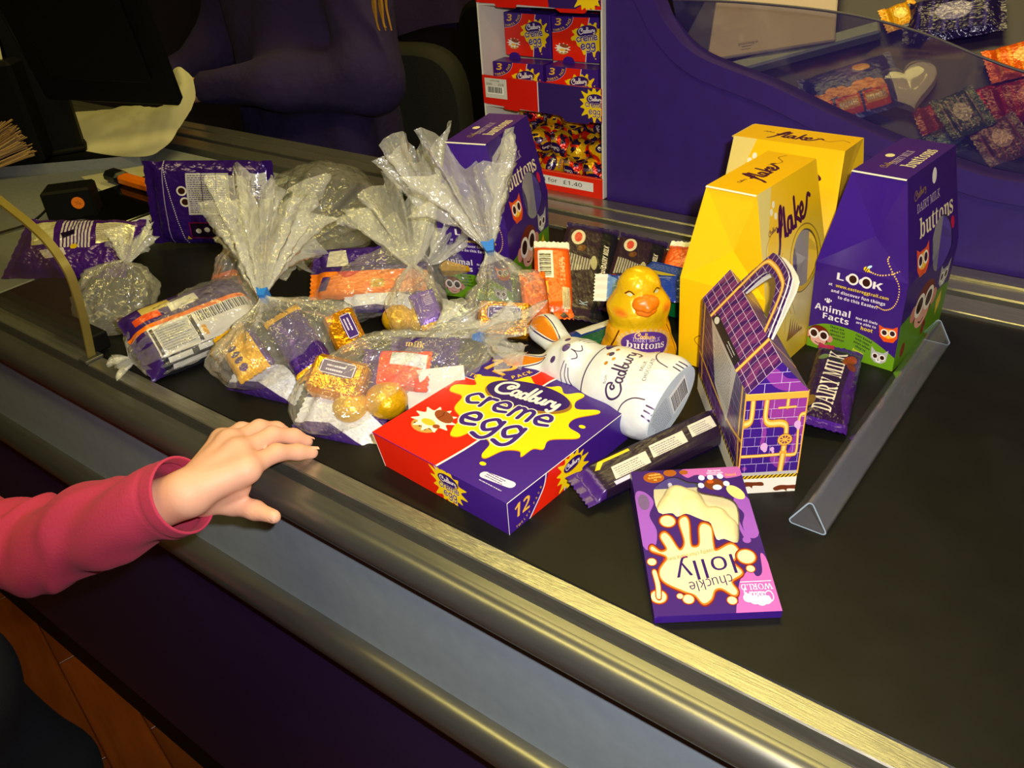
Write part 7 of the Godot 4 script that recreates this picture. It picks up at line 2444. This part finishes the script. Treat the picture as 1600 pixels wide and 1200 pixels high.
	leaf("hand", b, t)
	head_shape(t, C.call(-0.635, 1.09, 0.56), 2.1, 0.88, skin, mat(Color(0.30, 0.19, 0.10), 0.7), [])
	# ---- the cashier behind the counter
	var fleece := mat(Color(0.165, 0.11, 0.32), 0.95)
	crumpled(fleece, noise_tex(0.02, true, FastNoiseLite.TYPE_SIMPLEX, 5.0), 4.0, 0.5)
	t = thing("person", "cashier in a dark purple fleece sitting behind the counter, one arm reaching to the till", "person", Transform3D(Basis(), Vector3(-1.36, 0, -0.92)))
	var ko := t.position
	var K := func(x: float, y: float, z: float) -> Vector3: return Vector3(x, y, z) - ko
	b = MB.new()
	# hands first, then the clothed body
	var hs := [[K.call(-1.46, 0.962, -0.63), K.call(-1.52, 0.950, -0.60), 0.030, 0.026], [K.call(-1.52, 0.950, -0.60), K.call(-1.575, 0.945, -0.565), 0.012, 0.012], [K.call(-1.535, 0.950, -0.618), K.call(-1.60, 0.946, -0.592), 0.011, 0.008], [K.call(-1.53, 0.950, -0.60), K.call(-1.60, 0.945, -0.572), 0.011, 0.008], [K.call(-1.522, 0.950, -0.585), K.call(-1.59, 0.945, -0.552), 0.011, 0.008], [K.call(-1.512, 0.950, -0.572), K.call(-1.57, 0.945, -0.538), 0.010, 0.007], [K.call(-1.475, 0.955, -0.60), K.call(-1.505, 0.945, -0.545), 0.011, 0.008]]
	melt(b, skin, hs, 0.004, 0.003)
	leaf("body", b, t)
	b = MB.new()
	var wob := func(v: Vector3) -> Vector3:
		var w := sin(v.y * 26.0 + v.x * 14.0) * 0.006 + sin(v.x * 40.0 - v.y * 17.0 + v.z * 25.0) * 0.004
		return v + Vector3(w * 0.4, w * 0.2, w)
	melt(b, fleece, [[K.call(-1.16, 1.25, -0.87), K.call(-1.56, 1.25, -0.93), 0.095, 0.095], [K.call(-1.30, 1.20, -0.88), K.call(-1.28, 0.72, -0.86), 0.16, 0.17], [K.call(-1.44, 1.20, -0.92), K.call(-1.44, 0.72, -0.90), 0.16, 0.17], [K.call(-1.12, 1.25, -0.86), K.call(-1.02, 0.985, -0.765), 0.085, 0.062], [K.call(-1.02, 0.985, -0.765), K.call(-1.22, 0.985, -0.68), 0.062, 0.052], [K.call(-1.22, 0.985, -0.68), K.call(-1.46, 0.962, -0.63), 0.052, 0.040], [K.call(-1.60, 1.25, -0.94), K.call(-1.72, 0.98, -0.86), 0.085, 0.06], [K.call(-1.72, 0.98, -0.86), K.call(-1.66, 0.95, -0.62), 0.058, 0.042], [K.call(-1.28, 0.66, -0.86), K.call(-1.22, 0.60, -0.62), 0.12, 0.09], [K.call(-1.45, 0.66, -0.9), K.call(-1.42, 0.60, -0.62), 0.12, 0.09], [K.call(-1.14, 0.95, -0.79), K.call(-1.13, 0.70, -0.77), 0.045, 0.06]], 0.018, 0.02, Rect2(), Vector3.ONE, wob)
	leaf("fleece", b, t, "dark purple fleece")
	b = MB.new()
	melt(b, M.black_cloth, [[K.call(-1.22, 0.60, -0.63), K.call(-1.22, 0.12, -0.68), 0.075, 0.05], [K.call(-1.42, 0.60, -0.63), K.call(-1.42, 0.12, -0.68), 0.075, 0.05], [K.call(-1.22, 0.04, -0.68), K.call(-1.22, 0.03, -0.56), 0.04, 0.035], [K.call(-1.42, 0.04, -0.68), K.call(-1.42, 0.03, -0.56), 0.04, 0.035]], 0.015, 0.012)
	leaf("trousers", b, t)
	var blond := mat(Color(0.72, 0.52, 0.18), 0.5)
	head_shape(t, K.call(-1.34, 1.52, -0.84), 0.2, 1.0, skin, blond, [])
	for k in 7:
		b = MB.new()
		var hx := -0.985 + 0.0065 * k
		var hp := PackedVector3Array()
		for q in smooth(V([-1.25 + 0.01 * k, 1.47, -1.12 + 0.01 * k, 1.33, hx - 0.008, 1.2, hx, 1.135 - 0.012 * (k % 3), hx + 0.006, 1.095 + 0.008 * (k % 2)])):
			hp.append(Vector3(q.x, q.y, -0.765 + 0.004 * (k % 3)) - ko)
		var rr := []
		for q in hp.size():
			rr.append(lerpf(0.006, 0.0015, float(q) / hp.size()))
		b.tube(blond, hp, rr, 7)
		leaf("hair_strand", b, t, "blond strand of hair")
	# chairs and a jacket behind
	t = thing("swivel_chair", "dark olive backed swivel chair beside the cashier", "chair", turn(20.0, Vector3(-1.15, 0, -0.92)))
	office_chair(t, crumpled(mat(Color(0.10, 0.10, 0.065), 0.8), weave, 8.0, 0.3))
	t = thing("swivel_chair", "black backed swivel chair left of the egg display", "chair", turn(-15.0, Vector3(-1.40, -0.001, -1.58)))
	office_chair(t, crumpled(mat(Color(0.03, 0.03, 0.03), 0.6), weave, 8.0, 0.3))
	t = thing("jacket", "dark purple jacket hanging behind the black chair, left of the egg display", "jacket", Transform3D(Basis(Vector3.UP, 0.6), Vector3(-1.86, 0.85, -2.05)))
	b = MB.new()
	rows = []
	for i in 25:
		var row := PackedVector3Array()
		for c in 40:
			var a := TAU * c / 40
			var y := i / 24.0 * 0.62
			var w := 0.30 * (1.0 - 0.25 * pow(i / 24.0, 4.0))
			row.append(Vector3(cos(a) * w * (1.0 + 0.06 * sin(a * 5.0 + y * 6.0)), y + 0.02 * sin(a * 3.0) * (1.0 - i / 24.0), -sin(a) * (0.07 + 0.02 * sin(a * 7.0 + y * 9.0)) - 0.02 * sin(y * 16.0 + cos(a) * 3.0)))
		rows.append(row)
	b.grid(fleece, rows, true)
	leaf("cloth", b, t)
	b = MB.new()
	b.tube(M.dark_steel, PackedVector3Array([Vector3(0, 0.66, 0), Vector3(0, -0.80, 0)]), 0.012, 10)
	b.tube(M.dark_steel, PackedVector3Array([Vector3(-0.17, 0.60, 0), Vector3(0, 0.66, 0), Vector3(0.17, 0.60, 0)]), 0.010, 8)
	b.lathe(M.dark_steel, V([0.0001, -0.85, 0.17, -0.85, 0.16, -0.835, 0.02, -0.81, 0.012, -0.78]), 24)
	leaf("stand", b, t, "coat stand")


func office_chair(t: Node3D, cloth: Material) -> void:
	var b := MB.new()
	var o := PackedVector2Array()
	for k in 40:
		var a := TAU * k / 40
		o.append(Vector2(signf(cos(a)) * pow(absf(cos(a)), 0.55) * 0.19, signf(sin(a)) * pow(absf(sin(a)), 0.55) * 0.21))
	var rows := []
	for q in [[0.9, -0.045], [1.0, -0.03], [1.0, 0.01], [0.9, 0.025]]:
		var row := PackedVector3Array()
		for p in o:
			row.append(Vector3(p.x * q[0], 0.80 + p.y * q[0], q[1] - 0.09 + 0.35 * p.x * p.x))
		rows.append(row)
	b.grid(cloth, rows, true)
	var cap := PackedVector2Array()
	for p in o:
		cap.append(p * 0.9)
	for k in 40:
		var p := cap[k]
		var q := cap[(k + 1) % 40]
		b.tri(cloth, Vector3(0, 0.80, -0.065), Vector3(p.x, 0.80 + p.y, -0.065 + 0.35 * o[k].x * o[k].x), Vector3(q.x, 0.80 + q.y, -0.065 + 0.35 * o[(k + 1) % 40].x * o[(k + 1) % 40].x))
		b.tri(cloth, Vector3(0, 0.80, -0.135), Vector3(q.x, 0.80 + q.y, -0.135 + 0.35 * o[(k + 1) % 40].x * o[(k + 1) % 40].x), Vector3(p.x, 0.80 + p.y, -0.135 + 0.35 * o[k].x * o[k].x))
	leaf("backrest", b, t)
	b = MB.new()
	b.rbox(cloth, Transform3D(Basis(), Vector3(0, 0.47, 0.12)), Vector3(0.42, 0.07, 0.40), 0.025)
	leaf("seat", b, t)
	b = MB.new()
	b.tube(M.black, PackedVector3Array([Vector3(0, 0.44, 0.1), Vector3(0, 0.09, 0.1)]), 0.025, 12)
	b.tube(M.black, PackedVector3Array([Vector3(0, 0.45, -0.02), Vector3(0, 0.5, -0.13), Vector3(0, 0.72, -0.15)]), 0.018, 10)
	leaf("column", b, t)
	for k in 5:
		b = MB.new()
		var d := Vector3(cos(TAU * k / 5), 0, sin(TAU * k / 5))
		b.tube(M.black, PackedVector3Array([Vector3(0, 0.09, 0.1), Vector3(0, 0.055, 0.1) + d * 0.26]), 0.017, 8)
		b.tube(M.black, PackedVector3Array([Vector3(0, 0.026, 0.1) + d * 0.26 - d.cross(Vector3.UP) * 0.012, Vector3(0, 0.026, 0.1) + d * 0.26 + d.cross(Vector3.UP) * 0.012]), 0.025, 14)
		leaf("leg", b, t)


# ---------------------------------------------------------------- sweets on the sloping shelf behind the acrylic wing

func on_shelf(x: float, up: float, rot: float, lift := 0.004) -> Transform3D:
	var s := Vector3(0, 0.57, -0.82)
	var n := Vector3(0, 0.8211, 0.5708)
	return Transform3D(Basis(Vector3.RIGHT.rotated(n, rot), s.rotated(n, rot), n), Vector3(x, 1.0, -0.60) + s * up + n * lift)


func build_goods() -> void:
	var t := thing("sweet_shelf", "sloping purple shelf of bagged sweets behind the acrylic wing", "shelf", Transform3D(Basis(), Vector3(0.1, 0.0, -0.8)))
	var b := MB.new()
	b.rbox(M.deep_purple, Transform3D(Basis(), Vector3(-0.1, 0, 0.8)) * on_shelf(0.17, 0.17, 0.0, -0.0065), Vector3(0.86, 0.42, 0.010), 0.001)
	leaf("board", b, t)
	b = MB.new()
	b.box(M.deep_purple, Vector3(0.07, 0.55, 0.02), Vector3(0.86, 0.90, 0.16))
	leaf("cabinet", b, t)
	b = MB.new()
	b.rbox(M.grey_top, Transform3D(Basis(), Vector3(-0.1, 0, 0.8)) * on_shelf(-0.05, 0.185, 0.47, 0.010), Vector3(0.22, 0.024, 0.018), 0.003)
	leaf("divider_strip", b, t, "grey divider strip")
	# pale paper envelope
	var p := Pic.new(self, Vector2(0.19, 0.14), 384, Color(0.80, 0.72, 0.70))
	p.text("postage", Vector2(0.062, 0.118), 0.0055, Color(0.3, 0.25, 0.35), "sans", 0.03)
	p.lines(0.052, 0.124, 0.02, 2, 0.006, 0.0018, Color(0.4, 0.35, 0.45))
	t = thing("paper_envelope", "large pale envelope leaning on the shelf behind the acrylic wing", "envelope", on_shelf(-0.115, 0.235, 0.30, 0.022))
	b = MB.new()
	b.rbox(mat(Color(0.80, 0.72, 0.70), 0.8), Transform3D(), Vector3(0.19, 0.14, 0.006), 0.002, {Vector3(0, 0, 1): printed(p.tex(), 0.8)})
	leaf("paper", b, t)
	p = Pic.new(self, Vector2(0.15, 0.11), 512, Color(0.10, 0.14, 0.55))
	for k in 8:
		p.ell(Vector2(0.018 + 0.014 * k, 0.060 + 0.005 * sin(k * 2.0)), 0.0105, 0.011, Color(0.93, 0.52, 0.10))
	for k in 3:
		var c := Vector2(0.028 + 0.042 * k, 0.088)
		p.rect(c.x - 0.022, c.y - 0.018, 0.038, 0.034, Color(0.88, 0.26, 0.10))
		p.rect(c.x - 0.019, c.y - 0.012, 0.032, 0.018, Color(0.93, 0.62, 0.28))
		p.text("MINIS", c + Vector2(-0.003, -0.003), 0.0085, Color(0.95, 0.9, 0.88), "sansbold", 0.028)
	p.ell(Vector2(0.10, 0.020), 0.014, 0.008, Color(0.90, 0.6, 0.15), 0.4)
	wrapper("sweet_packet", "blue packet with orange sweets printed on it, behind the acrylic wing", on_shelf(0.048, 0.115, 0.55, 0.012), Vector3(0.13, 0.105, 0.022), foil_print(p, 0.3, 0.05, 0.6), M.purple_foil, {"square": 2.0, "kind": "sweet packet"})
	t = thing("sweet_tub", "clear heart shaped plastic box of pink and white sweets behind the acrylic wing", "plastic box", on_shelf(0.118, 0.135, 0.55, 0.012))
	var heart := PackedVector2Array()
	for k in 40:
		var a := TAU * k / 40
		heart.append(Vector2(pow(sin(a), 3.0) * 0.042, (13.0 * cos(a) - 5.0 * cos(2.0 * a) - 2.0 * cos(3.0 * a) - cos(4.0 * a)) * 0.0028))
	heart.reverse()
	b = MB.new()
	var hr := []
	for q in [[1.0, -0.010], [1.0, 0.004], [0.93, 0.010], [0.8, 0.011], [0.77, 0.016], [0.5, 0.018], [0.01, 0.018]]:
		var row := PackedVector3Array()
		for e in heart:
			row.append(Vector3(e.x * q[0], e.y * q[0], q[1]))
		hr.append(row)
	b.grid(M.window_film, hr, true)
	leaf("lid", b, t, "clear heart lid")
	b = MB.new()
	b.extrude(mat(Color(0.80, 0.74, 0.78), 0.6), heart, -0.0105, 0.002)
	leaf("filling", b, t, "pale filling")
	var goods := [["red sweet packet below the plastic heart box", on_shelf(0.205, 0.105, 0.6), Vector3(0.12, 0.07, 0.018), Color(0.62, 0.06, 0.12), Color(0.80, 0.12, 0.16)],
		["dark teal sweet packet with round bumps at the foot of the shelf", on_shelf(0.203, 0.052, 0.75, 0.010), Vector3(0.10, 0.055, 0.016), Color(0.03, 0.14, 0.26), Color(0.05, 0.22, 0.36)],
		["greenish grey sachet between the teal and red packets", on_shelf(0.205, 0.088, 0.7, 0.024), Vector3(0.055, 0.075, 0.008), Color(0.22, 0.27, 0.24), Color(0.55, 0.42, 0.45)],
		["orange ribbed sweet packet at the top right edge of the acrylic wing", on_shelf(0.252, 0.200, 0.5, 0.012), Vector3(0.10, 0.06, 0.02), Color(0.93, 0.36, 0.03), Color(0.98, 0.55, 0.10)],
		["second red packet under the orange ribbed packet", on_shelf(0.275, 0.135, 0.55, 0.012), Vector3(0.10, 0.07, 0.018), Color(0.58, 0.05, 0.14), Color(0.72, 0.10, 0.18)],
		["dull pink sachet at the picture's right edge", on_shelf(0.262, 0.055, 0.7, 0.020), Vector3(0.06, 0.07, 0.010), Color(0.40, 0.22, 0.30), Color(0.62, 0.35, 0.42)],
		["yellow packet corner standing over the top of the acrylic wing", on_shelf(0.068, 0.262, 0.6, 0.012), Vector3(0.05, 0.05, 0.016), Color(0.92, 0.62, 0.05), Color(0.95, 0.75, 0.2)],
		["dark violet film bag above the acrylic wing", on_shelf(0.140, 0.262, 0.3, 0.014), Vector3(0.13, 0.08, 0.03), Color(0.13, 0.09, 0.34), Color(0.25, 0.2, 0.55)]]
	var sd := 1.0
	for g in goods:
		p = Pic.new(self, Vector2(g[2].x, g[2].y), 192, g[3])
		for k in 6:
			p.stroke(PackedVector2Array([Vector2(g[2].x * (0.18 + 0.13 * k), g[2].y * 0.12), Vector2(g[2].x * (0.14 + 0.13 * k), g[2].y * 0.88)]), g[2].x * 0.035, g[4], false)
		p.ell(Vector2(g[2].x * 0.5, g[2].y * 0.5), g[2].x * 0.18, g[2].y * 0.22, g[4].lightened(0.35))
		sd += 1.3
		wrapper("sweet_packet", g[0], g[1], g[2], foil_print(p, 0.22, 0.1, 1.0), M.purple_foil, {"square": 2.2, "wrinkle": 0.003, "seed": sd, "kind": "sweet packet"})
